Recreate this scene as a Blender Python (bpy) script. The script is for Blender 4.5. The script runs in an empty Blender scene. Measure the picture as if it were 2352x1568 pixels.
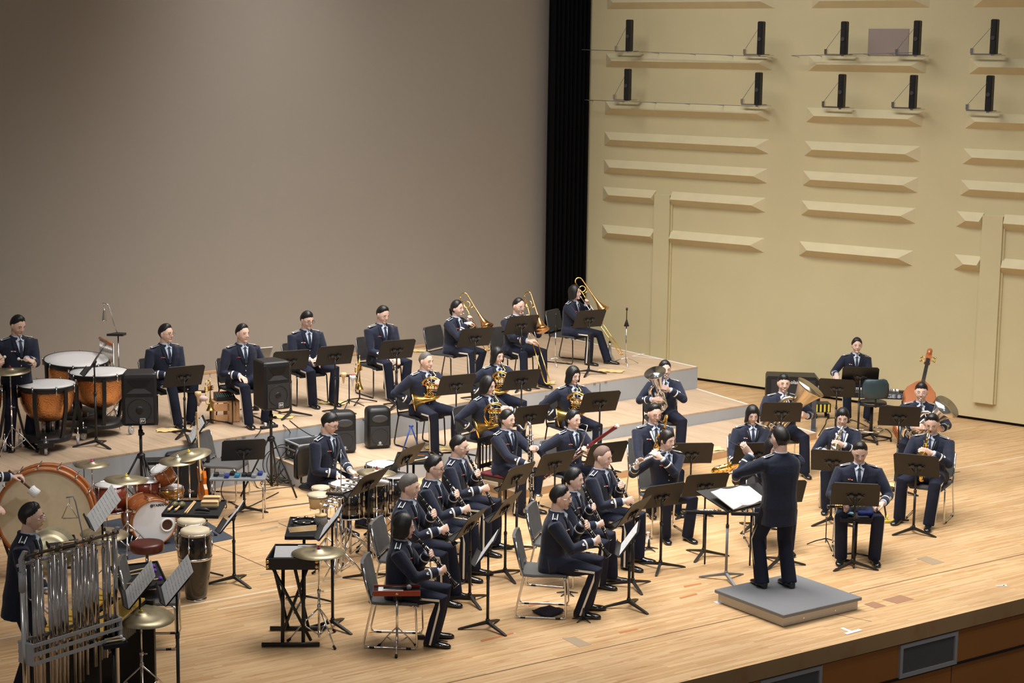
import bpy, math, random
import numpy as np
from mathutils import Vector as V, Matrix, Euler, noise
PI = math.pi
rad = math.radians
S = bpy.context.scene
COL = S.collection
random.seed(7)
EXPO, WORLD = 0.10, 0.12

# ------------------------------------------------------------ camera
FPX, HOR, ROLL, CH = 4150.0, 672.0, 0.012, 5.75
_p = math.atan(HOR / FPX)
cF = V((0, math.cos(_p), -math.sin(_p))); _R = V((1, 0, 0)); _U = _R.cross(cF)
cR = _R * math.cos(ROLL) + _U * math.sin(ROLL)
cU = _U * math.cos(ROLL) - _R * math.sin(ROLL)
cC = V((0, 0, CH))
cam = bpy.data.cameras.new('camera'); camo = bpy.data.objects.new('camera', cam); COL.objects.link(camo)
cam.sensor_width = 36; cam.lens = FPX * 36 / 2352; cam.clip_end = 200
camo.matrix_world = Matrix.Translation(cC) @ Matrix((cR, cU, -cF)).transposed().to_4x4()
S.camera = camo
S.view_settings.view_transform = 'Standard'; S.view_settings.look = 'None'
S.view_settings.gamma = 1; S.view_settings.exposure = EXPO; S.view_settings.use_curve_mapping = False

# ------------------------------------------------------------ world and lights
w = bpy.data.worlds.new('hall'); S.world = w; w.use_nodes = True
w.node_tree.nodes['Background'].inputs[0].default_value = (1.0, 0.96, 0.93, 1)
w.node_tree.nodes['Background'].inputs[1].default_value = WORLD

def area(loc, target, sx, sy, power, col=(1, .96, .92), spread=180):
    l = bpy.data.lights.new('stage_light', 'AREA'); l.shape = 'RECTANGLE'; l.size = sx; l.size_y = sy
    l.energy = power; l.color = col; l.spread = rad(spread)
    o = bpy.data.objects.new('stage_light', l); COL.objects.link(o); o.location = loc
    o.rotation_euler = (V(target) - V(loc)).to_track_quat('-Z', 'Y').to_euler()
    return o
def spot(loc, target, power, size=60, r=.15, blend=.5, col=(1, .97, .93)):
    l = bpy.data.lights.new('spot_light', 'SPOT'); l.energy = power; l.spot_size = rad(size); l.spot_blend = blend
    l.shadow_soft_size = r; l.color = col
    o = bpy.data.objects.new('spot_light', l); COL.objects.link(o); o.location = loc
    o.rotation_euler = (V(target) - V(loc)).to_track_quat('-Z', 'Y').to_euler()
    return o
# rows of stage lights hung over the stage, front-of-house spots above the audience, plus added wall and fill lights
area((1.5, 18.5, 9.2), (1.5, 19.5, 0), 9, 3, 330, spread=130)
area((-1.0, 23.5, 9.6), (0.0, 24.0, 0), 10, 3, 560, spread=96)
area((5.0, 22.0, 9.4), (5.0, 22.5, 0), 4, 3, 190, spread=115)
area((1.6, 26.4, 9.5), (5.3, 30.4, 1.0), 8, 1.5, 115, spread=100)  # soft wall light, added so the slat undersides read darker
spot((-6.5, 3.0, 8.2), (-1.5, 20.5, 0.5), 700, 31, .25, .9)  # low front fill, added as a pair to brighten the faces
spot((6.0, 3.0, 8.2), (2.5, 20.5, 0.5), 700, 31, .25, .9)  # second light of the added fill pair
for x_, tx in ((-5.0, -4.5), (-2.0, -1.0), (3.0, 2.5), (7.5, 5.5)):
    spot((x_, 10.5, 14.0), (tx, 22.5, 0.6), 1250, 42, .25, .9)

# ------------------------------------------------------------ pixel helpers (a pixel of the 2352x1568 frame -> a point at height z)
def ray(x, y):
    return cF * FPX + cR * (x - 1176) - cU * (y - 784)
def at(x, y, z=0.0):
    d = ray(x, y); return cC + d * ((z - CH) / d.z)
def atd(x, y, P):
    """point on the ray of pixel x,y at the depth of point P (a vertical plane facing the camera)"""
    d = ray(x, y); return cC + d * (P[1] / d.y)

# ------------------------------------------------------------ materials
MATS = {}
def mat(name, col, rough=.5, metal=0., bump=0., bscale=60., coat=0., var=0., vscale=8., spec=.5, sheen=0.):
    if name in MATS: return MATS[name]
    m = bpy.data.materials.new(name); m.use_nodes = True; nt = m.node_tree; b = nt.nodes['Principled BSDF']
    b.inputs['Base Color'].default_value = (*col, 1); b.inputs['Roughness'].default_value = rough
    b.inputs['Metallic'].default_value = metal; b.inputs['Coat Weight'].default_value = coat
    b.inputs['Specular IOR Level'].default_value = spec
    if sheen: b.inputs['Sheen Weight'].default_value = sheen
    if bump or var:
        tc = nt.nodes.new('ShaderNodeTexCoord'); n = nt.nodes.new('ShaderNodeTexNoise')
        n.inputs['Scale'].default_value = bscale if bump else vscale; n.inputs['Detail'].default_value = 4
        nt.links.new(tc.outputs['Object'], n.inputs['Vector'])
        if bump:
            bp = nt.nodes.new('ShaderNodeBump'); bp.inputs['Strength'].default_value = bump; bp.inputs['Distance'].default_value = .02
            nt.links.new(n.outputs['Fac'], bp.inputs['Height']); nt.links.new(bp.outputs['Normal'], b.inputs['Normal'])
        if var:
            n2 = nt.nodes.new('ShaderNodeTexNoise'); n2.inputs['Scale'].default_value = vscale
            nt.links.new(tc.outputs['Object'], n2.inputs['Vector'])
            mx = nt.nodes.new('ShaderNodeMix'); mx.data_type = 'RGBA'
            mx.inputs[6].default_value = (*[c * (1 - var) for c in col], 1); mx.inputs[7].default_value = (*[min(1, c * (1 + var)) for c in col], 1)
            nt.links.new(n2.outputs['Fac'], mx.inputs[0]); nt.links.new(mx.outputs[2], b.inputs['Base Color'])
    MATS[name] = m
    return m
navy = mat('navy_uniform_cloth', (.0135, .0175, .036), .8, bump=.35, bscale=14, sheen=.15, spec=.25)
navy2 = mat('navy_lapel_cloth', (.011, .014, .029), .75, spec=.25)
trous = mat('navy_trouser_cloth', (.0115, .0145, .030), .8, bump=.35, bscale=12, spec=.25)
shirtm = mat('pale_blue_shirt', (.55, .62, .74), .8)
tiem = mat('dark_navy_tie', (.02, .03, .06), .55)
white = mat('white_braid', (.82, .82, .80), .6)
cream = mat('cream_trouser_stripe', (.75, .72, .62), .6)
skinA = mat('skin', (.78, .52, .41), .55, var=.10, vscale=25)
skinB = mat('skin_fair', (.78, .54, .44), .55, var=.08, vscale=25)
lipm = mat('lips', (.50, .20, .17), .5)
eyem = mat('eye_dark', (.02, .014, .012), .3)
browm = mat('eyebrow', (.03, .024, .02), .8)
hairB = mat('black_hair', (.010, .009, .009), .42, bump=.12, bscale=160)
hairG = mat('grey_hair', (.13, .118, .108), .6, bump=.15, bscale=160, var=.35, vscale=60)
hairD = mat('brown_black_hair', (.018, .013, .011), .36, bump=.12, bscale=160)
stubble = mat('shaven_hair', (.20, .13, .10), .7)
shoem = mat('black_patent_leather', (.008, .008, .009), .12, coat=.5)
sock = mat('black_sock', (.01, .01, .012), .9)
silver = mat('silver_metal', (.80, .78, .75), .2, 1.)
chrome = mat('chrome', (.75, .75, .76), .14, 1.)
brass = mat('gold_lacquered_brass', (.90, .60, .18), .2, 1.)
brassD = mat('rose_brass', (.80, .42, .16), .22, 1.)
copper = mat('hammered_copper', (.90, .42, .17), .2, 1., bump=.5, bscale=55)
tubam = mat('aged_silver_brass', (.62, .52, .38), .28, 1.)
blackp = mat('black_plastic', (.012, .012, .013), .45)
blackm = mat('black_metal', (.012, .012, .013), .4, spec=.5)
deskm = mat('black_music_desk', (.010, .0088, .0082), .5)
ebony = mat('ebony_wood', (.012, .010, .010), .25)
bassoonm = mat('dark_red_bassoon_wood', (.10, .008, .010), .18, coat=.4)
paper = mat('sheet_paper', (.80, .80, .80), .8)
ink = mat('ink', (.42, .42, .45), .8)
greyup = mat('grey_upholstery', (.10, .098, .095), .75, bump=.2, bscale=120)
darkup = mat('charcoal_upholstery', (.035, .033, .033), .7, bump=.2, bscale=120)
drumhead = mat('drum_head', (.72, .70, .69), .5)
calf = mat('calfskin_head', (.70, .60, .42), .5, var=.12, vscale=9)
goldhead = mat('bronze_cymbal', (.50, .43, .28), .42, .85, var=.25, vscale=12)
drumwood = mat('orange_drum_shell', (.42, .13, .035), .22, coat=.5, var=.15, vscale=6)
drumred = mat('red_brown_shell', (.20, .035, .018), .22, coat=.5)
blackshell = mat('black_gloss_shell', (.01, .009, .009), .15, coat=.6)
pinewood = mat('pine_wood', (.62, .34, .16), .6, var=.2, vscale=10)
birch = mat('pale_wood', (.75, .52, .26), .55, var=.12, vscale=12)
tanwood = mat('tan_riser_wood', (.60, .38, .20), .6, var=.12, vscale=5)
greymetal = mat('grey_painted_metal', (.22, .23, .245), .45)
alu = mat('grey_paint_riser', (.42, .455, .49), .55, var=.06, vscale=3)
rubber = mat('black_rubber', (.01, .01, .01), .8)
yellow = mat('yellow_felt', (.80, .65, .05), .7)
pink = mat('magenta_felt', (.70, .08, .25), .7)
redm = mat('red_plastic', (.65, .04, .03), .5)
bluem = mat('blue_cloth', (.02, .04, .22), .7)
cardm = mat('yellow_dust_cloth', (.82, .62, .28), .9)

# ------------------------------------------------------------ mesh builder
def frame_from(d, up=V((0, 0, 1))):
    d = d.normalized()
    if abs(d.dot(up)) > .98: up = V((0, 1, 0)) if abs(d.y) < .9 else V((1, 0, 0))
    x = up.cross(d).normalized(); y = d.cross(x)
    return x, y, d
class MB:
    def __init__(s): s.v = []; s.f = []; s.m = []; s.sm = []; s.mats = []; s.cur = 0; s.smooth = True
    def mat(s, m):
        if m not in s.mats: s.mats.append(m)
        s.cur = s.mats.index(m); return s
    def add(s, vs, fs, M=None, smooth=None):
        n = len(s.v)
        s.v += [tuple(M @ V(p)) for p in vs] if M is not None else [tuple(p) for p in vs]
        s.f += [tuple(i + n for i in f) for f in fs]; s.m += [s.cur] * len(fs)
        s.sm += [s.smooth if smooth is None else smooth] * len(fs); return s
    def box(s, c, d, M=None, bev=0.):
        x, y, z = d[0] / 2, d[1] / 2, d[2] / 2; c = V(c)
        if bev:
            b = min(bev, x * .9, y * .9, z * .9)
            ring = [(-x + b, -y), (x - b, -y), (x, -y + b), (x, y - b), (x - b, y), (-x + b, y), (-x, y - b), (-x, -y + b)]
            rs = []
            for zz, q in ((-z, b), (-z + b, 0), (z - b, 0), (z, b)):
                rs.append([c + V((px * (1 - q / x), py * (1 - q / y), zz)) for px, py in ring])
            return s.loft(rs, M=M, smooth=False)
        vs = [c + V((a * x, b2 * y, e * z)) for a in (-1, 1) for b2 in (-1, 1) for e in (-1, 1)]
        return s.add(vs, [(0, 1, 3, 2), (4, 6, 7, 5), (0, 4, 5, 1), (2, 3, 7, 6), (0, 2, 6, 4), (1, 5, 7, 3)], M, False)
    def loft(s, rings, closed=True, caps=True, M=None, smooth=None):
        n = len(rings[0]); vs = [p for r in rings for p in r]; fs = []
        for i in range(len(rings) - 1):
            for j in range(n if closed else n - 1):
                k = (j + 1) % n
                fs.append((i * n + j, i * n + k, (i + 1) * n + k, (i + 1) * n + j))
        s.add(vs, fs, M, smooth)
        if caps and closed:
            base = len(s.v) - len(vs)
            s.f += [tuple(base + j for j in reversed(range(n))), tuple(base + (len(rings) - 1) * n + j for j in range(n))]
            s.m += [s.cur] * 2; s.sm += [False] * 2
        return s
    def tube(s, path, r, n=8, M=None, caps=True, closed=False, flat=1.0, smooth=None):
        path = [V(p) for p in path]; N = len(path); rs = r if isinstance(r, (list, tuple)) else [r] * N
        rings = []; up = None
        for i, p in enumerate(path):
            if closed: d = path[(i + 1) % N] - path[i - 1]
            else: d = path[min(i + 1, N - 1)] - path[max(i - 1, 0)]
            if d.length < 1e-9: d = V((0, 0, 1))
            d.normalize()
            if up is None: x, y, _ = frame_from(d)
            else:
                x = up - d * up.dot(d)
                x = frame_from(d)[0] if x.length < 1e-5 else x.normalized()
                y = d.cross(x)
            up = x
            rings.append([p + (x * math.cos(a) + y * math.sin(a) * flat) * rs[i] for a in [2 * PI * k / n for k in range(n)]])
        if closed: rings.append(rings[0]); caps = False
        return s.loft(rings, caps=caps, M=M, smooth=smooth)
    def lathe(s, prof, n=24, M=None, caps=True, smooth=None):
        return s.loft([[V((r * math.cos(2 * PI * k / n), r * math.sin(2 * PI * k / n), z)) for k in range(n)] for r, z in prof], M=M, caps=caps, smooth=smooth)
    def ball(s, c, r, n=12, m=8, M=None):
        if not isinstance(r, (tuple, list)): r = (r, r, r)
        c = V(c); rings = []
        for i in range(1, m):
            t = PI * i / m; rings.append([c + V((r[0] * math.sin(t) * math.cos(2 * PI * k / n), r[1] * math.sin(t) * math.sin(2 * PI * k / n), -r[2] * math.cos(t))) for k in range(n)])
        base = len(s.v); s.loft(rings, caps=False, M=M)
        b, t = c + V((0, 0, -r[2])), c + V((0, 0, r[2]))
        if M is not None: b, t = M @ b, M @ t
        s.v += [tuple(b), tuple(t)]; ib = len(s.v) - 2; L = base + (m - 2) * n
        for k in range(n):
            s.f += [(ib, base + (k + 1) % n, base + k), (ib + 1, L + k, L + (k + 1) % n)]; s.m += [s.cur] * 2; s.sm += [True] * 2
        return s
    def torus(s, c, R, r, n=24, m=6, M=None, axis=(0, 0, 1), a0=0, a1=2 * PI):
        x, y, z = frame_from(V(axis)); c = V(c)
        full = abs(a1 - a0 - 2 * PI) < 1e-6
        pts = [c + (x * math.cos(a) + y * math.sin(a)) * R for a in [a0 + (a1 - a0) * k / (n if full else n - 1) for k in range(n)]]
        return s.tube(pts, r, m, M=M, closed=full)
    def data(s, name, m=None):
        me = bpy.data.meshes.new(name); me.from_pydata(s.v, [], s.f)
        ms = s.mats or [m]
        for q in ms: me.materials.append(q)
        if s.mats: me.polygons.foreach_set('material_index', s.m)
        me.polygons.foreach_set('use_smooth', s.sm); me.update(); return me
    def build(s, name, m=None, parent=None, M=None):
        o = bpy.data.objects.new(name, s.data(name, m)); COL.objects.link(o)
        if parent is not None: o.parent = parent
        if M is not None: o.matrix_local = M
        return o
    def remesh(s, name, vox, m, parent=None, smooth=4):
        me0 = s.data('tmp', m); t = bpy.data.objects.new('tmp', me0); COL.objects.link(t)
        r = t.modifiers.new('r', 'REMESH'); r.mode = 'VOXEL'; r.voxel_size = vox; r.use_smooth_shade = True
        if smooth: q = t.modifiers.new('s', 'SMOOTH'); q.factor = .5; q.iterations = smooth
        dg = bpy.context.evaluated_depsgraph_get(); dg.update()
        me = bpy.data.meshes.new_from_object(t.evaluated_get(dg)); me.name = name
        bpy.data.objects.remove(t); bpy.data.meshes.remove(me0)
        me.materials.clear(); me.materials.append(m)
        me.polygons.foreach_set('use_smooth', [True] * len(me.polygons))
        o = bpy.data.objects.new(name, me); COL.objects.link(o)
        if parent is not None: o.parent = parent
        return o
def tag(o, label=None, cat=None, group=None, kind=None):
    if label: o['label'] = label
    if cat: o['category'] = cat
    if group: o['group'] = group
    if kind: o['kind'] = kind
    return o
def thing(name, label, cat, loc=(0, 0, 0), rz=0., group=None, M=None):
    o = bpy.data.objects.new(name, None); COL.objects.link(o); o.empty_display_size = .1
    if M is not None: o.matrix_world = M
    else: o.location = loc; o.rotation_euler = (0, 0, rz)
    return tag(o, label, cat, group)
def struct(o): o['kind'] = 'structure'; return o
def kids(o): return [c for c in bpy.data.objects if c.parent == o]
KID = {}
def dup(root, loc=None, rz=0., label=None, group=None, M=None):
    def cp(o, par):
        c = o.copy(); COL.objects.link(c); c.parent = par
        if o not in KID: KID[o] = list(o.children)
        for ch in KID[o]: cp(ch, c)
        return c
    r = cp(root, None)
    if M is not None: r.matrix_world = M
    elif loc is not None: r.location = loc; r.rotation_euler = (0, 0, rz)
    if label: r['label'] = label
    if group: r['group'] = group
    return r
def arc(c, R, a0, a1, n, u, v):
    c = V(c); u = V(u); v = V(v)
    return [c + u * (R * math.cos(a0 + (a1 - a0) * k / (n - 1))) + v * (R * math.sin(a0 + (a1 - a0) * k / (n - 1))) for k in range(n)]
def orient(loc, z, y):
    """matrix whose Z axis is z and whose Y axis is close to y"""
    z = V(z).normalized(); x = V(y).cross(z).normalized(); y = z.cross(x)
    return Matrix.Translation(V(loc)) @ Matrix((x, y, z)).transposed().to_4x4()
# ============================================================ people
def Rx(a): return Matrix.Rotation(a, 4, 'X')
def Rz(a): return Matrix.Rotation(a, 4, 'Z')
SEC = [(-.20, .198, .150), (-.05, .190, .142), (.08, .174, .132), (.20, .184, .134), (.32, .208, .134), (.395, .208, .120), (.445, .186, .098), (.478, .130, .086), (.505, .074, .074)]
def sec_at(z):
    for (z0, a0, b0), (z1, a1, b1) in zip(SEC, SEC[1:]):
        if z <= z1:
            t = max(0, (z - z0) / (z1 - z0)); return a0 + (a1 - a0) * t, b0 + (b1 - b0) * t
    return SEC[-1][1:]
def front(x, z, fs=1.0):
    a, b = sec_at(z); q = min(1, abs(x / a)); return fs * b * (1 - q ** 2.5) ** (1 / 2.5)
def ik(a, b, l1, l2, hint):
    d = b - a; L = min(d.length, (l1 + l2) * .995); u = d.normalized(); b2 = a + u * L
    x = (l1 * l1 - l2 * l2 + L * L) / (2 * L); h = math.sqrt(max(0, l1 * l1 - x * x))
    p = hint - u * hint.dot(u); p = p.normalized() if p.length > 1e-4 else V((0, 0, -1))
    return a + u * x + p * h, b2
def hand_mesh(mb, W, d, n, side, curl, sc=1.0, spread=.0):
    """side=+1 when the thumb leaves towards d x n"""
    d = d.normalized(); n = (n - d * n.dot(d)).normalized(); s = d.cross(n) * side
    f = lambda a, b, c: W + (d * a + s * b + n * c) * sc
    rings = []
    for a, w2, t in ((-.02, .024, .019), (.02, .032, .017), (.055, .040, .015), (.088, .041, .013), (.096, .036, .010)):
        rings.append([f(a, math.cos(q) * w2, math.sin(q) * t) for q in [2 * PI * k / 10 for k in range(10)]])
    mb.loft(rings)
    for i, (off, L) in enumerate(((.030, .95), (.011, 1.06), (-.009, 1.0), (-.028, .78))):
        p = f(.082, off, 0); c = curl * (.55 + .06 * i); pts = [p]; ang = .15
        for seg in (.044, .028, .023):
            ang += c; p = p + (d * math.cos(ang) + n * math.sin(ang) + s * spread * (1.5 - i) * .12) * seg * L * sc; pts.append(p)
        mb.tube(pts, [.0098 * sc, .0094 * sc, .0086 * sc, .0072 * sc], 7)
    t0 = f(.012, .024, .004); t1 = f(.045, .050, .014); t2 = f(.072, .052, .024 + .01 * curl); t3 = f(.090, .044, .032 + .012 * curl)
    mb.tube([t0, t1, t2, t3], [.014 * sc, .0125 * sc, .011 * sc, .009 * sc], 7)
def head_pt(a, e, k=1.0, g=0.0):
    """surface of the head in direction azimuth a (0 = face), elevation e"""
    ce, se = math.cos(e), math.sin(e)
    x, y, z = math.sin(a) * ce, math.cos(a) * ce, se
    X, Y, Z = x * .076, y * (.096 if y > 0 else .100), z * (.118 if z > 0 else .112)
    if z < 0:
        t = -z; X *= 1 - .30 * t ** 1.5; Y = Y * (1 - .12 * t) + .016 * t + (0 if y > 0 else .030 * t)
    if y > .3: Y = Y * .965
    r = V((X, Y, Z)) * 1.05; return r * k + r.normalized() * g
def head_mesh(mb, M, fem):
    n, m = 22, 16; rings = []
    for i in range(1, m):
        e = -PI / 2 + PI * i / m; rings.append([head_pt(2 * PI * j / n, e) for j in range(n)])
    mb.loft([list(reversed(r)) for r in rings], M=M)
    k = .9 if fem else 1.
    mb.tube([(0, .088, .030), (0, .097, .008), (0, .108, -.018), (0, .098, -.028)], [.007, .009, .0125 * k, .008], 8, M=M)
    for s in (-1, 1):
        mb.ball((s * .078, -.006, -.006), (.010, .019, .031), M=M)
        mb.ball((s * .011, .099, -.022), .0085, M=M)
        mb.ball((s * .034, .062, -.028), (.026, .022, .030), M=M)
        mb.tube([(s * .012, .090, .028), (s * .045, .080, .028)], .0085, 6, M=M)
    mb.ball((0, .074, -.088), (.026, .022, .020), M=M)
    mb.ball((0, .088, -.052), (.024, .010, .013), M=M)
HAIR = {  # azimuth (deg) -> lowest elevation (deg)
    'short': [(0, 47), (35, 45), (58, 30), (74, 20), (88, 16), (104, -6), (130, -32), (180, -40)],
    'fringe': [(0, 36), (35, 34), (58, 28), (74, 16), (88, 12), (104, -8), (130, -32), (180, -42)],
    'bob': [(0, 32), (28, 30), (46, 8), (58, -40), (80, -55), (120, -58), (180, -60)],
    'bobparted': [(0, 44), (22, 38), (42, 8), (58, -36), (80, -52), (120, -55), (180, -58)],
    'tied': [(0, 46), (30, 42), (55, 24), (78, 6), (95, -12), (125, -36), (180, -48)],
    'tiedfringe': [(0, 32), (30, 30), (52, 14), (66, -14), (95, -14), (125, -36), (180, -48)],
    'buzz': [(0, 50), (35, 48), (58, 34), (74, 20), (88, 15), (104, -8), (130, -30), (180, -40)],
    'balding': [(0, 58), (30, 50), (58, 32), (74, 20), (88, 14), (104, -8), (130, -30), (180, -40)]}
def hair_mesh(style, seed):
    mb = MB(); T = HAIR[style]; rnd = random.Random(seed); thick = {'buzz': .004, 'balding': .006}.get(style, .0105)
    if 'bob' in style: thick = .013
    n, m = 56, 12; outer = []; inner = []; col = [rnd.uniform(-1, 1) for _ in range(n)]
    for j in range(n):
        a = -PI + 2 * PI * j / n; q = abs(math.degrees(a))
        lo = T[-1][1]
        for (a0, e0), (a1, e1) in zip(T, T[1:]):
            if q <= a1: lo = e0 + (e1 - e0) * (q - a0) / (a1 - a0); break
        lo += rnd.uniform(-3, 3) if 'bob' not in style else rnd.uniform(-2, 2)
        co, ci = [], []
        for i in range(m + 1):
            e = rad(lo + (90 - lo) * i / m); wv = col[j] * .0022 * (1.2 - i / m) + rnd.uniform(-.0008, .0008)
            ee = e
            if 'bob' in style and e < rad(-12):
                p = head_pt(a, rad(-12), 1, thick + wv + .004); drop = (rad(-12) - e) * .105
                po = V((p.x * (1 + .04 * drop / .06), p.y * (1 - .3 * drop), p.z - drop)); pi = V((p.x * .8, p.y * .8, p.z - drop))
            else:
                t = thick * min(1, .12 + .26 * i) * (1 + .35 * max(0, math.sin(e)) + (.30 if q < 60 and i > 3 and style in ('short', 'fringe') else 0))
                po = head_pt(a, ee, 1, t + wv * (thick / .013)); pi = head_pt(a, ee, 1, -.006)
            co.append(po); ci.append(pi)
        outer.append(co); inner.append(ci)
    R = [[outer[j][i] for j in range(n)] for i in range(m, -1, -1)] + [[inner[j][i] for j in range(n)] for i in range(0, m + 1)]
    mb.loft(R, caps=False)
    return mb
EPA = {}
def person(key, label, px, py, zp, yaw, stand=False, hy=0, hp=8, lean=4, sex='m', hair='short', hcol=None, glasses=None,
           hl=None, hr=None, dl=None, dr=None, nl=None, nr=None, el=None, er=None, curl=(.6, .6), sc=1.0, feet=None, knee=None, stripe=True,
           skin=None, hz=None, strap=None, play=None, twist=0, rank=True, grp='band members in navy uniform', legdx=.0, turn=None, board=True, pelz=None, medal=True):
    fem = sex == 'f'; sc = sc * (.99 if fem else 1.04)
    yw = rad(yaw) - PI / 2                      # local +Y faces the world angle yaw
    pz = (.90 if stand else .53) if pelz is None else pelz
    lean_r = rad(lean)
    T = Matrix.Translation((0, 0, pz)) @ Rz(rad(twist)) @ Rx(-lean_r)   # torso frame
    neck = T @ V((0, 0, .50))
    hc = neck + V((0, .022 + .10 * math.sin(lean_r) + .02 * math.sin(rad(hp)), .140)) + T.to_3x3() @ V((0, 0, .0))
    H = Matrix.Translation(hc) @ Rz(rad(hy + twist)) @ Rx(-rad(hp))
    hw = at(px, py, zp + hc.z * sc)
    L = Rz(yw) @ (hc * sc)
    loc = V((hw.x - L.x, hw.y - L.y, zp))
    root = thing('person', label, 'person', group=grp, M=Matrix.Translation(loc) @ Rz(yw) @ Matrix.Diagonal((sc, sc, sc, 1)))
    Mi = Matrix.Translation(loc) @ Rz(yw)
    if play:
        g = play(Mi, (H @ V((0, .105, -.052))) * sc)
        f = lambda k, o, q=1.0: (V(g[k]) / q if k in g else o)
        hl, hr, dl, dr, nl, nr, el, er = f('hl', hl, sc), f('hr', hr, sc), f('dl', dl), f('dr', dr), f('nl', nl), f('nr', nr), f('el', el), f('er', er)
    # --- joints
    Sh = {s: T @ V((s * (.185 if fem else .205), -.005, .405)) for s in (-1, 1)}
    hl = V(hl) if hl else V((-.13, .36, pz + .08)); hr = V(hr) if hr else V((.13, .36, pz + .08))
    eh = {-1: V(el) if el else V((-.8, -.35, -1)), 1: V(er) if er else V((.8, -.35, -1))}
    W = {-1: hl, 1: hr}; D = {-1: V(dl) if dl else None, 1: V(dr) if dr else None}; Nn = {-1: V(nl) if nl else V((0, 0, -1)), 1: V(nr) if nr else V((0, 0, -1))}
    E = {}
    for s in (-1, 1):
        E[s], W[s] = ik(Sh[s], W[s], .285, .255, eh[s])
        if D[s] is None: D[s] = (W[s] - E[s]).normalized()
    # --- body: one skin surface: head, neck, core, arms, hands
    b = MB(); head_mesh(b, H, fem)
    nb = T @ V((0, -.01, .40))
    b.tube([nb, neck + V((0, -.008, -.02)), H @ V((0, -.018, -.085)), H @ V((0, -.02, -.03))], [.075, .052 if fem else .058, .048 if fem else .056, .05], 12)
    b.tube([T @ V((0, 0, .02)), nb], [.06, .07], 10)
    for s in (-1, 1):
        b.tube([nb, Sh[s], E[s], W[s] - (W[s] - E[s]).normalized() * .0, W[s] + D[s] * .02], [.04, .04, .032, .025, .024], 8)
        hand_mesh(b, W[s] + D[s] * .01, D[s], Nn[s], s * (-1), curl[0 if s < 0 else 1], .92 if fem else 1.0)
    bo = b.remesh('body', .0048, skin or (skinB if fem else skinA), root, 2)
    # --- face details
    for s in (-1, 1):
        e = MB(); e.mat(white).ball((s * .031, .0815, .010), (.0135, .006, .0042), 10, 6); e.mat(eyem)
        e.ball((s * .031, .0855, .0095), (.0062, .0035, .0050), 8, 6); e.tube([(s * .017, .0885, .012), (s * .031, .0885, .0165), (s * .045, .082, .013)], .0022, 5)
        e.build('eye', None, bo, H)
        e = MB(); e.tube([(s * .014, .0985, .034), (s * .032, .0955, .0395), (s * .050, .080, .035)], [.0026, .0032, .0018], 5)
        e.build('eyebrow', browm if hcol is not hairG else hairG, bo, H)
    e = MB(); e.tube([(-.020, .0915, -.053), (-.008, .0985, -.0505), (0, .0985, -.0515), (.008, .0985, -.0505), (.020, .0915, -.053)], [.0015, .0038, .0040, .0038, .0015], 6)
    e.build('lips', lipm, bo, H)
    # --- hair
    hm = hair_mesh(hair, sum(map(ord, key)))
    if hair.startswith('tied'):
        hm.ball((0, -.108, -.035), (.036, .030, .040)); hm.tube([(0, -.112, -.05), (0, -.108, -.09), (0, -.09, -.12)], [.024, .020, .008], 8)
    hm.build('hair', hcol or (hairD if fem else hairB), root, H)
    if glasses:
        g = MB(); 
        for s in (-1, 1):
            g.tube([V((s * .034, .110, .008)) + V((math.cos(a) * .024, -abs(math.cos(a)) * .002, math.sin(a) * .016)) for a in [2 * PI * k / 16 for k in range(16)]], .0022 if glasses == 'dark' else .0013, 5, closed=True)
            g.tube([(s * .058, .106, .012), (s * .079, .06, .012), (s * .080, .0, .008)], .0022 if glasses == 'dark' else .0013, 5)
        g.tube([(-.010, .111, .012), (.010, .111, .012)], .0018, 5)
        g.build('glasses', blackp if glasses == 'dark' else (drumred if glasses == 'brown' else silver), root, H)
    # --- jacket
    j = MB(); ws = .95 if fem else 1.0
    def tring(z, a, bb, dy=0, nn=20):
        r = []
        for k in range(nn):
            t = 2 * PI * k / nn; c, s_ = math.cos(t), math.sin(t)
            r.append(T @ V((a * ws * math.copysign(abs(c) ** .8, c), dy + bb * math.copysign(abs(s_) ** .8, s_), z)))
        return r
    secs = [tring(z, a, bb) for z, a, bb in SEC if z > -.1]
    if stand: secs = [tring(-.235, .190, .140), tring(-.12, .184, .136)] + secs
    else: secs = [tring(-.10, .186, .135)] + secs
    j.loft(secs)
    for s in (-1, 1):
        a = (W[s] - E[s]).normalized(); cuff = W[s] - a * .022
        j.tube([Sh[s] * .65 + (T @ V((0, 0, .40))) * .35, Sh[s], Sh[s].lerp(E[s], .5), E[s], E[s].lerp(cuff, .5), cuff], [.060, .074, .068, .060, .054, .050], 12)
        j.ball(E[s], .057)
    # --- legs
    gap = .105
    if stand:
        Hp = {s: V((s * .085, 0, pz - .02)) for s in (-1, 1)}
        ft = feet or ((-.13, .0), (.13, .0)); An = {-1: V((ft[0][0], ft[0][1], .085)), 1: V((ft[1][0], ft[1][1], .085))}
    else:
        Hp = {s: V((s * .095, .02, pz - .015)) for s in (-1, 1)}
        ft = feet or ((-.16, .44), (.16, .44)); An = {-1: V((ft[0][0], ft[0][1], .09)), 1: V((ft[1][0], ft[1][1], .09))}
    Kn = {}
    for s in (-1, 1):
        hint = V((s * .25, 1, .35)) if stand else V((s * .22, .8, 1))
        kk, An[s] = ik(Hp[s], An[s], .43 if stand else .435, .41 if stand else .43, hint); Kn[s] = kk
    if not stand:
        for s in (-1, 1):
            q = Hp[s].lerp(Kn[s], .36); j.tube([Hp[s] + V((s * .02, -.06, 0)), Hp[s] + V((0, .05, .012)), q + V((0, 0, .008))], [.115, .106, .088], 12)
        j.ball((0, .06, pz + .0), (.12, .13, .085))
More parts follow.
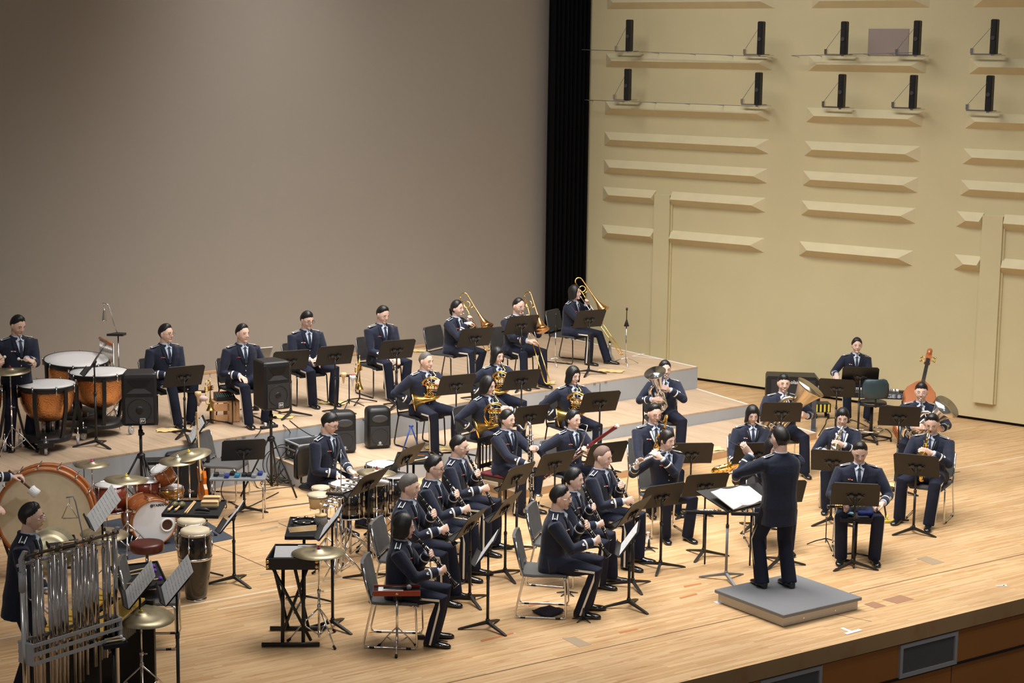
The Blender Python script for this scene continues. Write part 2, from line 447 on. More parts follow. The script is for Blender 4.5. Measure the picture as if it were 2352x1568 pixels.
    j.tube(arc(T @ V((0, -.004, .503)), .072, rad(150), rad(390), 14, T.to_3x3() @ V((1, 0, 0)), T.to_3x3() @ V((0, 1, 0))), .013, 8)
    jo = j.remesh('jacket', .0085, navy, root, 4)
    t = MB(); t.ball((0, 0, pz - .01), (.165, .125, .11), 16, 10)
    for s in (-1, 1):
        hem = An[s] + V((0, -.005, -.045))
        t.tube([Hp[s], Hp[s].lerp(Kn[s], .5), Kn[s], Kn[s].lerp(hem, .5), hem], [.098, .088, .073, .070, .070] if not stand else [.102, .088, .076, .074, .078], 14)
    to = t.remesh('trousers', .009, trous, root, 4)
    if stripe:
        for s in (-1, 1):
            e = MB(); hem = An[s] + V((0, -.005, -.045)); pts = []
            for a_, b_, r0, r1 in ((Hp[s], Kn[s], .094, .074), (Kn[s], hem, .074, .069)):
                d = (b_ - a_).normalized()
                for i in range(7):
                    if a_ is Kn[s] and i == 0: continue
                    o = V((s, 0, .0)); o = (o - d * o.dot(d)).normalized(); pts.append((a_.lerp(b_, i / 6), o, r0 + (r1 - r0) * i / 6, d))
            e.loft([[p + o * (r + .001) + d.cross(o) * w_ * 1. + o * h_ for w_, h_ in ((-.010, 0), (.010, 0), (.010, -.012), (-.010, -.012))] for p, o, r, d in pts[1:]], smooth=False)
            e.build('trouser_stripe', cream, to)
    # --- shoes
    for s in (-1, 1):
        e = MB(); A = An[s]; fy = rad(turn[0 if s < 0 else 1]) if turn else s * -.16
        F = Matrix.Translation((A.x, A.y, 0)) @ Rz(fy)
        pr = [(-.075, .024, .055, 0), (-.068, .033, .075, 0), (-.02, .038, .085, 0), (.03, .040, .072, 0), (.09, .047, .052, 0), (.15, .046, .045, 0), (.185, .034, .036, 0), (.20, .014, .022, 0)]
        rings = []
        for y, a, h, _ in pr:
            rings.append([V((a * math.cos(q), y, .004 + h * (.5 + .5 * math.sin(q)) if math.sin(q) > -.5 else .002)) for q in [2 * PI * k / 14 for k in range(14)]])
        e.loft(rings, M=F); e.tube([F @ V((0, -.02, .05)), V((A.x, A.y, .14))], [.040, .042], 10)
        e.build('shoe', shoem, root)
    # --- shirt, collar, tie
    ff = ws
    def patch(name, m, zs, wf, eps, cx=lambda z: 0, cols=5, th=.006, par=None):
        e = MB(); A = []; B = []
        for z in zs:
            w0 = wf(z); c0 = cx(z); A.append([T @ V((c0 + w0 * (2 * i / (cols - 1) - 1), front(c0 + w0 * (2 * i / (cols - 1) - 1), z) + eps, z)) for i in range(cols)])
        nrm = (T.to_3x3() @ V((0, 1, 0)))
        rings = [list(r) + [p - nrm * (th + eps) for p in reversed(r)] for r in A]
        e.loft(rings, smooth=False); return e.build(name, m, par or root)
    zs = [.27 + .205 * i / 7 for i in range(8)]
    wf = lambda z: .006 + max(0, (z - .27)) * .235
    so = patch('shirt', shirtm, zs, wf, .007)
    e = MB()
    Nk = T @ V((0, .0, .492)); ax = ((H @ V((0, -.02, -.10))) - Nk).normalized()
    x, y, z = frame_from(ax)
    e.loft([[Nk + ax * h + (V((math.cos(a) * rr * 1.02, math.sin(a) * rr * 1.08, 0))) for a in [2 * PI * k / 18 for k in range(18)]] for h, rr in ((-.025, .066), (.006, .066), (.024, .062), (.024, .052))], caps=False)
    for s in (-1, 1):
        P = [T @ V((s * .004, front(0, .47) + .020, .485)), T @ V((s * .045, front(.04, .46) + .014, .452)), T @ V((s * .066, .012, .512)), T @ V((s * .010, .064, .520))]
        e.add(P + [p - V((0, .012, .004)) for p in P], [(0, 1, 2, 3), (7, 6, 5, 4), (0, 4, 5, 1), (1, 5, 6, 2), (2, 6, 7, 3), (3, 7, 4, 0)], smooth=False)
    e.build('shirt_collar', shirtm, so)
    patch('tie', tiem, [.275, .33, .40, .452, .465, .478], lambda z: .019 if z < .43 else (.0125 if z < .455 else .019), .016, cols=3)
    # lapels
    for s in (-1, 1):
        cx = lambda z, s=s: s * (wf(z) + .022 + .012 * math.sin(PI * (z - .27) / .205))
        patch('lapel', navy2, zs, lambda z: .022 if z > .40 else .006 + .016 * (z - .27) / .13, .0115, cx, 3, .008, jo)
    for z in (.235, .165, .095, .03):
        e = MB(); e.ball(T @ V((0, front(0, z) * ff + .007, z)), (.0095, .006, .0095), 8, 6); e.build('button', silver, jo)
    if medal:
        e = MB(); P0 = T @ V((.095, front(.095, .352) * ff + .006, .352)); Mx = Matrix.Translation(P0) @ T.to_3x3().to_4x4() @ Rz(-.45)
        e.mat(white if (sum(map(ord, key)) % 3 == 0) else silver).box((0, 0, 0), (.058, .004, .010), Mx); e.mat(redm).ball((.0, .003, 0), (.010, .004, .009), 8, 6, Mx); e.build('chest_badge', None, jo)
    # --- shoulder boards and cuffs
    if board:
        for s in (-1, 1):
            p0 = T @ V((s * .088, -.005, .4815)); p1 = T @ V((s * .205, -.005, .452)); d = (p1 - p0).normalized(); up = T.to_3x3() @ V((s * .3, 0, 1)); L_ = (p1 - p0).length
            Mx = orient((p0 + p1) / 2 + up.normalized() * .012, up - d * up.dot(d), T.to_3x3() @ V((0, 1, 0)))
            xx = (Mx.to_3x3() @ V((1, 0, 0))).dot(d); e = MB()
            e.mat(navy2).box((0, 0, 0), (L_, .052, .010), Mx); e.mat(white)
            for q in (-1, 1): e.box((0, q * .022, .006), (L_, .0075, .004), Mx)
            e.torus(Mx @ V((math.copysign(L_ * .33, xx), 0, .006)), .0085, .0028, 12, 5, axis=Mx.to_3x3() @ V((0, 0, 1)))
            e.build('shoulder_board', None, jo)
    for s in (-1, 1):
        a = (W[s] - E[s]).normalized(); c = W[s] - a * .105; e = MB(); x, y, z = frame_from(a)
        k = lambda h, r: [c + a * h + (x * math.cos(q) + y * math.sin(q)) * r for q in [2 * PI * i / 20 for i in range(20)]]
        e.loft([k(-.009, .050), k(-.009, .0535), k(.009, .0525), k(.009, .049)], caps=False)
        out = V((s, .2, .5)); out = (out - a * out.dot(a)).normalized(); o2 = a.cross(out)
        c2 = c - a * .034 + out * .0525
        e.add([c2 + o2 * p + a * q + out * r for r in (0, .004) for p, q in ((-.016, .014), (0, .006), (.016, .014), (.010, -.012), (-.010, -.012))], [(0, 1, 2, 3, 4), (9, 8, 7, 6, 5)] + [(i, (i + 1) % 5, 5 + (i + 1) % 5, 5 + i) for i in range(5)], smooth=False)
        e.build('cuff_braid', white, jo)
        e = MB(); c = W[s] - a * .012; e.loft([k(-.012, .034), k(-.012, .040), k(.014, .038), k(.014, .030)], caps=False) if False else e.tube([c - a * .012, c + a * .010], [.040, .036], 14)
        e.build('shirt_cuff', shirtm, root)
    if strap:
        e = MB(); m_ = white if strap == 'white' else blackp
        tgt = T @ V((0, .17, .26))
        for s in (-1, 1):
            pts = [T @ V((s * .05, -.055, .50)), T @ V((s * .078, .0, .498)), T @ V((s * .070, front(.07, .44) + .014, .44)), T @ V((s * .048, front(.05, .36) + .02, .36)), tgt]
            e.tube(pts, [.012, .014, .014, .010, .003], 6, flat=.4)
        e.tube([T @ V((-.05, -.055, .50)), T @ V((0, -.072, .498)), T @ V((.05, -.055, .50))], .012, 6)
        e.build('neck_strap', m_, root)
    Mw = root.matrix_world.copy() if False else (Matrix.Translation(loc) @ Rz(yw) @ Matrix.Diagonal((sc, sc, sc, 1)))
    P = dict(root=root, M=Mw, loc=loc, yw=yw, yaw=yaw, zp=zp, hc=hc, H=H, mouth=H @ V((0, .105, -.052)), T=T, W=W, sc=sc, D=D)
    P['Mi'] = Matrix.Translation(loc) @ Rz(yw)            # unscaled frame for instruments
    P['mouthw'] = Mw @ P['mouth']; P['mouthi'] = P['Mi'].inverted() @ P['mouthw']
    EPA[key] = P
    return P
# ============================================================ instruments (each built once, then copied)
def keys_along(mb, pts, off, r, n, seed=1, size=.007, side=None):
    rnd = random.Random(seed); pts = [V(p) for p in pts]; seg = [(a - b).length for a, b in zip(pts, pts[1:])]; tot = sum(seg); off = V(off).normalized()
    sd = V(side) if side else None
    def P(t):
        d = t * tot
        for a, b, l in zip(pts, pts[1:], seg):
            if d <= l or b is pts[-1]: return a.lerp(b, min(1, d / l)), (b - a).normalized()
            d -= l
    for k in (-1, 1):
        q = []
        for i in range(7):
            p, d = P(.05 + .9 * i / 6); o = (off - d * off.dot(d)).normalized(); q.append(p + o * (r + size * .8) + d.cross(o) * k * r * .7)
        mb.tube(q, size * .30, 5)
    for i in range(n):
        t = (i + .5) / n; p, d = P(t); o = (off - d * off.dot(d)).normalized(); c = d.cross(o)
        w = rnd.uniform(-.6, .6) * r; q = p + o * (r + size * .5) + c * w
        mb.tube([q, q + o * size * .6], size * rnd.uniform(.8, 1.2), 8)
        if i % 2 == 0:
            s = rnd.choice((-1, 1)); mb.tube([p + o * (r + size) + c * w, p + o * r * .5 + c * s * (r + size * 1.2), p + o * r * .5 + c * s * (r + size * 1.2) + d * size * 3.5], size * .35, 5)

def mk_clarinet():
    t = thing('clarinet', 'x', 'clarinet', group='clarinets')
    b = MB(); b.tube([(0, 0, 0), (0, .001, -.03), (0, 0, -.075)], [.004, .010, .0125], 10); b.build('mouthpiece', blackp, t)
    b = MB(); b.lathe([(.0125, -.075), (.0160, -.080), (.0160, -.135), (.0135, -.14), (.0135, -.34), (.0150, -.345), (.0150, -.36), (.0140, -.365), (.0145, -.555), (.017, -.56), (.017, -.575), (.020, -.60), (.028, -.64), (.039, -.663), (.036, -.664)], 14)
    b.build('wooden_body', ebony, t)
    k = MB(); keys_along(k, [(0, 0, -.16), (0, 0, -.55)], (0, 1, 0), .0135, 13, 3, .0085); keys_along(k, [(0, 0, -.16), (0, 0, -.50)], (-.7, -.7, 0), .0135, 5, 5, .007)
    k.build('key_work', silver, t)
    k = MB()
    for z in (-.078, -.137, -.352, -.56, -.661): k.torus((0, 0, z), .0165 if z > -.6 else .038, .0016, 16, 5)
    k.build('metal_ring', silver, t)
    return t
def mk_oboe():
    t = thing('oboe', 'x', 'oboe')
    b = MB(); b.lathe([(.007, 0), (.009, -.05), (.010, -.20), (.0125, -.21), (.0105, -.22), (.0125, -.42), (.016, -.44), (.022, -.50), (.026, -.53), (.022, -.535)], 14); b.build('wooden_body', ebony, t)
    k = MB(); keys_along(k, [(0, 0, -.05), (0, 0, -.45)], (0, 1, 0), .0105, 18, 9, .009); k.build('key_work', brass, t)
    k = MB(); k.tube([(0, 0, 0), (0, 0, .07)], [.003, .0015], 6); k.build('reed', birch, t)
    return t
def mk_flute():
    t = thing('flute', 'x', 'flute')
    b = MB(); b.tube([(.0, 0, .06), (0, 0, -.60)], .0098, 12); b.ball((0, .009, 0), (.012, .004, .016), 10, 6); b.build('tube', silver, t)
    k = MB(); keys_along(k, [(0, 0, -.18), (0, 0, -.57)], (0, .8, .0), .0098, 14, 2, .0085); k.build('key_work', silver, t)
    return t
def flare(mb, path, r0, r1, n=20, pw=3.2, N=22):
    """tube along path (list of points) whose radius grows as a bell"""
    P = [V(p) for p in path]; P = [P[0]] + [b for a, b in zip(P, P[1:]) if (b - a).length > 1e-6]; L = [0]
    for a, b in zip(P, P[1:]): L.append(L[-1] + (b - a).length)
    pts, rs = [], []
    for i in range(N + 1):
        d = L[-1] * i / N
        for j in range(len(P) - 1):
            if d <= L[j + 1] + 1e-9: pts.append(P[j].lerp(P[j + 1], (d - L[j]) / (L[j + 1] - L[j]))); break
        rs.append(r0 + (r1 - r0) * (i / N) ** pw)
    e = (pts[-1] - pts[-2]).normalized()
    # inner wall so the bell is open
    pin = list(reversed(pts[N // 3:])); rin = [max(r * .985 - .001, .002) for r in reversed(rs[N // 3:])]
    pts += [pts[-1] + e * .002] + [p for p in pin[1:]]; rs += [rs[-1] * 1.0] + rin[1:]
    mb.tube(pts, rs, n, caps=False)
def mk_trombone(slide=.62):
    t = thing('trombone', 'x', 'trombone', group='trombones')
    b = MB()
    b.tube([(0, .0, 0), (0, .05, 0)], [.012, .007], 10); b.build('mouthpiece', silver, t)
    b = MB()
    for x in (0, -.085): b.tube([(x, .05, 0), (x, .62, 0)], .0065, 8)
    b.tube([(0, .13, 0), (-.085, .13, 0)], .006, 8); b.build('inner_slide', silver, t)
    b = MB()
    for x in (0, -.085): b.tube([(x, .16 + slide * .5, 0), (x, .62 + slide * .85, 0)], .0088, 8)
    b.tube(arc((-.0425, .62 + slide * .85, 0), .0425, 0, PI, 9, (1, 0, 0), (0, 1, 0)), .0088, 8); b.tube([(0, .18 + slide * .5, 0), (-.085, .18 + slide * .5, 0)], .006, 8)
    b.build('outer_slide', brass, t)
    b = MB(); b.tube([(-.085, .10, 0), (-.10, .02, .0), (-.105, -.24, .0)] + arc((-.15, -.24, .045), .0636, rad(-135) + PI * 0, rad(-135) + PI * 0 + .01, 2, (1, 0, 0), (0, 0, 1))[:0], .0085, 8)
    c = V((-.145, -.24, .045)); u = (V((-.105, -.24, 0)) - c); b.tube([c + u * math.cos(a) + V((0, -1, 0)) * u.length * math.sin(a) for a in [PI * i / 10 for i in range(11)]], .0095, 8)
    b.tube([(-.10, -.02, .0), (-.185, -.02, .09)], .006, 6)
    b.torus((-.125, -.10, .03), .05, .008, 20, 6, axis=(.7, 0, .7)); b.build('tuning_slide', brass, t)
    b = MB(); flare(b, [(-.185, -.24, .09), (-.185, .40, .09)], .0095, .108, 26, 4.6, 26); b.build('bell', brassD, t)
    return t
def mk_trumpet(mt, name='trumpet'):
    t = thing(name, 'x', 'trumpet', group='trumpets')
    b = MB(); b.tube([(0, 0, 0), (0, .012, 0), (0, .06, 0)], [.013, .006, .005], 10); b.build('mouthpiece', silver, t)
    b = MB(); b.tube([(0, .05, 0), (0, .36, 0)] + arc((0, .36, -.05), .05, PI / 2, -PI / 2, 9, (0, 1, 0), (0, 0, 1)) + [(0, .36, -.10), (0, .20, -.10)], .0062, 8)
    b.tube([(0, .17, -.02), (0, .10, 0)] and [(0.015, .20, -.04), (.03, .14, -.04), (.03, .10, -.06), (.01, .17, -.08)], .006, 8); b.build('tubing', mt, t)
    b = MB(); flare(b, [(.0, .13, -.10)] + arc((0, .13, -.05), .05, -PI / 2, -PI * 1.5, 9, (0, 1, 0), (0, 0, 1)) + [(0, .13, 0), (0, .50, 0)], .0065, .061, 20, 6, 40)
    b.build('bell', mt, t)
    b = MB()
    for y in (.17, .193, .216): b.tube([(0.006, y, -.12), (.006, y, .03)], .0105, 10); b.tube([(.006, y, .03), (.006, y, .055)], .003, 6); b.tube([(.006, y, .055), (.006, y, .06)], .008, 8)
    b.build('valves', mt, t)
    return t
def mk_horn():
    t = thing('french_horn', 'x', 'french horn', group='french horns')
    # the coil lies in the x/z plane, y is its axis; origin = mouthpiece
    C = V((-.02, .10, -.27))
    b = MB(); b.tube([(0, 0, 0), V((-.02, .03, -.05))], [.011, .005], 10); b.build('mouthpiece', silver, t)
    b = MB(); b.tube([V((-.02, .03, -.05)), V((-.07, .055, -.11))] + arc(C, .165, rad(75), rad(-40), 14, (1, 0, 0), (0, 0, 1))[:0] + [C + V((.13 * math.cos(rad(q)), .0, .155 * math.sin(rad(q)))) for q in range(95, -60, -14)], .0065, 8)
    b.torus(C, .155, .010, 36, 8, axis=(0, 1, 0)); b.torus(C + V((.005, .018, .005)), .135, .0065, 32, 6, axis=(.1, 1, 0)); b.torus(C + V((-.03, -.012, -.03)), .10, .0065, 28, 6, axis=(0, 1, .08))
    for dx, dz, R in ((.03, -.085, .042), (-.045, -.09, .036), (.05, .06, .040), (-.085, .02, .036)):
        b.torus(C + V((dx, .02, dz)), R, .0068, 18, 6, axis=(.1, 1, .1)); b.torus(C + V((dx + .005, .032, dz)), R * .62, .006, 14, 6, axis=(0, 1, 0))
    for i in range(5): b.tube([C + V((-.07, .02 + .004 * i, .055 - i * .020)), C + V((.075, .02 + .004 * i, .06 - i * .020))], .0062, 8)
    b.build('coiled_tubing', brass, t)
    b = MB()
    for i in range(4): b.tube([C + V((-.06 + .038 * i, .030, .02)), C + V((-.06 + .038 * i, .058, .02))], .016, 12)
    for i in range(3): b.tube([C + V((-.08, .05, .06 - i * .025)), C + V((-.15, .055, .085 - i * .025))], .005, 6)
    b.build('rotary_valves', silver, t)
    b = MB(); B = C + V((.25, .03, -.20))
    flare(b, [C + V((-.155, 0, 0)), C + V((-.135, 0, -.085)), C + V((-.07, -.005, -.145)), C + V((.02, .0, -.165)), C + V((.10, .01, -.168)), B], .010, .155, 30, 3.6, 36)
    b.build('bell', brass, t)
    return t
def mk_tuba(sc, mt, name, bell_in, label='x', valves=4):
    """origin on the player's lap under the instrument; z up to the bell; the player is behind (-y); valves in front"""
    t = thing(name, label, 'tuba' if name == 'tuba' else 'euphonium')
    k = lambda p: tuple(q * sc for q in p)
    b = MB(); flare(b, [k((0, 0, .10)), k((0, 0, .40)), k((0, 0, .88))], .055 * sc, .215 * sc, 34, 3.2, 26); b.build('bell', mt, t)
    b = MB(); r = lambda *a: [q * sc for q in a]
    b.tube([k((0, 0, .16)), k((0, 0, .08)), k((.03, 0, .02)), k((.10, 0, -.01)), k((.17, 0, .02)), k((.20, 0, .08)), k((.20, 0, .45)), k((.19, .0, .54)), k((.15, .0, .59)), k((.10, .0, .60))], r(.058, .058, .057, .056, .053, .050, .038, .034, .030, .028), 16)
    b.tube([k((.12, .07, .50)), k((.13, .07, .12)), k((.09, .07, .05)), k((.03, .07, .04)), k((-.03, .07, .09)), k((-.04, .07, .42)), k((-.01, .08, .49)), k((.05, .08, .50)), k((.09, .08, .44)), k((.09, .08, .20))], .021 * sc, 12)
    b.tube([k((.04, .09, .40)), k((.04, .09, .16)), k((.0, .09, .12)), k((-.03, .09, .18)), k((-.02, .10, .34))], .015 * sc, 10)
    b.build('wrapped_tubing', mt, t)
    b = MB()
    for i in range(valves):
        b.tube([k((.0 + .043 * i, .115, .20)), k((.0 + .043 * i, .115, .36))], .019 * sc, 12); b.tube([k((.043 * i, .115, .36)), k((.043 * i, .115, .40))], .006 * sc, 6); b.tube([k((.043 * i, .115, .40)), k((.043 * i, .115, .406))], .013 * sc, 8)
        b.torus(k((.02 + .043 * i, .12, .14)), .028 * sc, .008 * sc, 14, 6, axis=(0, 1, 0))
    b.build('valves', silver, t)
    return t
def mk_sax(kind, mt=None):
    """origin at the mouthpiece; y forward, z up"""
    k = {'alto': 1.0, 'tenor': 1.3, 'baritone': 1.55}[kind]; mt = mt or brass
    t = thing(kind + '_saxophone', 'x', 'saxophone')
    b = MB(); b.tube([(0, 0, 0), (0, .05, .012), (0, .09, .015)], [.005, .011, .012], 10); b.build('mouthpiece', blackp, t)
    nk = [(0, .085, .015), (0, .12, .015), (0, .16, .0), (0, .185, -.035), (0, .19, -.07)]
    if kind == 'baritone': nk = [(0, .085, .015), (0, .16, .02), (0, .20, .05), (0, .20, .10), (0, .235, .125), (0, .265, .10), (0, .265, -.05)]
    X = nk[-1]; y0, z0 = X[1], X[2]
    b = MB(); b.tube(nk, [.010 + .004 * i / len(nk) for i in range(len(nk))], 12); b.build('neck', silver if kind == 'alto_' else mt, t)
    LB = .44 * k; rb = .034 * k
    path = [(0, y0, z0), (0, y0, z0 - LB)] ; c = V((0, y0 + .048 * k, z0 - LB)); bow = [c + V((0, -.048 * k * math.cos(a), -.048 * k * math.sin(a))) for a in [PI * i / 8 for i in range(9)]]
    pts = [V(path[0]), V((0, y0, z0 - LB * .5))] + bow; rs = [.013 * k, .022 * k] + [rb * (.86 + .25 * i / 8) for i in range(9)]
    b = MB(); b.tube(pts, rs, 16, caps=False)
    e = bow[-1]; flare(b, [e, e + V((0, .005, .12 * k)), e + V((0, .03 * k, .21 * k)), e + V((0, .075 * k, .275 * k))], rb * 1.10, .064 * k, 22, 2.6, 18)
    b.build('body_tube', mt, t)
    q = MB(); keys_along(q, [(0, y0, z0 - .03), (0, y0, z0 - LB * .97)], (-.5, .8, 0), .020 * k, 13, 4, .013 * k); keys_along(q, [(0, y0, z0 - .06), (0, y0, z0 - LB * .95)], (.9, .3, 0), .022 * k, 8, 6, .013 * k)
    keys_along(q, [e, e + V((0, .008, .16 * k))], (-1, .3, 0), rb * 1.15, 3, 8, .022 * k); q.build('key_work', mt if kind != 'x' else silver, t)
    return t
def mk_bassclarinet():
    t = thing('bass_clarinet', 'x', 'bass clarinet')
    b = MB(); b.tube([(0, 0, 0), (0, .06, .01)], [.006, .013], 10); b.build('mouthpiece', blackp, t)
    b = MB(); b.tube([(0, .055, .010), (0, .10, .0), (0, .13, -.03), (0, .155, -.045), (0, .185, -.02), (0, .20, .03), (0, .225, .055), (0, .255, .04), (0, .265, -.0), (0, .265, -.06)], [.011, .012, .013, .013, .014, .015, .016, .017, .018, .018], 12); b.build('neck', silver, t)
    b = MB(); b.tube([(0, .265, -.05), (0, .265, -.82)], [.018, .021], 14); b.build('wooden_body', ebony, t)
    b = MB(); keys_along(b, [(0, .265, -.08), (0, .265, -.80)], (-.3, .9, 0), .020, 20, 4, .013); keys_along(b, [(0, .265, -.08), (0, .265, -.80)], (.9, .1, 0), .020, 14, 6, .012); b.build('key_work', silver, t)
    b = MB(); flare(b, [(0, .265, -.81), (0, .265, -.88), (0, .29, -.93), (0, .33, -.93), (0, .36, -.90), (0, .38, -.84)], .021, .055, 20, 2.4, 20); b.build('bell', silver, t)
    b = MB(); b.tube([(0, .275, -.92), (0, .27, -1.02)], .004, 6); b.build('end_pin', silver, t)
    return t
def mk_bassoon():
    """z axis along the instrument; origin = bocal joint"""
    t = thing('bassoon', 'x', 'bassoon')
    b = MB(); b.lathe([(.020, -.62), (.030, -.615), (.030, -.40), (.026, -.39), (.023, -.1), (.024, .16), (.026, .162), (.026, .19), (.023, .195), (.022, .40), (.020, .50), (.024, .60), (.026, .62)], 18, M=Matrix.Diagonal((1, 1.25, 1, 1)))
    b.tube([(.0, .035, -.40), (.0, .035, .0)], [.018, .013], 12); b.build('wooden_body', bassoonm, t)
    b = MB(); b.lathe([(.027, .622), (.028, .65), (.018, .652)], 18); b.build('bell_ring', mat('ivory_ring', (.80, .74, .60), .5), t)
    b = MB(); keys_along(b, [(0, 0, -.55), (0, 0, .30)], (-.7, .7, 0), .027, 22, 4, .013); keys_along(b, [(0, 0, -.55), (0, 0, .1)], (.8, .5, 0), .027, 14, 6, .013)
    b.tube([(0, 0, .165), (0, 0, .188)], .029, 16); b.tube([(0, 0, -.405), (0, 0, -.385)], .034, 16); b.build('key_work', silver, t)
    return t
def mk_piccolo():
    t = thing('piccolo', 'x', 'piccolo'); b = MB(); b.tube([(0, 0, .03), (0, 0, -.29)], .008, 10); b.build('tube', silver, t); k = MB(); keys_along(k, [(0, 0, -.08), (0, 0, -.27)], (0, 1, 0), .008, 8, 2, .007); k.build('key_work', silver, t); return t
# ============================================================ the setting
EA = rad(34.9); eX = V((math.cos(EA), math.sin(EA), 0)); eY = V((-math.sin(EA), math.cos(EA), 0))
F0 = at(1966, 1468)
def plank_mat(name, c1, c2, c3, rowh, width, rough, dark=.75, scuff=.25, lines=()):
    m = bpy.data.materials.new(name); m.use_nodes = True; nt = m.node_tree; b = nt.nodes['Principled BSDF']; L = nt.links.new
    tc = nt.nodes.new('ShaderNodeTexCoord')
    br = nt.nodes.new('ShaderNodeTexBrick'); br.inputs['Scale'].default_value = 1; br.inputs['Brick Width'].default_value = width; br.inputs['Row Height'].default_value = rowh
    br.inputs['Mortar Size'].default_value = rowh * .02; br.inputs['Mortar Smooth'].default_value = .3; br.offset = .37; br.offset_frequency = 3; br.squash = 1.3; br.squash_frequency = 2
    br.inputs['Color1'].default_value = (*c1, 1); br.inputs['Color2'].default_value = (*c2, 1); br.inputs['Mortar'].default_value = (*[q * dark for q in c2], 1)
    L(tc.outputs['Object'], br.inputs['Vector'])
    mp = nt.nodes.new('ShaderNodeMapping'); mp.inputs['Scale'].default_value = (1.6, 26, 1); L(tc.outputs['Object'], mp.inputs['Vector'])
    n = nt.nodes.new('ShaderNodeTexNoise'); n.inputs['Scale'].default_value = 1.0; n.inputs['Detail'].default_value = 6; n.inputs['Roughness'].default_value = .65; L(mp.outputs[0], n.inputs['Vector'])
    rp = nt.nodes.new('ShaderNodeValToRGB'); rp.color_ramp.elements[0].position = .54; rp.color_ramp.elements[1].position = .74; L(n.outputs['Fac'], rp.inputs[0])
    mx = nt.nodes.new('ShaderNodeMix'); mx.data_type = 'RGBA'; mx.inputs[7].default_value = (*c3, 1); L(rp.outputs[0], mx.inputs[0]); L(br.outputs['Color'], mx.inputs[6])
    n2 = nt.nodes.new('ShaderNodeTexNoise'); n2.inputs['Scale'].default_value = .7; n2.inputs['Detail'].default_value = 5; L(tc.outputs['Object'], n2.inputs['Vector'])
    rp2 = nt.nodes.new('ShaderNodeValToRGB'); rp2.color_ramp.elements[0].position = .35; rp2.color_ramp.elements[1].position = .75
    rp2.color_ramp.elements[0].color = (1, 1, 1, 1); rp2.color_ramp.elements[1].color = (1 - scuff, 1 - scuff, 1 - scuff * .9, 1); L(n2.outputs['Fac'], rp2.inputs[0])
    m2 = nt.nodes.new('ShaderNodeMix'); m2.data_type = 'RGBA'; m2.blend_type = 'MULTIPLY'; m2.inputs[0].default_value = 1; L(mx.outputs[2], m2.inputs[6]); L(rp2.outputs[0], m2.inputs[7])
    L(m2.outputs[2], b.inputs['Base Color']); b.inputs['Roughness'].default_value = rough; b.inputs['Specular IOR Level'].default_value = .35
    return m
stagem = plank_mat('stage_planks', (.74, .505, .275), (.58, .355, .165), (.38, .165, .055), .034, .7, .42)
riserm = plank_mat('riser_boards', (.60, .445, .305), (.54, .395, .262), (.42, .275, .165), .09, 1.8, .55, .7, .12)
def poly_slab(mb, pts, z0, z1):
    n = len(pts); mb.add([V((p[0], p[1], z1)) for p in pts] + [V((p[0], p[1], z0)) for p in pts], [tuple(range(n)), tuple(reversed(range(n, 2 * n)))] + [(i, n + i, n + (i + 1) % n, (i + 1) % n) for i in range(n)], smooth=False)
# stage floor: local x runs along the stage front
b = MB(); b.box((0, 13, -.085), (44, 26, .17)); fl = struct(b.build('floor', stagem)); fl.matrix_world = Matrix.Translation((F0.x, F0.y, 0)) @ Rz(EA)
FM = Matrix.Translation((F0.x, F0.y, 0)) @ Rz(EA); FI = FM.inverted()
def fl_px(x, y, z=0): return FI @ at(x, y, z)
# front of the stage under the lip
panelm = mat('orange_veneer', (.36, .135, .030), .4, var=.15, vscale=1.2)
b = MB(); b.box((0, .08, -.36), (44, .08, .36)); b.box((0, .10, -1.05), (44, .08, .94)); o = struct(b.build('wall_front', panelm)); o.matrix_world = FM
groove = mat('dark_groove', (.008, .006, .005), .8)
b = MB(); b.box((0, .045, -.178), (44, .05, .012)); b.box((0, .05, -.552), (44, .05, .022))
for q in (-3.9, 5.6): b.box((q, .038, -.36), (.006, .004, .36)); 
b.box((-1.85, .060, -.95), (.005, .006, .75)); b.box((1.5, .060, -.95), (.005, .006, .75)); o = struct(b.build('trim_1', groove)); o.matrix_world = FM
b = MB(); b.box((0, -6, -1.62), (44, 12, .1)); o = struct(b.build('floor', mat('hall_carpet', (.03, .02, .015), .9))); o.matrix_world = FM
# ventilation grilles
grm = mat('grille_metal', (.34, .33, .33), .5)
def grille(x0, x1, lab):
    t = thing('ventilation_grille', lab, 'vent', group='grilles in the stage front', M=FM @ Matrix.Translation(((x0 + x1) / 2, .04, -.37)))
    w_, h = (x1 - x0), .355; f = MB()
    for s in (-1, 1): f.box((s * (w_ / 2 - .02), -.012, 0), (.04, .03, h)); f.box((0, -.012, s * (h / 2 - .02)), (w_ - .08, .03, .04))
    f.build('frame', grm, t); g = MB(); g.box((0, .004, 0), (w_ - .08, .008, h - .08)); n = 46
    for i in range(n): g.box((0, -.004, -h / 2 + .045 + (h - .09) * i / (n - 1)), (w_ - .08, .006, .0035))
    g.build('slats', mat('grille_dark', (.13, .12, .125), .6), t)
def fx(px, py): return fl_front(px, py)
def fl_front(px, py):
    """x along the stage front of the pixel, on the vertical front plane"""
    d = FI.to_3x3() @ ray(px, py); c = FI @ cC; t = (.03 - c.y) / d.y; q = c + d * t; return q.x, q.z
a0, a1 = fl_front(2066, 1500)[0], fl_front(2197, 1480)[0]
grille(a0, a1, 'grey ventilation grille in the stage front, nearer the right')
c0, c1 = fl_front(1745, 1560)[0], fl_front(1886, 1550)[0]
grille(c0, c1, 'grey ventilation grille in the stage front below the podium')

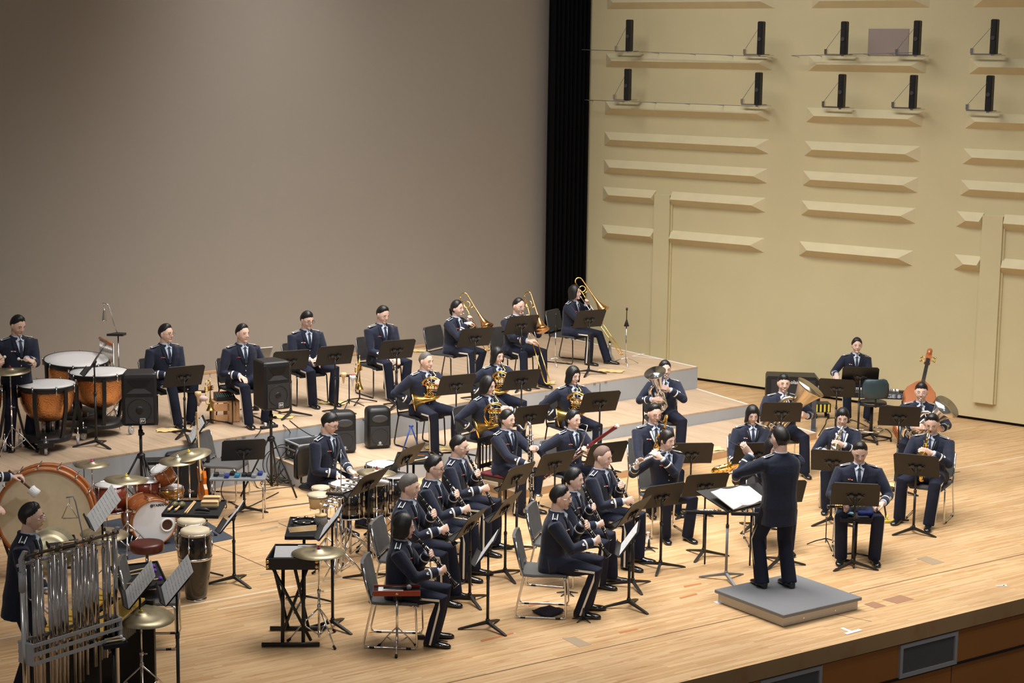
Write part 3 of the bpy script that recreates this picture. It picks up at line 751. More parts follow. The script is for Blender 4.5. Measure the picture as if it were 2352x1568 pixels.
def isect(p, q, r, s):
    """intersection of lines pq and rs in plan"""
    p, q, r, s = [V((a[0], a[1])) for a in (p, q, r, s)]; d1 = q - p; d2 = s - r; k = d1.x * d2.y - d1.y * d2.x
    t = ((r.x - p.x) * d2.y - (r.y - p.y) * d2.x) / k; return p + d1 * t
Z1, Z2, Z3 = .10, .29, .65
A3, B3 = at(33, 1080, Z3), at(1603, 842, Z3); d3 = (B3 - A3).normalized()
R3 = at(1368, 789, Z3); c1_, c2_ = at(486, 856, Z3), at(1262, 759, Z3); dc = (c2_ - c1_).normalized()
BR3 = isect(B3, R3, c1_, c2_); L3 = A3 - d3 * 3.5; BL3 = isect(L3, L3 + V((-d3.y, d3.x, 0)), c1_, c2_)
nc = V((dc.y, -dc.x)).normalized() * .062; BR3 = BR3 + nc; BL3 = BL3 + nc
A2, B2 = at(724, 1087, Z2), at(1722, 928, Z2); d2_ = (B2 - A2).normalized(); rr2 = at(1610, 894, Z2)
BR2 = isect(B2, rr2, A3, B3); LL2 = at(624, 1047, Z2); BL2 = isect(A2, LL2, A3, B3); n3 = V((d3.y, -d3.x)).normalized() * .004; BR2 = BR2 + n3; BL2 = BL2 + n3
B1 = at(1876, 993, Z1); A1 = B1 - d3 * 6.0; rr1 = at(1842, 983, Z1); BR1 = isect(B1, rr1, A2, B2); BL1 = isect(A1, A1 + V((-d3.y, d3.x, 0)), A2, B2); BR1 = BR1 + n3; BL1 = BL1 + n3
def riser(pts, z1, lab, sides, ang, nseam):
    t = thing('riser_platform', lab, 'riser', (0, 0, 0)); C0 = sum([V((p[0], p[1])) for p in pts], V((0, 0))) / len(pts)
    M = Matrix.Translation((C0.x, C0.y, 0)) @ Rz(ang); Mi = M.inverted(); t.matrix_world = M
    lp = [Mi @ V((p[0], p[1], 0)) for p in pts]
    b = MB(); poly_slab(b, lp, z1 - .022, z1); b.build('top_board', riserm, t)
    b = MB(); poly_slab(b, [p * .9996 for p in lp], 0, z1 - .024); b.build('side_panel', sides, t)
    n = nseam; p, q = lp[0], lp[1]; d = (q - p).normalized(); nn = V((d.y, -d.x, 0))
    for i in range(1, n):
        g = MB(); g.mat(groove); c = p + (q - p) * i / n; x = Matrix.Translation((c.x, c.y, z1 / 2)) @ Rz(math.atan2(d.y, d.x)); g.box((0, -.0005, -.012), (.008, .003, z1 - .03), x)
        for k in (-1, 1): g.mat(greymetal).box((.12 * k, -.006, z1 / 2 - .018), (.05, .012, .022), x) if z1 > .5 else None
        g.build('joint', None, t)
    pass
    e = MB(); 
    for p, q in ((lp[1], lp[2]),):
        d = (q - p).normalized(); x = Matrix.Translation((p + q) / 2 + V((0, 0, z1 + .001)) + V((-d.y, d.x, 0)) * .03) @ Rz(math.atan2(d.y, d.x)); e.box((0, 0, 0), ((q - p).length - .02, .035, .002), x)
    e.build('edge_tape', white, t)
    return t
an3 = math.atan2(d3.y, d3.x)
riser([L3, B3, BR3, BL3], Z3, 'tallest riser, pale boards over light grey sides, along the backdrop', alu, an3 + PI / 2, 7)
riser([A2, B2, BR2, BL2], Z2, 'middle riser step carrying the horn players, light grey front', alu, an3 + PI / 2, 4)
riser([A1, B1, BR1, BL1], Z1, 'lowest riser step with raw wooden edge, before the middle step', tanwood, an3 + PI / 2, 4)
# white tape corner marks on the tall riser
b = MB()
for p, q in (((1452, 818), (1480, 812)), ((1452, 818), (1515, 824))):
    a, c = at(*p, Z3), at(*q, Z3); d = c - a; b.box(((a + c) / 2 + V((0, 0, .0025))) * 0, (d.length, .03, .002), Matrix.Translation((a + c) / 2 + V((0, 0, .003))) @ Rz(math.atan2(d.y, d.x)))
tag(b.build('tape_mark', white), 'white tape corner mark on the tall riser near the yellow wall', 'tape')
# backdrop
cyc = mat('backdrop_cloth', (.37, .33, .285), .9, var=.03, vscale=1)
P0, P1 = c1_ - dc * 14, c2_ + dc * .6; d = P1 - P0
b = MB(); b.box((0, .05, 6), (d.length, .1, 12)); o = struct(b.build('wall_back', cyc)); o.matrix_world = Matrix.Translation(((P0.x + P1.x) / 2, (P0.y + P1.y) / 2, 0)) @ Rz(math.atan2(dc.y, dc.x))
b = MB(); b.box((0, -.03, Z3 + .022), (d.length - .1, .05, .04)); o = struct(b.build('baseboard_back', tanwood)); o.matrix_world = Matrix.Translation(((P0.x + P1.x) / 2, (P0.y + P1.y) / 2, 0)) @ Rz(math.atan2(dc.y, dc.x))
# side wall (flat), with local x along the wall and y towards the stage
WA = rad(-38.3); WO = V((3.31, 31.42, 0)); wX = V((math.cos(WA), math.sin(WA), 0)); WM = Matrix.Translation(WO) @ Rz(WA + PI); WMi = WM.inverted()
def wpx(px, py):
    """(s, z) on the wall plane; s grows to the right of the photo"""
    d = WMi.to_3x3() @ ray(px, py); c = WMi @ cC; q = c + d * (-c.y / d.y); return -q.x, q.z
wallm = mat('yellow_wall_paint', (.64, .57, .345), .55, var=.05, vscale=1.5)
WL = wpx(1351, 340)[0]
b = MB()
def wbox(b, s0, s1, z0, z1, y0, y1): b.box((-(s0 + s1) / 2, (y0 + y1) / 2, (z0 + z1) / 2), (abs(s1 - s0), abs(y1 - y0), abs(z1 - z0)))
wbox(b, WL, 14, .05, 9, -.3, 0); o = struct(b.build('wall_right', wallm)); o.matrix_world = WM
b = MB(); wbox(b, WL + .1, 14, 0, .05, -.3, -.05); o = struct(b.build('baseboard_right', groove)); o.matrix_world = WM
# slats: ridge bars with hipped ends
def slat(s0, s1, z, h0=True, h1=True, nm=0):
    h, dp, hp = .245, .125, .21; q0 = s0 + (hp if h0 else 0); q1 = s1 - (hp if h1 else 0)
    if not h0: q0 = s0 - .0
    vs = [(-s0, 0, z), (-s1, 0, z), (-s1, 0, z + h), (-s0, 0, z + h), (-q0, dp, z + h * .46), (-q1, dp, z + h * .46)]
    if not h0: vs[4] = (-(s0 + .03), dp, z + h * .46)
    if not h1: vs[5] = (-(s1 - .03), dp, z + h * .46)
    m = MB(); m.add(vs, [(0, 1, 5, 4), (3, 4, 5, 2), (0, 4, 3), (1, 2, 5), (0, 3, 2, 1)], smooth=False)
    o = m.build('trim_2', slatm); o.matrix_world = WM; struct(o)
slatm = mat('yellow_slat_paint', (.69, .61, .385), .5, var=.08, vscale=4)
RZ = [6.465, 5.445, 4.605, 4.05, 3.555, 3.06, 2.375]
for i, z in enumerate(RZ):
    if i < 5: slat(-2.15, 1.28 - .008 * i, z)
    else: slat(-2.16, -1.0, z, True, False); slat(-.66, 1.23, z, False, True)
    slat(1.97 - .01 * i, 4.07 - .014 * i, z)
    if i < 5: slat(4.80 - .015 * i, 8.4, z)
    else: slat(4.70, 5.16, z, True, False); slat(5.50, 8.4, z, False, True)
# raised vertical bands (door jamb covers)
for s0, s1, px, py, zt in ((-.995, -.665, 1500, 830, 3.24), (5.165, 5.50, 2258, 924, 3.27)):
    zb = wpx(px, py)[1] if s0 > 0 else 0.05
    b = MB(); wbox(b, s0, s1, zb, zt, 0, .07); wbox(b, s1 + .002, s1 + .03, zb if s0 > 0 else .05, zt, 0, .03); o = struct(b.build('trim_3', wallm)); o.matrix_world = WM
# black speaker columns on the slats of the two upper rows
def column(px, y0, y1, lab):
    s, z0 = wpx(px, y1); h = .86 if False else None
    t = thing('column_speaker', lab, 'speaker', group='black columns on the wall slats', M=WM)
    dpt = .45; c = ray(px, y1); q0 = WMi @ (cC + c * 1.0); 
    def wy(px, py, yy): d = WMi.to_3x3() @ ray(px, py); c = WMi @ cC; return c + d * ((yy - c.y) / d.y)
    B, Tt = wy(px - 3, y1, dpt), wy(px + 1, y0, dpt)
    t.matrix_world = WM @ Matrix.Translation((B.x, B.y, B.z)); H_ = Tt.z - B.z
    m = MB(); m.box((0, 0, H_ / 2), (.10, .11, H_), None, .012); m.build('cabinet', blackm, t)
    m = MB(); m.tube([(0, .05, H_ * .47), (0, .068, H_ * .47)], .032, 16); m.build('driver', mat('dim_driver', (.05, .05, .055), .4), t)
    m = MB(); m.box((0.0, -dpt / 2 + .05, -.012), (.05, dpt - .02, .02)); m.box((.25, -.30, .0), (.5, .03, .025)); m.box((.48, -.30, .05), (.05, .05, .08)); m.tube([(0, -.06, -.012), (0, -.06, .03)], .03, 8); m.build('bracket', silver, t)
    m = MB(); m.tube([(.48, -.30, .09), (.02, .055, H_ * .80)], .004, 5); m.build('stay_wire', greymetal, t)
for (px, y0, y1), lab in zip(((1448, 45, 118), (1750, 49, 126), (1941, 49, 126), (2108, 47, 127), (2285, 44, 125), (1444, 158, 231), (1744, 166, 242), (1935, 170, 248), (2099, 172, 250), (2274, 173, 256)),
    ('beside the curtain, upper row', 'at the right end of the first slat, upper row', 'left of the grey wall patch, upper row', 'covering the right edge of the grey wall patch, upper row', 'nearest the right edge of the photo, upper row',
     'beside the curtain, lower row', 'at the right end of the first slat, lower row', 'at the left end of the second slat, lower row', 'at the right end of the second slat, lower row', 'nearest the right edge of the photo, lower row')):
    column(px, y0, y1, 'slim black column speaker ' + lab)
s0, zt = wpx(1996, 66); s1, zb = wpx(2086, 125)
b = MB(); wbox(b, s0, s1, zb - .02, zt, 0, .012); o = tag(b.build('wall_patch', mat('grey_pink_panel', (.33, .27, .24), .7)), 'square greyish pink panel high on the yellow wall', 'panel'); o.matrix_world = WM
for i, (p, q, lab) in enumerate((((1352, 114), (1775, 130), 'first'), ((1835, 128), (2110, 121), 'second'), ((1362, 229), (1745, 243), 'third'))):
    a, c = wpx(*p), wpx(*q); b = MB(); b.tube([(-a[0], .25, a[1]), (-c[0], .25, c[1])], .006, 6)
    for k in range(6): f_ = k / 5; x = -(a[0] + (c[0] - a[0]) * f_); z = a[1] + (c[1] - a[1]) * f_; b.tube([(x, .25, z), (x, .0, z - .02)], .004, 5)
    o = tag(b.build('metal_rail', greymetal), 'thin metal rail above the slat, %s' % ['top row by the curtain', 'top row under the grey patch', 'second row by the curtain'][i], 'rail'); o.matrix_world = WM
# black curtain
b = MB(); p0 = at(1254, 762, Z3); p1 = at(1352, 770, Z3); p0 = V((p0.x, p0.y - .25, 0)); wl = WO + wX * (WL + .12); p1 = V((wl.x, wl.y + .15, 0)); d = (p1 - p0); nn = V((-d.y, d.x, 0)).normalized()
N = 120; ring = []
for z in (Z3 - .0, Z3 + 1, 4, 9.5):
    ring.append([V((p0.x, p0.y, z)) + d * i / N + nn * .055 * math.sin(i * .55 + .5 * math.sin(i * .21 + z * .3)) for i in range(N + 1)] + [V((p0.x, p0.y, z)) + d * i / N + nn * (.055 * math.sin(i * .55 + .5 * math.sin(i * .21 + z * .3)) + .02) for i in range(N, -1, -1)])
b.loft(ring); o = tag(b.build('stage_curtain', mat('black_velour', (.0045, .0045, .005), .95, spec=.1)), 'tall black pleated curtain between the brown backdrop and the yellow wall', 'curtain')
# podium
L_, F_, R_, K_ = at(1643.4, 1354, .14), at(1798.2, 1413, .14), at(1980, 1371, .14), at(1818.2, 1314, .14)
cx = (L_ + F_ + R_ + K_) / 4; pa = rad(35.2)
t = thing('conductor_podium', 'low square grey carpeted podium under the conductor', 'podium', (cx.x, cx.y, 0), pa)
b = MB(); b.box((0, 0, .1225), (1.12, 1.05, .035), None, .004); b.build('top_board', mat('podium_carpet', (.20, .205, .215), .9, bump=.3, bscale=300), t)
b = MB(); b.box((0, 0, .055), (1.06, .99, .096)); b.build('base', mat('podium_alu', (.42, .42, .42), .35, .5), t)
b = MB()
for x in (-.25, .2): b.tube([(x, -.495, .05), (x, -.50, .05)], .008, 8)
b.build('screw', silver, t)
# marks on the stage floor
def quad(name, pts, m, lab, cat, z=.002, zz=0, kind=None):
    b = MB(); P = [at(x, y, zz) for x, y in pts]; c = sum(P, V()) / len(P); poly_slab(b, [p - c for p in P], 0, z); o = b.build(name, m); o.location = (c.x, c.y, zz)
    if kind: o['kind'] = kind
    else: tag(o, lab, cat)
    return o
hm = mat('worn_floor_hatch', (.36, .27, .17), .6); rm = mat('reddish_floor_hatch', (.34, .18, .10), .6)
quad('trim_4', [(1291, 1465), (1320, 1462), (1359, 1480), (1330, 1486)], hm, 0, 0, kind='structure')
quad('trim_4', [(2105, 1282), (2128, 1277), (2169, 1291), (2142, 1297)], hm, 0, 0, kind='structure')
quad('trim_4', [(1984, 1387), (2006, 1381), (2036, 1391), (2010, 1397)], rm, 0, 0, kind='structure')
quad('trim_4', [(2026, 1377), (2068, 1366), (2100, 1376), (2060, 1386)], rm, 0, 0, kind='structure')
quad('trim_4', [(1413, 1280), (1450, 1262), (1478, 1270), (1450, 1285)], mat('dark_scuff', (.42, .30, .18), .7), 0, 0, kind='structure')
for p in ([(597, 1217), (636, 1208), (640, 1211), (600, 1220)], [(488, 1341), (520, 1335), (521, 1339), (490, 1345)], [(597, 1319), (627, 1313), (628, 1317), (599, 1322)]): quad('trim_4', p, hm, 0, 0, kind='structure')
for p in ([(1103, 1470), (1178, 1452), (1180, 1455), (1106, 1474)], [(1421, 1451), (1462, 1443), (1466, 1446), (1424, 1455)], [(1213, 1390), (1260, 1380), (1262, 1383), (1216, 1393)], [(1570, 1345), (1610, 1338), (1612, 1341), (1572, 1349)], [(1917, 1305), (1960, 1294), (1962, 1297), (1925, 1309)], [(1560, 1372), (1600, 1362), (1602, 1365), (1563, 1375)]):
    quad('trim_5', p, mat('replaced_orange_strip', (.48, .18, .06), .5), 0, 0, kind='structure')
# joints in the floor that run with the boards, tape lines
def fline(p, q, w_, m, zz=0, name='trim_6'):
    a, c = at(*p, zz), at(*q, zz); d = c - a; b = MB(); b.box((0, 0, .0012), (d.length, w_, .0024)); o = b.build(name, m); o.matrix_world = Matrix.Translation(((a.x + c.x) / 2, (a.y + c.y) / 2, zz)) @ Rz(math.atan2(d.y, d.x)); struct(o); return o
gm = mat('floor_joint', (.16, .09, .045), .8); gl = mat('pale_floor_groove', (.75, .62, .45), .6); bt = mat('dark_tape', (.05, .045, .045), .7)
a = fl_px(1976, 1356).y
P = lambda x: FM @ V((x, a, 0))
b = MB(); b.box((0, a, .001), (44, .014, .002)); o = struct(b.build('trim_6', gm)); o.matrix_world = FM
g2 = fl_px(2260, 1065).y; b = MB(); b.box((0, g2, .001), (44, .03, .002)); o = struct(b.build('trim_6', gl)); o.matrix_world = FM
fline((1885, 1404), (2002, 1427), .004, gm); fline((455, 1235), (640, 1315), .012, gm); fline((640, 1201), (680, 1218), .012, gm); fline((520, 1214), (640, 1196), .010, gm)
fline((545, 1176), (720, 1154), .045, bt); fline((560, 1132), (700, 1113), .03, bt); fline((455, 1175), (520, 1165), .03, bt); fline((2155, 1092), (2205, 1083), .02, bt)
fline((500, 1400), (860, 1339), .02, gl)
b = MB(); a, c = at(1933, 1442), at(1961, 1453); d = c - a; b.box((0, 0, .002), (d.length, .045, .003), Matrix.Translation((a + c) / 2) @ Rz(math.atan2(d.y, d.x))); a, c = at(1942, 1456), at(1977, 1446); d = c - a; b.box((0, 0, .0035), (d.length, .05, .003), Matrix.Translation((a + c) / 2) @ Rz(math.atan2(d.y, d.x)))
tag(b.build('tape_mark', white), 'white T-shaped tape mark on the stage edge in front of the podium', 'tape')
b = MB(); a = at(2298, 1345); b.box((0, 0, .003), (.10, .03, .004), Matrix.Translation(a) @ Rz(.1)); b.box((.05, 0, .003), (.04, .06, .004), Matrix.Translation(a) @ Rz(.1)); tag(b.build('tape_scrap', white), 'small white scrap of tape on the bare floor at the far right', 'tape')
b = MB(); a = at(1648, 1384); b.box((0, 0, .003), (.05, .08, .004), Matrix.Translation(a) @ Rz(pa)); tag(b.build('tape_scrap', white), 'white tape scrap at the left corner of the podium', 'tape')
# ============================================================ stands, chairs, percussion and stage gear
def tripod(mb, z, R, r, n=3, a0=.3, flat=False, foot=None):
    for k in range(n):
        a = a0 + 2 * PI * k / n; mb.tube([(0, 0, z), (math.cos(a) * R * .5, math.sin(a) * R * .5, z * .62), (math.cos(a) * R, math.sin(a) * R, r)], [r, r * .95, r * .8], 6)
def mk_stand(H=.98, tilt=28, sheet=None, base=None, name='music_stand', desk=True, mt=None, W=.50):
    """the player sits on the -y side; desk faces -y"""
    mt = mt or blackm; t = thing(name, 'x', 'music stand', group=None)
    b = MB(); b.lathe([(.022, .05), (.022, .10), (.016, .105)], 10)
    for k in range(3):
        a = -PI / 2 + .25 + 2 * PI * k / 3; c, s = math.cos(a), math.sin(a); x = V((c, s, 0)); y = V((-s, c, 0))
        q = lambda d, w_, h0, h1: [x * d + y * w_ + V((0, 0, h1)), x * d - y * w_ + V((0, 0, h1)), x * d - y * w_ + V((0, 0, h0)), x * d + y * w_ + V((0, 0, h0))]
        b.loft([q(.01, .013, .05, .085), q(.10, .014, .035, .062), q(.27, .014, .004, .022), q(.30, .012, .0, .012)], smooth=False)
    b.build('tripod_base', mt, t)
    b = MB(); b.tube([(0, 0, .08), (0, 0, H * .62)], .0155, 10); b.build('lower_pole', mt, t)
    b = MB(); b.tube([(0, 0, H * .60), (0, 0, H - .02)], .011, 10); b.tube([(0, 0, H * .60), (0, 0, H * .64)], .019, 10); b.build('upper_pole', mt if mt is not greymetal else blackm, t)
    if desk:
        D = Matrix.Translation((0, 0, H)) @ Rx(-rad(tilt))
        m = MB(); Wd, Hd = W / 2, .165
        pts = [(-Wd + .03, -Hd), (Wd - .03, -Hd), (Wd, -Hd + .0), (Wd, Hd - .03), (Wd - .03, Hd), (-Wd + .03, Hd), (-Wd, Hd - .03), (-Wd, -Hd)]
        pts = [(-Wd, -Hd), (Wd, -Hd), (Wd, Hd - .03), (Wd - .03, Hd), (-Wd + .03, Hd), (-Wd, Hd - .03)]
        m.loft([[V((x, y_, z)) for x, z in pts] for y_ in (-.004, .004)], M=D, smooth=False)
        m.box((0, -.035, -Hd - .004), (W, .065, .006), D); m.box((0, -.066, -Hd + .005), (W, .004, .02), D); dk = m.build('desk', deskm, t)
        m = MB(); m.box((0, .014, -.02), (.20, .016, .014), D); 
        for s in (-1, 1): m.box((s * .045, .020, -.010), (.042, .020, .034), D); m.box((s * .085, .010, -.01), (.012, .008, .13), D @ Matrix.Rotation(s * .5, 4, 'Y'))
        m.tube([(0, 0, H - .06), (0, .012, H - .02)], .014, 8); m.build('desk_clamp', mat('clamp_metal', (.045, .045, .048), .35, .3), t)
        if sheet:
            n, w_, h_ = sheet if isinstance(sheet, tuple) else (2, .225, .30); m = MB()
            for i in range(n):
                x0 = (i - (n - 1) / 2) * (w_ + .004); z0 = -Hd + h_ / 2 + .003
                m.mat(paper).box((x0, -.009 - .001 * i, z0), (w_, .003, h_), D); m.mat(ink)
                for j in range(9):
                    zz = z0 + h_ * .42 - j * h_ * .095
                    m.box((x0, -.0112 - .001 * i, zz - .002), (w_ * .86, .0008, .0018), D)
                    rn = random.Random(j * 7 + i)
                    for q in range(6): m.box((x0 + (rn.random() - .5) * w_ * .8, -.0112 - .001 * i, zz - .003 - rn.random() * .006), (.006, .0008, .007), D)
            o = m.build('sheet_music', None, dk)
    return t
STANDS = {}
def stand(key, px, py, zp, yaw, H, who, tilt=28, sheet=None, off=0, name='music_stand', kind=None, hub=True, W=.50, label=None):
    """px,py = centre of the desk in the photo; yaw = facing of the player who reads it"""
    k = (round(H, 2), tilt, sheet, W)
    if k not in STANDS:
        STANDS[k] = mk_stand(H, tilt, sheet, W=W); first = STANDS[k]; new = first
    else: new = dup(STANDS[k])
    P = at(px, py, zp + H); new.location = (P.x, P.y, zp); new.rotation_euler = (0, 0, rad(yaw) - PI / 2)
    new['label'] = label or ('black music stand ' + who); new['category'] = 'music stand'; new['group'] = 'black music stands'
    return new
def mk_chair(fabric=greyup, frame=chrome):
    """faces +y, seat centre over the origin"""
    t = thing('stacking_chair', 'x', 'chair'); w_ = .235
    for s in (-1, 1):
        b = MB(); b.tube([(s * w_, .21, .435), (s * w_, .225, .40), (s * (w_ + .01), .24, .05), (s * (w_ + .01), .225, .013), (s * (w_ + .01), .19, .011), (s * (w_ + .01), -.24, .011), (s * (w_ + .01), -.275, .02), (s * (w_ + .01), -.28, .06), (s * w_, -.20, .42), (s * w_, -.225, .50), (s * w_, -.285, .80)], .0105, 8)
        for y in (.16, -.20): b.mat(frame); b.mat(rubber).box((s * (w_ + .01), y, .010), (.026, .05, .018)); b.cur = 0
        if b.mats: b.m = [0] * (len(b.m) - 12) + [1] * 6 + [0] * 0 + [1] * 6; b.mats = [frame, rubber]
        b.build('side_frame', frame, t)
    b = MB(); 
    for y in (.20, -.19): b.tube([(-w_, y, .43), (w_, y, .43)], .009, 8)
    b.build('cross_bar', frame, t)
    b = MB(); R = []
    for y, z, hw in ((.245, .432, .20), (.235, .452, .225), (.10, .458, .235), (-.10, .452, .235), (-.22, .458, .228), (-.235, .470, .215)):
        R.append([V((hw * c, y, z + q)) for c, q in ((-1, -.012), (-.97, .006), (-.5, .002), (.5, .002), (.97, .006), (1, -.012), (.97, -.022), (-.97, -.022))])
    b.loft(R, smooth=False); b.build('seat', fabric, t)
    b = MB(); R = []
    for z, y, hw in ((.50, -.212, .205), (.52, -.222, .228), (.68, -.262, .238), (.80, -.288, .235), (.835, -.295, .215)):
        R.append([V((hw * c, y + q, z)) for c, q in ((-1, -.0), (-.95, -.022), (-.5, -.038), (.5, -.038), (.95, -.022), (1, .0), (.95, .012), (.5, -.006), (-.5, -.006), (-.95, .012))])
    b.loft(R, smooth=False); b.build('backrest', fabric, t)
    return t
CH0 = {}
def chair(key, lab, dark=False, back=0., yaw=None, M=None, side=0., rot=0.):
    """chair under the person key"""
    k = 'd' if dark else 'g'
    if k not in CH0: CH0[k] = c = mk_chair(darkup if dark else greyup, mat('black_chrome', (.10, .10, .105), .2, 1.) if dark else chrome)
    else: c = dup(CH0[k])
    if key:
        p = EPA[key]; y = p['yw'] + rad(rot); o = Rz(y) @ V((side, .02 - back, 0)); c.matrix_world = Matrix.Translation(p['loc'] + o) @ Rz(y)
    else: c.matrix_world = M
    c['label'] = lab; c['category'] = 'chair'; c['group'] = 'stacking chairs'
    return c
# ---- percussion
def ring_drum(mb_parts, t, R, h, shell, head, M, lugs=8, hoop=chrome, both=False, names=('shell', 'drum_head', 'hoop', 'tension_rod')):
    b = MB(); b.lathe([(R * .97, -h / 2), (R * .97, h / 2)], 36, M); b.build('shell', shell, t)
    for s in ((1, -1) if both else (1,)):
        b = MB(); b.lathe([(R * .99, s * h / 2), (R * .985, s * (h / 2 + .006)), (R * .5, s * (h / 2 + .008)), (0.001, s * (h / 2 + .008))], 36, M, caps=False); b.build('drum_head', head, t)
    b = MB()
    for s in (1, -1): b.torus((0, 0, s * (h / 2 + .004)), R, .008, 40, 8, M)
    b.build('hoop', hoop, t)
    b = MB(); b.mat(chrome)
    for k in range(lugs):
        a = 2 * PI * k / lugs; x, y = math.cos(a) * (R + .010), math.sin(a) * (R + .010)
        b.tube([(x, y, h / 2 + .012), (x, y, -h / 2 - .01)], .0035, 5, M); b.box((x, y, h * .22), (.022, .022, min(.05, h * .3)), M @ Rz(0)); 
        if h > .2: b.box((x, y, -h * .22), (.022, .022, .05), M)
    b.build('tension_rods', None, t)
def legs3(mb, z, R, r, a0, M=None, brace=True, ztop=None):
    """chrome stand legs with braces and rubber feet"""
    for k in range(3):
        a = a0 + 2 * PI * k / 3; c, s = math.cos(a), math.sin(a)
        f = V((c * R, s * R, .012)); m = V((c * R * .55, s * R * .55, z * .52))
        mb.tube([(0, 0, z), m, f], r, 6, M)
        if brace: mb.tube([(0, 0, .06), m], r * .8, 6, M)
    
def feet3(mb, R, a0, M=None):
    for k in range(3):
        a = a0 + 2 * PI * k / 3; c, s = math.cos(a), math.sin(a); mb.tube([(c * R * .93, s * R * .93, .03), (c * R * 1.04, s * R * 1.04, .008)], .014, 6, M)
def cymbal_stand(label, px, py, H, zp=0, R=.22, a0=0.4, tilt=(0, 0), felt=yellow, legR=.30, legs=True, name='cymbal_on_stand', M0=None, pole=chrome, boom=None):
    """px,py = middle of the cymbal"""
    P = at(px, py, zp + H); t = thing(name, label, 'cymbal', (P.x, P.y, zp), 0, 'cymbals')
    b = MB(); b.lathe([(.006, .012), (R * .16, .012), (R * .20, .004), (R * .25, -.006), (R * .6, -.016), (R, -.028), (R * .995, -.030), (R * .6, -.019), (R * .25, -.009), (.006, .008)], 40, caps=False)
    o = b.build('cymbal', goldhead, t); o.matrix_local = Matrix.Translation((0, 0, H)) @ Matrix.Rotation(rad(tilt[0]), 4, 'X') @ Matrix.Rotation(rad(tilt[1]), 4, 'Y')
    b = MB(); b.lathe([(.016, .01), (.016, .03)], 10); b.lathe([(.006, .03), (.010, .036), (.004, .05)], 8); o = b.build('felt_washer', felt, t); o.matrix_local = Matrix.Translation((0, 0, H)) @ Matrix.Rotation(rad(tilt[0]), 4, 'X') @ Matrix.Rotation(rad(tilt[1]), 4, 'Y')
    b = MB(); b.tube([(0, 0, .09), (0, 0, H * .55)], .012, 10); b.tube([(0, 0, H * .50), (0, 0, H + .03)], .008, 8); b.tube([(0, 0, H * .53), (0, 0, H * .57)], .018, 10); b.tube([(0, 0, H - .05), (0, 0, H - .02)], .014, 8); b.box((.03, 0, H * .55), (.04, .008, .015)); b.build('pole', pole, t)
    if legs:
        b = MB(); legs3(b, .34, legR, .008, a0); b.tube([(0, 0, .32), (0, 0, .37)], .018, 10); b.tube([(0, 0, .04), (0, 0, .09)], .014, 8); b.build('legs', pole, t)
        b = MB(); feet3(b, legR, a0); b.build('rubber_feet', rubber, t)
    return t
def timpani(label, px, py, R, H=.84, rot=0., tilt=0):
    P = at(px, py, Z3 + H); t = thing('timpani', label, 'timpani', (P.x, P.y, Z3), rad(rot), 'timpani')
    TM = Matrix.Translation((0, 0, H)) @ Rx(rad(tilt))
    b = MB(); b.lathe([(R * 1.02, -.02), (R * 1.0, .002), (R * .6, .006), (.002, .006)], 48, TM, caps=False); b.build('drum_head', drumhead, t)
    b = MB(); b.lathe([(R * 1.01, -.005), (R * 1.04, .004), (R * 1.055, -.01), (R * 1.055, -.055), (R * 1.02, -.065), (R * .99, -.05)], 48, TM, caps=False); b.build('rim', blackm, t)
    b = MB(); b.lathe([(R * .98, -.05), (R * .97, -.10), (R * .93, -.22), (R * .82, -.33), (R * .62, -.42), (R * .36, -.47), (.04, -.485), (.03, -.50)], 48, TM); b.build('copper_bowl', copper, t)
    for k in range(8):
        a = 2 * PI * (k + .5) / 8; b = MB(); x, y = math.cos(a) * R * 1.07, math.sin(a) * R * 1.07; b.tube([(x, y, .012), (x, y, -.09)], .008, 6, TM); b.tube([(x, y, .012), (x, y, .02)], .014, 6, TM); b.build('tuning_lug', chrome, t)
    for k in range(6):
        a = 2 * PI * k / 6 + .2; c, s = math.cos(a), math.sin(a); b = MB(); b.loft([[V((c * r - s * w_, s * r + c * w_, z)) for w_, r in ((-.024, r0), (.024, r0), (.024, r0 + .03), (-.024, r0 + .03))] for r0, z in ((R * 1.03, H - .04), (R * 1.02, H - .25), (R * .80, .22), (R * .70, .16))], smooth=False); b.build('strut', blackp, t)
    b = MB(); b.lathe([(.10, .22), (R * .78, .19), (R * .84, .16), (R * .80, .12), (.1, .11)], 30); b.box((0, -R * .8, .13), (.20, R * .9, .05)); b.tube([(0, 0, .2), (0, 0, H - .45)], .03, 10); b.build('base', blackp, t)
    b = MB(); b.tube([(.05, .03, .2), (.05, .03, .40)], .02, 8); b.tube([(-.06, -.02, .2), (-.06, -.02, .36)], .014, 8); b.build('pedal_rods', chrome, t)
    for a in (20, 160, 270):
        c, s = math.cos(rad(a)) * R * 1.08, math.sin(rad(a)) * R * 1.08; b = MB(); b.mat(mat('grey_wheel', (.42, .42, .43), .5)); b.tube([(c - .016, s, .06), (c + .016, s, .06)], .055, 18); b.mat(chrome); b.tube([(c - .021, s, .06), (c + .021, s, .06)], .018, 10); b.box((c, s, .13), (.045, .05, .06)); b.tube([(c, s, .14), (c, s, .24)], .010, 8); b.box((c * .85, s * .85, .155), (.06, .06, .03)); b.build('caster', None, t)
    return t
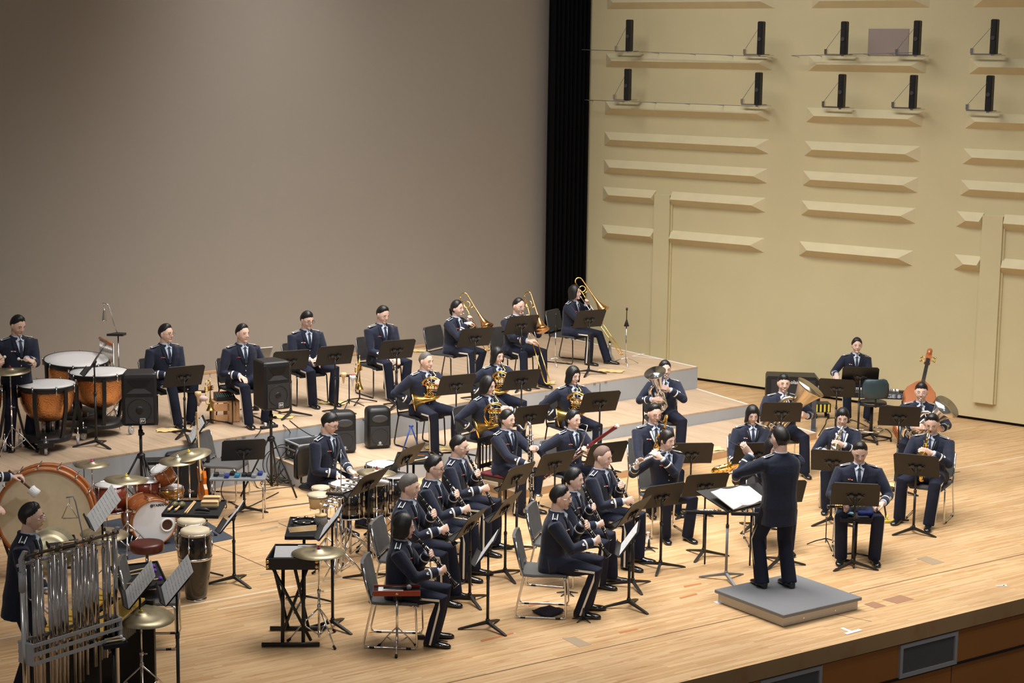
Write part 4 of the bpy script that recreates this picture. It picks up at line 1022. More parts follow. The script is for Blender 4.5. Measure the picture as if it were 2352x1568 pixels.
def text_obj(body, size, m, parent, M, depth=.001, name='lettering', ax='CENTER', bold=0.):
    cu = bpy.data.curves.new(name, 'FONT'); cu.body = body; cu.size = size; cu.extrude = depth; cu.align_x = ax; cu.align_y = 'CENTER'; cu.offset = bold; cu.resolution_u = 2
    o = bpy.data.objects.new(name, cu); COL.objects.link(o); dg = bpy.context.evaluated_depsgraph_get(); dg.update()
    me = bpy.data.meshes.new_from_object(o.evaluated_get(dg)); bpy.data.objects.remove(o); me.materials.clear(); me.materials.append(m)
    o = bpy.data.objects.new(name, me); COL.objects.link(o); o.parent = parent; o.matrix_local = M
    return o
def pa_speaker(label, px0, px1, py0, py1, zp, dpt_at, yaw, poleH, W_=.42, H_=.62, legR=.42):
    """speaker on a tripod; px0..py1 = box in the photo"""
    P = dpt_at; t = thing('loudspeaker', label, 'speaker', (P.x, P.y, zp + poleH), rad(yaw) + PI / 2, 'loudspeakers on tripods')   # -y = front
    w2, d2 = W_ / 2, .19; b = MB()
    pr = [(-w2, -d2), (-w2 + .03, -d2 - .02), (w2 - .03, -d2 - .02), (w2, -d2), (w2 * .80, d2), (-w2 * .80, d2)]
    b.loft([[V((x * k, y * k, z)) for x, y in pr] for z, k in ((0, .95), (.02, 1), (H_ - .05, 1), (H_ - .015, .97), (H_, .85))], smooth=False); b.build('cabinet', blackp, t)
    b = MB(); yf = -d2 - .022; b.mat(mat('speaker_grille', (.025, .025, .027), .6, bump=.4, bscale=400)).box((0, yf - .002, H_ * .30), (W_ * .80, .01, H_ * .50)); b.build('grille', None, t)
    b = MB(); b.torus((0, yf - .008, H_ * .30), W_ * .34, .004, 36, 5, axis=(0, 1, 0)); b.mat(mat('cone_black', (.012, .012, .013), .4)); b.ball((0, yf - .004, H_ * .30), (W_ * .12, .012, W_ * .12)); b.build('woofer', None, t)
    b = MB(); R = []
    for y, wx, wz in ((yf - .006, W_ * .38, H_ * .135), (yf - .004, W_ * .36, H_ * .12), (yf + .05, W_ * .12, H_ * .05)): R.append([V((x * wx, y, H_ * .75 + z * wz + (.0 if y < yf else .01))) for x, z in ((-1, -1), (1, -1), (.85, 1), (-.85, 1))])
    b.mat(mat('horn_grey', (.05, .052, .056), .4)); b.add([(-W_ * .37, yf - .004, H_ * .62), (W_ * .37, yf - .004, H_ * .62), (W_ * .14, yf - .0, H_ * .72), (-W_ * .14, yf, H_ * .72), (-W_ * .37, yf + .01, H_ * .62 - .01), (W_ * .37, yf + .01, H_ * .62 - .01)], [(0, 1, 2, 3), (4, 5, 1, 0)], smooth=False)
    b.mat(mat('horn_black', (.004, .004, .004), .5)); b.add([(-W_ * .14, yf - .001, H_ * .72), (W_ * .14, yf - .001, H_ * .72), (W_ * .34, yf - .004, H_ * .88), (-W_ * .34, yf - .004, H_ * .88)], [(0, 1, 2, 3)], smooth=False)
    b.build('horn', None, t)
    b = MB(); b.box((.035, yf - .010, H_ * .095), (.064, .004, .064), None); b.build('badge', white, t); b = MB(); b.box((.035, yf - .013, H_ * .095), (.054, .003, .054)); b.build('badge_field', blackp, t)
    text_obj('EV', .040, white, t, Matrix.Translation((.035, yf - .0155, H_ * .095)) @ Matrix.Rotation(PI / 2, 4, 'X'), bold=.0012)
    s = thing('speaker_tripod', label.replace('loudspeaker', 'tripod pole carrying the loudspeaker') if False else 'tall black tripod stand under the ' + label.split('loudspeaker ')[-1] + ' loudspeaker', 'speaker stand', (P.x, P.y, zp), rad(yaw) + .4, 'speaker tripods')
    b = MB(); b.tube([(0, 0, .12), (0, 0, poleH - .002)], .0185, 12); b.tube([(0, 0, poleH * .86), (0, 0, poleH * .92)], .030, 12); b.tube([(0, 0, poleH * .89), (.07, 0, poleH * .89)], .010, 8); b.tube([(.06, 0, poleH * .89), (.085, 0, poleH * .89)], .020, 8); b.build('pole', blackm, s)
    b = MB(); b.lathe([(.03, poleH * .67), (.05, poleH * .655), (.05, poleH * .62), (.03, poleH * .61)], 12); b.build('collar', blackm, s)
    for k in range(3):
        a = 2 * PI * k / 3; c, q = math.cos(a), math.sin(a); b = MB(); b.tube([(c * .04, q * .04, poleH * .64), (c * legR, q * legR, .02)], .0125, 8); b.tube([(.01 * c, .01 * q, .14), (c * legR * .48, q * legR * .48, poleH * .32)], .009, 6); b.build('leg', blackm, s)
    return t
# ============================================================ the band
def grip(p, d, n, reach=.078, off=.026):
    d = V(d).normalized(); n = V(n); n = (n - d * n.dot(d)).normalized(); return V(p) - d * reach - n * off, d, n
def gr(L=None, R=None, **k):
    g = dict(k)
    if L: g['hl'], g['dl'], g['nl'] = grip(*L)
    if R: g['hr'], g['dr'], g['nr'] = grip(*R)
    return g
PROTO = {}
def inst(kind, M, label, cat, mk, group=None):
    if kind not in PROTO: PROTO[kind] = o = mk(); o.matrix_world = M
    else: o = dup(PROTO[kind], M=M)
    o['label'] = label; o['category'] = cat
    if group: o['group'] = group
    elif 'group' in o: del o['group']
    return o
PEND = []
def P_clar(label, ang=40, sx=.03):
    def f(Mi, m):
        d = V((sx, math.sin(rad(ang)), -math.cos(rad(ang)))).normalized(); fr = V((0, math.cos(rad(ang)), math.sin(rad(ang))))
        PEND.append(('clarinet', Mi @ orient(m, -d, fr), label, 'clarinet', mk_clarinet, 'clarinets'))
        return gr((m + d * .25, (.80, .50, .15), (.35, -.85, -.2)), (m + d * .45, (-.80, .52, .05), (-.35, -.85, -.2)), el=V((-.55, -.2, -1)), er=V((.55, -.2, -1)))
    return f
def P_flute(label, drop=-.22, fwd=.12):
    def f(Mi, m):
        d = V((.95, fwd, drop)).normalized(); o = m + V((0, .012, -.004))
        PEND.append(('flute', Mi @ orient(o, -d, V((0, .5, .9))), label, 'flute', mk_flute, 'flutes'))
        return gr((o + d * .24, (.75, -.15, .62), (.35, -.90, -.1)), (o + d * .47, (-.35, .25, .85), (-.2, .9, .1)), el=V((-.6, .2, -1)), er=V((1, -.1, -.7)))
    return f
def P_trom(label, down=34, slide=.35, turn=0):
    def f(Mi, m):
        y = (Rz(rad(turn)) @ V((0, math.cos(rad(down)), -math.sin(rad(down))))).normalized(); x = (Rz(rad(turn)) @ V((1, 0, .0))).normalized(); z = x.cross(y); x = y.cross(z)
        M = Matrix.Translation(m) @ Matrix((x, y, z)).transposed().to_4x4() @ Matrix.Rotation(rad(8), 4, 'Y')
        k = 'trombone%.2f' % slide; PEND.append((k, Mi @ M, label, 'trombone', lambda: mk_trombone(slide), 'trombones'))
        q = lambda a, b, c: M @ V((a, b, c)); s0 = .18 + slide * .5
        return gr((q(-.06, .12, 0), (.3, .45, .6), (.8, -.1, -.1)), (q(-.02, s0, 0), (-.75, .45, .1), (-.2, -.2, -.9)), el=V((-.8, -.2, -1)), er=V((.7, -.2, -1)))
    return f
def P_horn(label, rz=-45, mt=0):
    def f(Mi, m):
        M = Matrix.Translation(m) @ Rz(rad(rz)) @ Rx(rad(-8)); PEND.append(('horn', Mi @ M, label, 'french horn', mk_horn, 'french horns'))
        q = lambda a, b, c: M @ V((a, b, c)); C = V((-.02, .10, -.27))
        return gr((q(C.x - .13, C.y + .03, C.z + .09), (.75, .05, .2), (.2, -.9, 0)), (q(C.x + .22, C.y - .02, C.z - .18), (-.55, .45, .15), (-.2, .3, .7)), el=V((-.9, .1, -.8)), er=V((.8, -.6, -.6)))
    return f
def P_tuba(kind, sc, mt, label, base, axis, face=(0, 1, 0), lh=(-.10, .05, .5), rh=(.10, .12, .36), valves=4):
    def f(Mi, m):
        M = orient(base, axis, face)
        t = mk_tuba(sc, mt, kind, 0, label, valves); t.matrix_world = Mi @ M; t['label'] = label
        e = M @ V((0.02, .08 * sc, .46 * sc)); Ml = M.inverted()
        b = MB(); b.tube([Ml @ m, Ml @ (m + V((0, .03, -.004)))], [.016, .006], 10); b.tube([Ml @ (m + V((0, .02, -.002))), Ml @ (m.lerp(e, .45) + V((0, .03, -.01))), Ml @ e], [.006, .008, .010], 8); b.build('mouthpiece_pipe', silver, t)
        q = lambda v: M @ (V(v) * sc)
        return gr((q(lh), (.5, .5, .3), (.6, -.4, 0)), (q(rh), (-.8, .1, .1), (-.1, -.9, -.3)), el=V((-1, 0, -.8)), er=V((1, 0, -.8)))
    return f
def P_sax(kind, label, down=(.20, .12, -1), fwd=(0, 1, 0), lk=.33, rk=.66):
    def f(Mi, m):
        z = -V(down).normalized(); M = orient(m, z, fwd); mk = {'bass': mk_bassclarinet, 'altoS': lambda: mk_sax('alto', mat('pale_lacquer', (.86, .76, .62), .2, 1.))}.get(kind, lambda: mk_sax(kind))
        PEND.append(('sax' + kind, Mi @ M, label, 'bass clarinet' if kind == 'bass' else 'saxophone', mk, None))
        k = {'alto': 1, 'altoS': 1, 'tenor': 1.3, 'baritone': 1.55, 'bass': 1.4}[kind]; y0 = {'alto': .19, 'altoS': .19, 'tenor': .19}.get(kind, .265); z0 = -.06; LB = .44 * k
        pl = M @ V((-.01, y0 + .03, z0 - LB * lk)); pr = M @ V((.02, y0 + .02, z0 - LB * rk))
        return gr((pl, (.75, .35, .2), (.3, -.9, -.1)), (pr, (-.75, .4, -.15), (-.3, -.85, 0)), el=V((-.8, -.1, -1)), er=V((.8, -.2, -.9)))
    return f
def P_bassoon(label, p0, p1):
    def f(Mi, m):
        I = Mi.inverted(); y = Mi.to_translation().y
        a = I @ atd(p0[0], p0[1], (0, y - .10)); b_ = I @ atd(p1[0], p1[1], (0, y - .42)); z = (b_ - a).normalized(); c = a + z * .62
        M = orient(c, z, (0, 1, .3)); t = mk_bassoon(); t.matrix_world = Mi @ M; t['label'] = label; t['category'] = 'bassoon'
        Ml = M.inverted(); e = c + z * -.02; b = MB()
        b.tube([Ml @ m, Ml @ (m + V((0, .05, .03))), Ml @ (m + V((-.03, .13, .02))), Ml @ (m.lerp(e, .6) + V((-.05, .06, .06))), Ml @ e], [.003, .004, .005, .006, .007], 8); b.build('bocal', silver, t)
        return gr((c + z * .10 + V((.0, .02, 0)), (.5, .4, .4), (.5, -.8, 0)), (c - z * .33, (-.5, .6, -.1), (-.3, -.7, 0)), el=V((-.8, .1, -.7)), er=V((1, -.5, -.5)))
    return f
def H_px(Lp, Rp, zl=.3, L2=((.2, 1, -.3), (0, 0, -1)), R2=((-.2, 1, -.3), (0, 0, -1)), dy=(-.35, -.35), **k):
    """hands placed at photo pixels, dy in front of the person (towards the camera)"""
    def f(Mi, m):
        I = Mi.inverted(); y = Mi.to_translation().y; g = {}
        if Lp: g.update(gr((I @ atd(Lp[0], Lp[1], (0, y + dy[0])), *L2), None))
        if Rp: g.update(gr(None, (I @ atd(Rp[0], Rp[1], (0, y + dy[1])), *R2)))
        g.update(k); return g
    return f
def rest(lx=-.14, rx=.14, ly=.33, ry=.33, z=.10, clasp=False):
    def f(Mi, m):
        h = .55 + z
        if clasp: return gr(((-.0, .36, h + .01), (.75, .6, -.3), (.1, -.2, -1)), ((.0, .34, h - .02), (-.75, .6, -.3), (-.1, -.2, -1)), el=V((-.8, -.2, -1)), er=V((.8, -.2, -1)))
        return gr(((lx, ly + .05, h), (.15, 1, -.25), (0, 0, -1)), ((rx, ry + .05, h), (-.15, 1, -.25), (0, 0, -1)))
    return f
GB = 'brass players on the risers'; GW = 'woodwind players'; GC = 'clarinet players'
person('tim', 'standing timpani player in navy uniform holding white-tipped mallets, at the far left', 41, 747, Z3, -52, stand=True, hp=22, hy=12, lean=6, play=H_px((72, 833), (2, 828), L2=((-.7, .6, -.4), (-.2, -.2, -1)), R2=((.2, .9, -.3), (0, 0, -1)), dy=(-.30, -.30)), curl=(1.1, 1.1))
person('trp1', 'seated man with reddish glasses and empty hands, right of the timpani', 381, 766, Z3, -50, hy=22, hp=4, glasses='brown', play=rest(.02, .10, .34, .28, .09), grp=GB, feet=((-.15, .42), (.10, .52)))
person('trp2', 'seated bare-faced man with hand on his thigh, left of the second loudspeaker', 557, 766, Z3, -56, hy=12, hp=4, play=rest(-.17, .13, .30, .30, .08), grp=GB, feet=((-.16, .40), (.12, .48)))
person('trp3', 'seated man in dark glasses with fringe, hands clasped, behind the riser speakers', 705, 735, Z3, -58, hy=10, hp=14, hair='fringe', glasses='dark', play=rest(clasp=True), grp=GB, feet=((-.26, .36), (.06, .36)), turn=(.5, -.1))
person('trp4', 'seated man looking down, silver trumpet held between his knees', 879, 722, Z3, -55, hy=8, hp=20, play=rest(-.03, .05, .36, .33, .03), grp=GB, feet=((-.16, .40), (.10, .46)))
person('tb1', 'woman with tied black hair playing trombone, first of the trombones from the left', 1050, 708, Z3, -33, sex='f', hair='tied', hcol=hairB, hp=2, hy=4, lean=5, play=P_trom('trombone with rose brass bell played by the woman with tied hair', 46, .10, -12), grp=GB, curl=(.9, .8), feet=((-.14, .30), (.12, .46)))
person('tb2', 'balding man with thin glasses playing trombone with slide far down', 1191, 703, Z3, -55, hair='balding', glasses='thin', hp=12, hy=5, lean=5, play=P_trom('trombone with long slide reaching the floor, played by the balding man', 52, .70, -8), grp=GB, curl=(.9, .8), feet=((-.18, .46), (.14, .44)))
person('tb3', 'woman with straight black bob playing trombone, farthest player beside the black curtain', 1320, 672, Z3, -30, sex='f', hair='bobparted', hcol=hairB, hp=0, hy=2, lean=4, play=P_trom('trombone played by the woman beside the black curtain', 50, .62, 0), grp=GB, curl=(.9, .8), feet=((-.18, .62), (.10, .40)), stripe=True)
person('horn1', 'grey-haired man playing french horn on the middle riser step', 978, 829, Z2, -50, hair='buzz', hcol=hairG, hp=8, hy=12, lean=4, play=P_horn('gold french horn played by the grey-haired man'), grp=GB, feet=((-.22, .46), (.12, .42)))
person('horn2', 'woman with black bob and fringe playing horn behind the short-haired horn player', 1142, 817, Z2, -58, sex='f', hair='bob', hcol=hairB, hp=10, hy=8, lean=4, play=P_horn('gold french horn of the woman seated farthest back among the horns'), grp=GB, feet=((-.2, .42), (.12, .40)))
person('horn3', 'short-haired woman playing horn above the bass clarinet player, eyes closed', 1120, 885, Z2, -38, sex='f', hair='bobparted', hcol=hairB, hp=14, hy=4, lean=5, play=P_horn('gold french horn with bell turned left above the bass clarinet player'), grp=GB)
person('horn4', 'woman with black bob playing french horn behind the bassoonist', 1316, 862, Z2, -62, sex='f', hair='bob', hcol=hairB, hp=12, hy=10, lean=4, play=P_horn('gold french horn played behind the bassoonist'), grp=GB)
person('euph', 'woman half hidden behind the silver bell of her euphonium', 1527, 848, Z2, -84, sex='f', hair='tied', hcol=hairB, hp=6, hy=4, lean=2, play=P_tuba('euphonium', .70, silver, 'silver euphonium held upright by the woman on the middle riser step', (.0, .17, .63), (.32, .34, .88), valves=3), grp=GB)
person('tubaL', 'man playing tuba in front of the black keyboard amplifier', 1800, 880, 0, -88, hair='fringe', hp=6, hy=0, lean=0, play=P_tuba('tuba', .98, tubam, 'aged silver tuba leaning right in front of the keyboard amplifier', (.16, .28, .53), (-.52, .20, .82), lh=(-.12, .06, .5), rh=(.16, .12, .33)), grp=GB, feet=((-.24, .46), (.22, .46)))
person('tubaR', 'man with thin glasses playing tuba at the right beside the double bass', 2116, 900, 0, -98, hair='fringe', glasses='thin', hp=6, hy=-6, lean=4, play=P_tuba('tuba', .86, silver, 'bright silver tuba with wide bell beside the double bass', (.10, .26, .58), (-.52, .45, .72)), grp=GB, feet=((-.10, .48), (.26, .44)))
person('keys', 'woman seated behind the electric keyboard, facing the camera', 1968, 793, 0, -92, sex='f', hair='tied', hcol=hairB, hp=6, lean=6, play=H_px((1975, 868), (1922, 868), L2=((.1, 1, -.2), (0, 0, -1)), R2=((.1, 1, -.2), (0, 0, -1)), dy=(-.42, -.42)))
person('drum', 'man in dark-rimmed glasses with thick fringe drumming beside the black tom drums', 757, 972, 0, -28, hair='fringe', glasses='dark', hp=24, hy=8, lean=8, pelz=.60, play=H_px((812, 1090), (784, 1100), L2=((.3, 1, -.3), (0, 0, -1)), R2=((.3, 1, -.3), (0, 0, -1)), dy=(-.20, -.30)), curl=(1.2, 1.2))
person('bcl', 'woman with tied black hair playing bass clarinet on a black wooden chair', 1165, 963, 0, -38, sex='f', hair='tied', hcol=hairB, hp=6, hy=4, lean=2, play=P_sax('bass', 'bass clarinet with curved silver neck', (.04, .06, -1)), grp=GW, feet=((-.10, .40), (.16, .36)))
person('bsn', 'woman with tied hair playing a dark red bassoon', 1317, 963, 0, -52, sex='f', hair='tied', hcol=hairB, hp=6, hy=8, lean=6, play=P_bassoon('long dark red bassoon held diagonally by the seated woman', (1240, 1102), (1431, 969)), grp=GW)
person('bari', 'man with thin glasses and white strap playing baritone saxophone', 1503, 950, 0, -74, glasses='brown', hp=12, hy=4, lean=2, strap='white', play=P_sax('baritone', 'large gold baritone saxophone slanting down to the left', (.30, .02, -1), lk=.42, rk=.85), grp=GW)
person('tenor', 'woman with black bob looking down, saxophone resting on her lap', 1728, 952, 0, -84, sex='f', hair='bob', hcol=hairB, hp=18, hy=-2, lean=3, strap='black', play=H_px((1712, 1062), (1690, 1080), L2=((.8, .5, -.2), (0, .2, -1)), R2=((.2, 1, -.3), (0, 0, -1)), dy=(-.42, -.45)), grp=GW)
person('altoW', 'woman with white strap playing a pale alto saxophone', 1935, 958, 0, -100, sex='f', hair='tiedfringe', hcol=hairB, hp=16, hy=0, lean=2, strap='white', play=P_sax('altoS', 'pale silver-gold alto saxophone of the woman with the white strap', (.32, .02, -1)), grp=GW)
person('altoM', 'man playing a gold alto saxophone at the far right end', 2141, 973, 0, -116, hp=20, hy=6, lean=3, strap='black', play=P_sax('alto', 'bright gold alto saxophone of the man at the far right', (.04, .04, -1)), grp=GW, feet=((-.12, .52), (.26, .40)))
person('oboe', 'man in the front row right of the conductor, oboe across his lap', 1975, 1038, 0, -97, hp=26, hy=0, lean=4, play=H_px((2015, 1163), (1940, 1160), L2=((.8, .5, -.1), (0, -.2, -1)), R2=((-.4, .9, -.3), (0, 0, -1)), dy=(-.42, -.42)), grp=GW, curl=(1.2, .8), feet=((-.18, .40), (.18, .42)))
person('fl1', 'woman with tied hair playing flute left of the conductor stand', 1532, 1010, 0, -72, sex='f', hair='tiedfringe', hp=10, hy=26, lean=2, play=P_flute('silver flute played by the woman left of the conductor stand', -.30, .12), grp=GW, feet=((-.15, .40), (.12, .36)))
person('fl2', 'woman with long black hair playing flute, mostly hidden behind the conductor', 1773, 1030, 0, -88, sex='f', hair='bob', hcol=hairB, hp=10, hy=22, lean=2, play=P_flute('silver flute of the woman hidden behind the conductor', -.34, .12), grp=GW)
person('cl1', 'woman with black bob playing clarinet in the front left chair', 927, 1209, 0, -4, sex='f', hair='bobparted', hcol=hairB, hp=8, hy=0, lean=2, play=P_clar('clarinet of the woman with the black bob', 40), grp=GC, feet=((-.12, .34), (.14, .34)))
person('cl2', 'grey-haired man playing clarinet behind the woman with the bob', 940, 1117, 0, -12, hcol=hairG, hair='fringe', hp=8, hy=0, lean=3, play=P_clar('clarinet of the grey-haired man in the left group', 38), grp=GC, feet=((-.12, .52), (.14, .46)))
person('cl3', 'man with black rectangular glasses playing clarinet in the left group', 997, 1073, 0, -12, glasses='dark', hp=10, hy=0, lean=3, play=P_clar('clarinet of the man with black rectangular glasses', 36), grp=GC, feet=((-.12, .48), (.14, .44)))
person('cl4', 'older man with thin glasses playing clarinet, farthest back of the left group', 1054, 1025, 0, -18, glasses='thin', hp=10, hy=0, lean=3, play=P_clar('clarinet of the older man farthest back in the left group', 30), grp=GC)
person('cl5', 'man with full black hair and thin glasses playing clarinet in the front middle', 1287, 1143, 0, -5, glasses='thin', hp=8, hy=-2, lean=4, play=P_clar('clarinet of the front man in the middle group', 38), grp=GC, feet=((-.10, .34), (.14, .30)))
person('cl6', 'woman with tied black hair playing clarinet between two men', 1318, 1100, 0, -14, sex='f', hair='tied', hcol=hairB, hp=8, hy=-4, lean=3, play=P_clar('clarinet of the woman between two men', 28), grp=GC, feet=((-.14, .48), (.14, .40)))
person('cl7', 'man with shaved head playing clarinet in the middle group', 1384, 1049, 0, -26, hair='buzz', hcol=stubble, hp=12, hy=0, lean=3, play=P_clar('clarinet of the man with the shaved head', 32), grp=GC)
person('cond', 'conductor seen from behind, standing on the grey podium with raised left arm', 1792, 1008, .14, 112, stand=True, hy=12, hp=4, lean=0, play=H_px((1716, 1030), (1728, 1085), L2=((-.5, .5, .6), (.6, .2, -.2)), R2=((0, 1, .3), (0, 0, -1)), dy=(.12, .50)), feet=((-.14, .05), (.13, -.04)), turn=(.35, -.05), medal=False)
person('percL', 'man with thin glasses standing in profile behind the tubular bells, lower left', 72, 1188, 0, 4, stand=True, glasses='thin', hp=6, lean=8, play=H_px((120, 1370), (110, 1400), L2=((0, 1, -.3), (0, 0, -1)), R2=((0, 1, -.3), (0, 0, -1)), dy=(.10, -.10)))
person('bdr', 'bass drum player at the left edge of the photo, only arms in view', -62, 1010, 0, -8, stand=True, hp=8, lean=5, play=H_px((16, 1250), (44, 1098), L2=((.3, 1, -.1), (0, 0, -1)), R2=((-.2, 1, .1), (0, 0, -1)), dy=(-.25, .05)), curl=(.6, 1.1))
for a in PEND: inst(*a)
# instruments that are not being played
Q = EPA['tenor']; y = Q['loc'].y - .46; t = mk_sax('tenor'); t['label'] = 'gold tenor saxophone resting across the lap of the woman with the bob'; t['category'] = 'saxophone'
bell = atd(1700, 1070, (0, y)); left = atd(1640, 1083, (0, y)); ax = (bell - left).normalized()
t.matrix_world = Matrix.Translation(left) @ orient((0, 0, 0), ax, V((0, -.75, .65))) @ Matrix.Diagonal((.82, .82, .82, 1)) @ Matrix.Translation((0, -.25, .70))
Q = EPA['oboe']; y = Q['loc'].y - .44
a, b_ = atd(1882, 1164, (0, y)), atd(2008, 1158, (0, y)); t = mk_oboe(); t['label'] = 'black oboe with gold keys held across the lap in front right'; t['category'] = 'oboe'; t.matrix_world = orient(b_, b_ - a, (0, -.6, .8))
# silver trumpet held by the fourth trumpet player, two trumpets on floor stands
def trumpet_on_stand(px, py_top, py_foot, px_foot, label, wa=True):
    P = at(px_foot, py_foot, Z3); t = inst('trumpet', Matrix.Translation((P.x, P.y, Z3 + .24)) @ orient((0, 0, .50), (0, .2, 0), (0, 0, -1)), label, 'trumpet', lambda: mk_trumpet(brass), 'trumpets on floor stands')
    t.matrix_world = Matrix.Translation((P.x, P.y, Z3 + .70)) @ Rz(-.5) @ Matrix.Rotation(-PI / 2, 4, 'X')
    s = thing('trumpet_stand', 'black folding stand under the ' + label, 'instrument stand', (P.x, P.y, Z3), .3, 'trumpet stands'); b = MB(); b.tube([(0, 0, .06), (0, 0, .21)], .011, 8); b.tube([(0, 0, .2), (0, 0, .26)], [.02, .006], 8)
    b.build('peg', blackm, s)
    for k in range(3):
        a = 2 * PI * k / 3; b = MB(); b.tube([(0, 0, .07), (math.cos(a) * .13, math.sin(a) * .13, .04), (math.cos(a) * .26, math.sin(a) * .26, .010)], .010, 6); b.build('leg', blackm, s)
trumpet_on_stand(480, 815, 975, 484, 'gold trumpet standing next to the wooden crate')
trumpet_on_stand(823, 775, 925, 826, 'gold trumpet standing left of the man with the silver trumpet')
M = Matrix.Translation(at(905, 815, Z3 + .68)) @ Rz(rad(-55) - PI / 2) @ Matrix.Rotation(rad(-80), 4, 'X')
inst('trumpetS', M, 'silver trumpet held pointing down between knees', 'trumpet', lambda: mk_trumpet(silver, 'trumpet'), 'trumpets')
# baton and mallets
def stick(name, label, cat, p, q, r, m, head=None, hm=None, group=None):
    t = thing(name, label, cat, (0, 0, 0), 0, group); p, q = V(p), V(q); c = (p + q) / 2; t.location = c
    b = MB(); b.tube([p - c, q - c], r, 6); b.build('shaft', m, t)
    if head: b = MB(); b.ball(q - c, head, 12, 8); b.build('head', hm, t)
    return t
def hp(key, s): Pq = EPA[key]; return Pq['M'] @ (Pq['W'][s] + Pq['D'][s] * .085)
h = hp('cond', -1); stick('baton', 'thin dark baton in the raised left hand of the conductor', 'baton', h, h + V((-.17, .05, .06)), .004, blackp)
h = hp('tim', -1); stick('timpani_mallet', 'wooden mallet with white felt head in the nearer hand of the timpani player', 'mallet', h + V((.05, .0, -.02)), h + V((-.16, -.05, .04)), .006, birch, .019, white, 'timpani mallets')
h = hp('tim', 1); stick('timpani_mallet', 'wooden mallet with white felt head at the very left edge by the cymbal', 'mallet', h + V((-.05, .0, -.02)), h + V((.08, -.12, .05)), .006, birch, .019, white, 'timpani mallets')
h = hp('bdr', 1); y = h.y; t = stick('bass_drum_beater', 'bass drum beater with fluffy white head and dark wooden handle', 'beater', atd(20, 1080, (0, y)), atd(76, 1127, (0, y)), .012, mat('dark_handle_wood', (.10, .05, .025), .4)); c = atd(78, 1129, (0, y)) - t.location
b = MB(); d = (atd(76, 1127, (0, y)) - atd(20, 1080, (0, y))).normalized(); b.tube([c - d * .055, c - d * .045, c - d * .01, c + d * .01, c + d * .045, c + d * .055], [.03, .055, .050, .054, .055, .03], 18); b.build('head', mat('lambswool', (.85, .85, .85), .95, bump=.5, bscale=80), t)
for s, lab in ((-1, 'farther'), (1, 'nearer')):
    h = hp('drum', s); stick('drumstick', 'wooden drumstick in the %s hand of the seated drummer' % lab, 'drumstick', h + V((-.06, 0, .01)), h + V((.24, -.05, -.05)), .007, tanwood, None, None, 'drumsticks of the drummer')
# chairs
WHO = {'trp1': 'of the man with reddish glasses', 'trp2': 'of the bare-faced man left of the second loudspeaker', 'trp3': 'of the man with fringe and dark glasses', 'trp4': 'of the man with the silver trumpet', 'tb1': 'of the trombonist with tied hair', 'tb2': 'of the balding trombonist', 'tb3': 'of the trombonist by the black curtain',
  'horn1': 'of the grey-haired horn player', 'horn2': 'of the horn player seated farthest back', 'horn3': 'of the horn player above the bass clarinet', 'horn4': 'of the horn player behind the bassoonist', 'euph': 'of the euphonium player', 'tubaL': 'of the left tuba player', 'tubaR': 'of the right tuba player', 'bsn': 'of the bassoonist', 'bari': 'of the baritone saxophonist', 'tenor': 'of the woman with saxophone on her lap', 'altoW': 'of the woman with the white strap', 'altoM': 'of the man with the gold alto saxophone', 'oboe': 'of the oboist', 'fl1': 'of the flutist left of the conductor stand', 'fl2': 'of the flutist behind the conductor',
  'cl1': 'of the clarinettist with the black bob', 'cl2': 'of the grey-haired clarinettist', 'cl3': 'of the clarinettist in black glasses', 'cl4': 'of the older clarinettist at the back', 'cl5': 'of the front clarinettist in the middle group', 'cl6': 'of the clarinettist between two men', 'cl7': 'of the clarinettist with shaved head'}
BK = {'cl5': .10, 'cl6': .14, 'tb1': .12, 'tb2': .10, 'tb3': .08, 'horn1': .06, 'cl1': .05, 'trp4': .04, 'horn3': .05}
for k, wv in WHO.items():
    far = EPA[k]['zp'] > .2
    chair(k, ('dark framed' if far else 'grey padded chrome') + ' chair ' + wv, far, BK.get(k, .02))
# slatted black chair of the bass clarinet player
Q = EPA['bcl']; t = thing('wooden_chair', 'black wooden chair with slatted back and dark red seat under the bass clarinet player', 'chair', M=Matrix.Translation(Q['loc'] + Rz(Q['yw']) @ V((0, -.02, 0))) @ Rz(Q['yw']))
b = MB(); b.box((0, .0, .42), (.44, .42, .05)); b.box((0, -.22, .88), (.46, .03, .06)); b.box((0, -.20, .55), (.44, .025, .05))
for s in (-1, 1): b.box((s * .215, -.21, .66), (.035, .035, .48))
b.build('frame', blackshell, t); b = MB()
for i in range(5): b.box((-.14 + .07 * i, -.21, .71), (.018, .012, .30))
b.build('back_slats', blackshell, t); b = MB(); b.box((0, 0, .46), (.41, .40, .04), None, .01); b.build('seat_cushion', mat('dark_red_cushion', (.16, .02, .03), .7), t)
for x in (-.2, .2):
    for y in (-.2, .2): b = MB(); b.box((x, y, .2), (.032, .032, .40)); b.build('leg', blackshell, t)
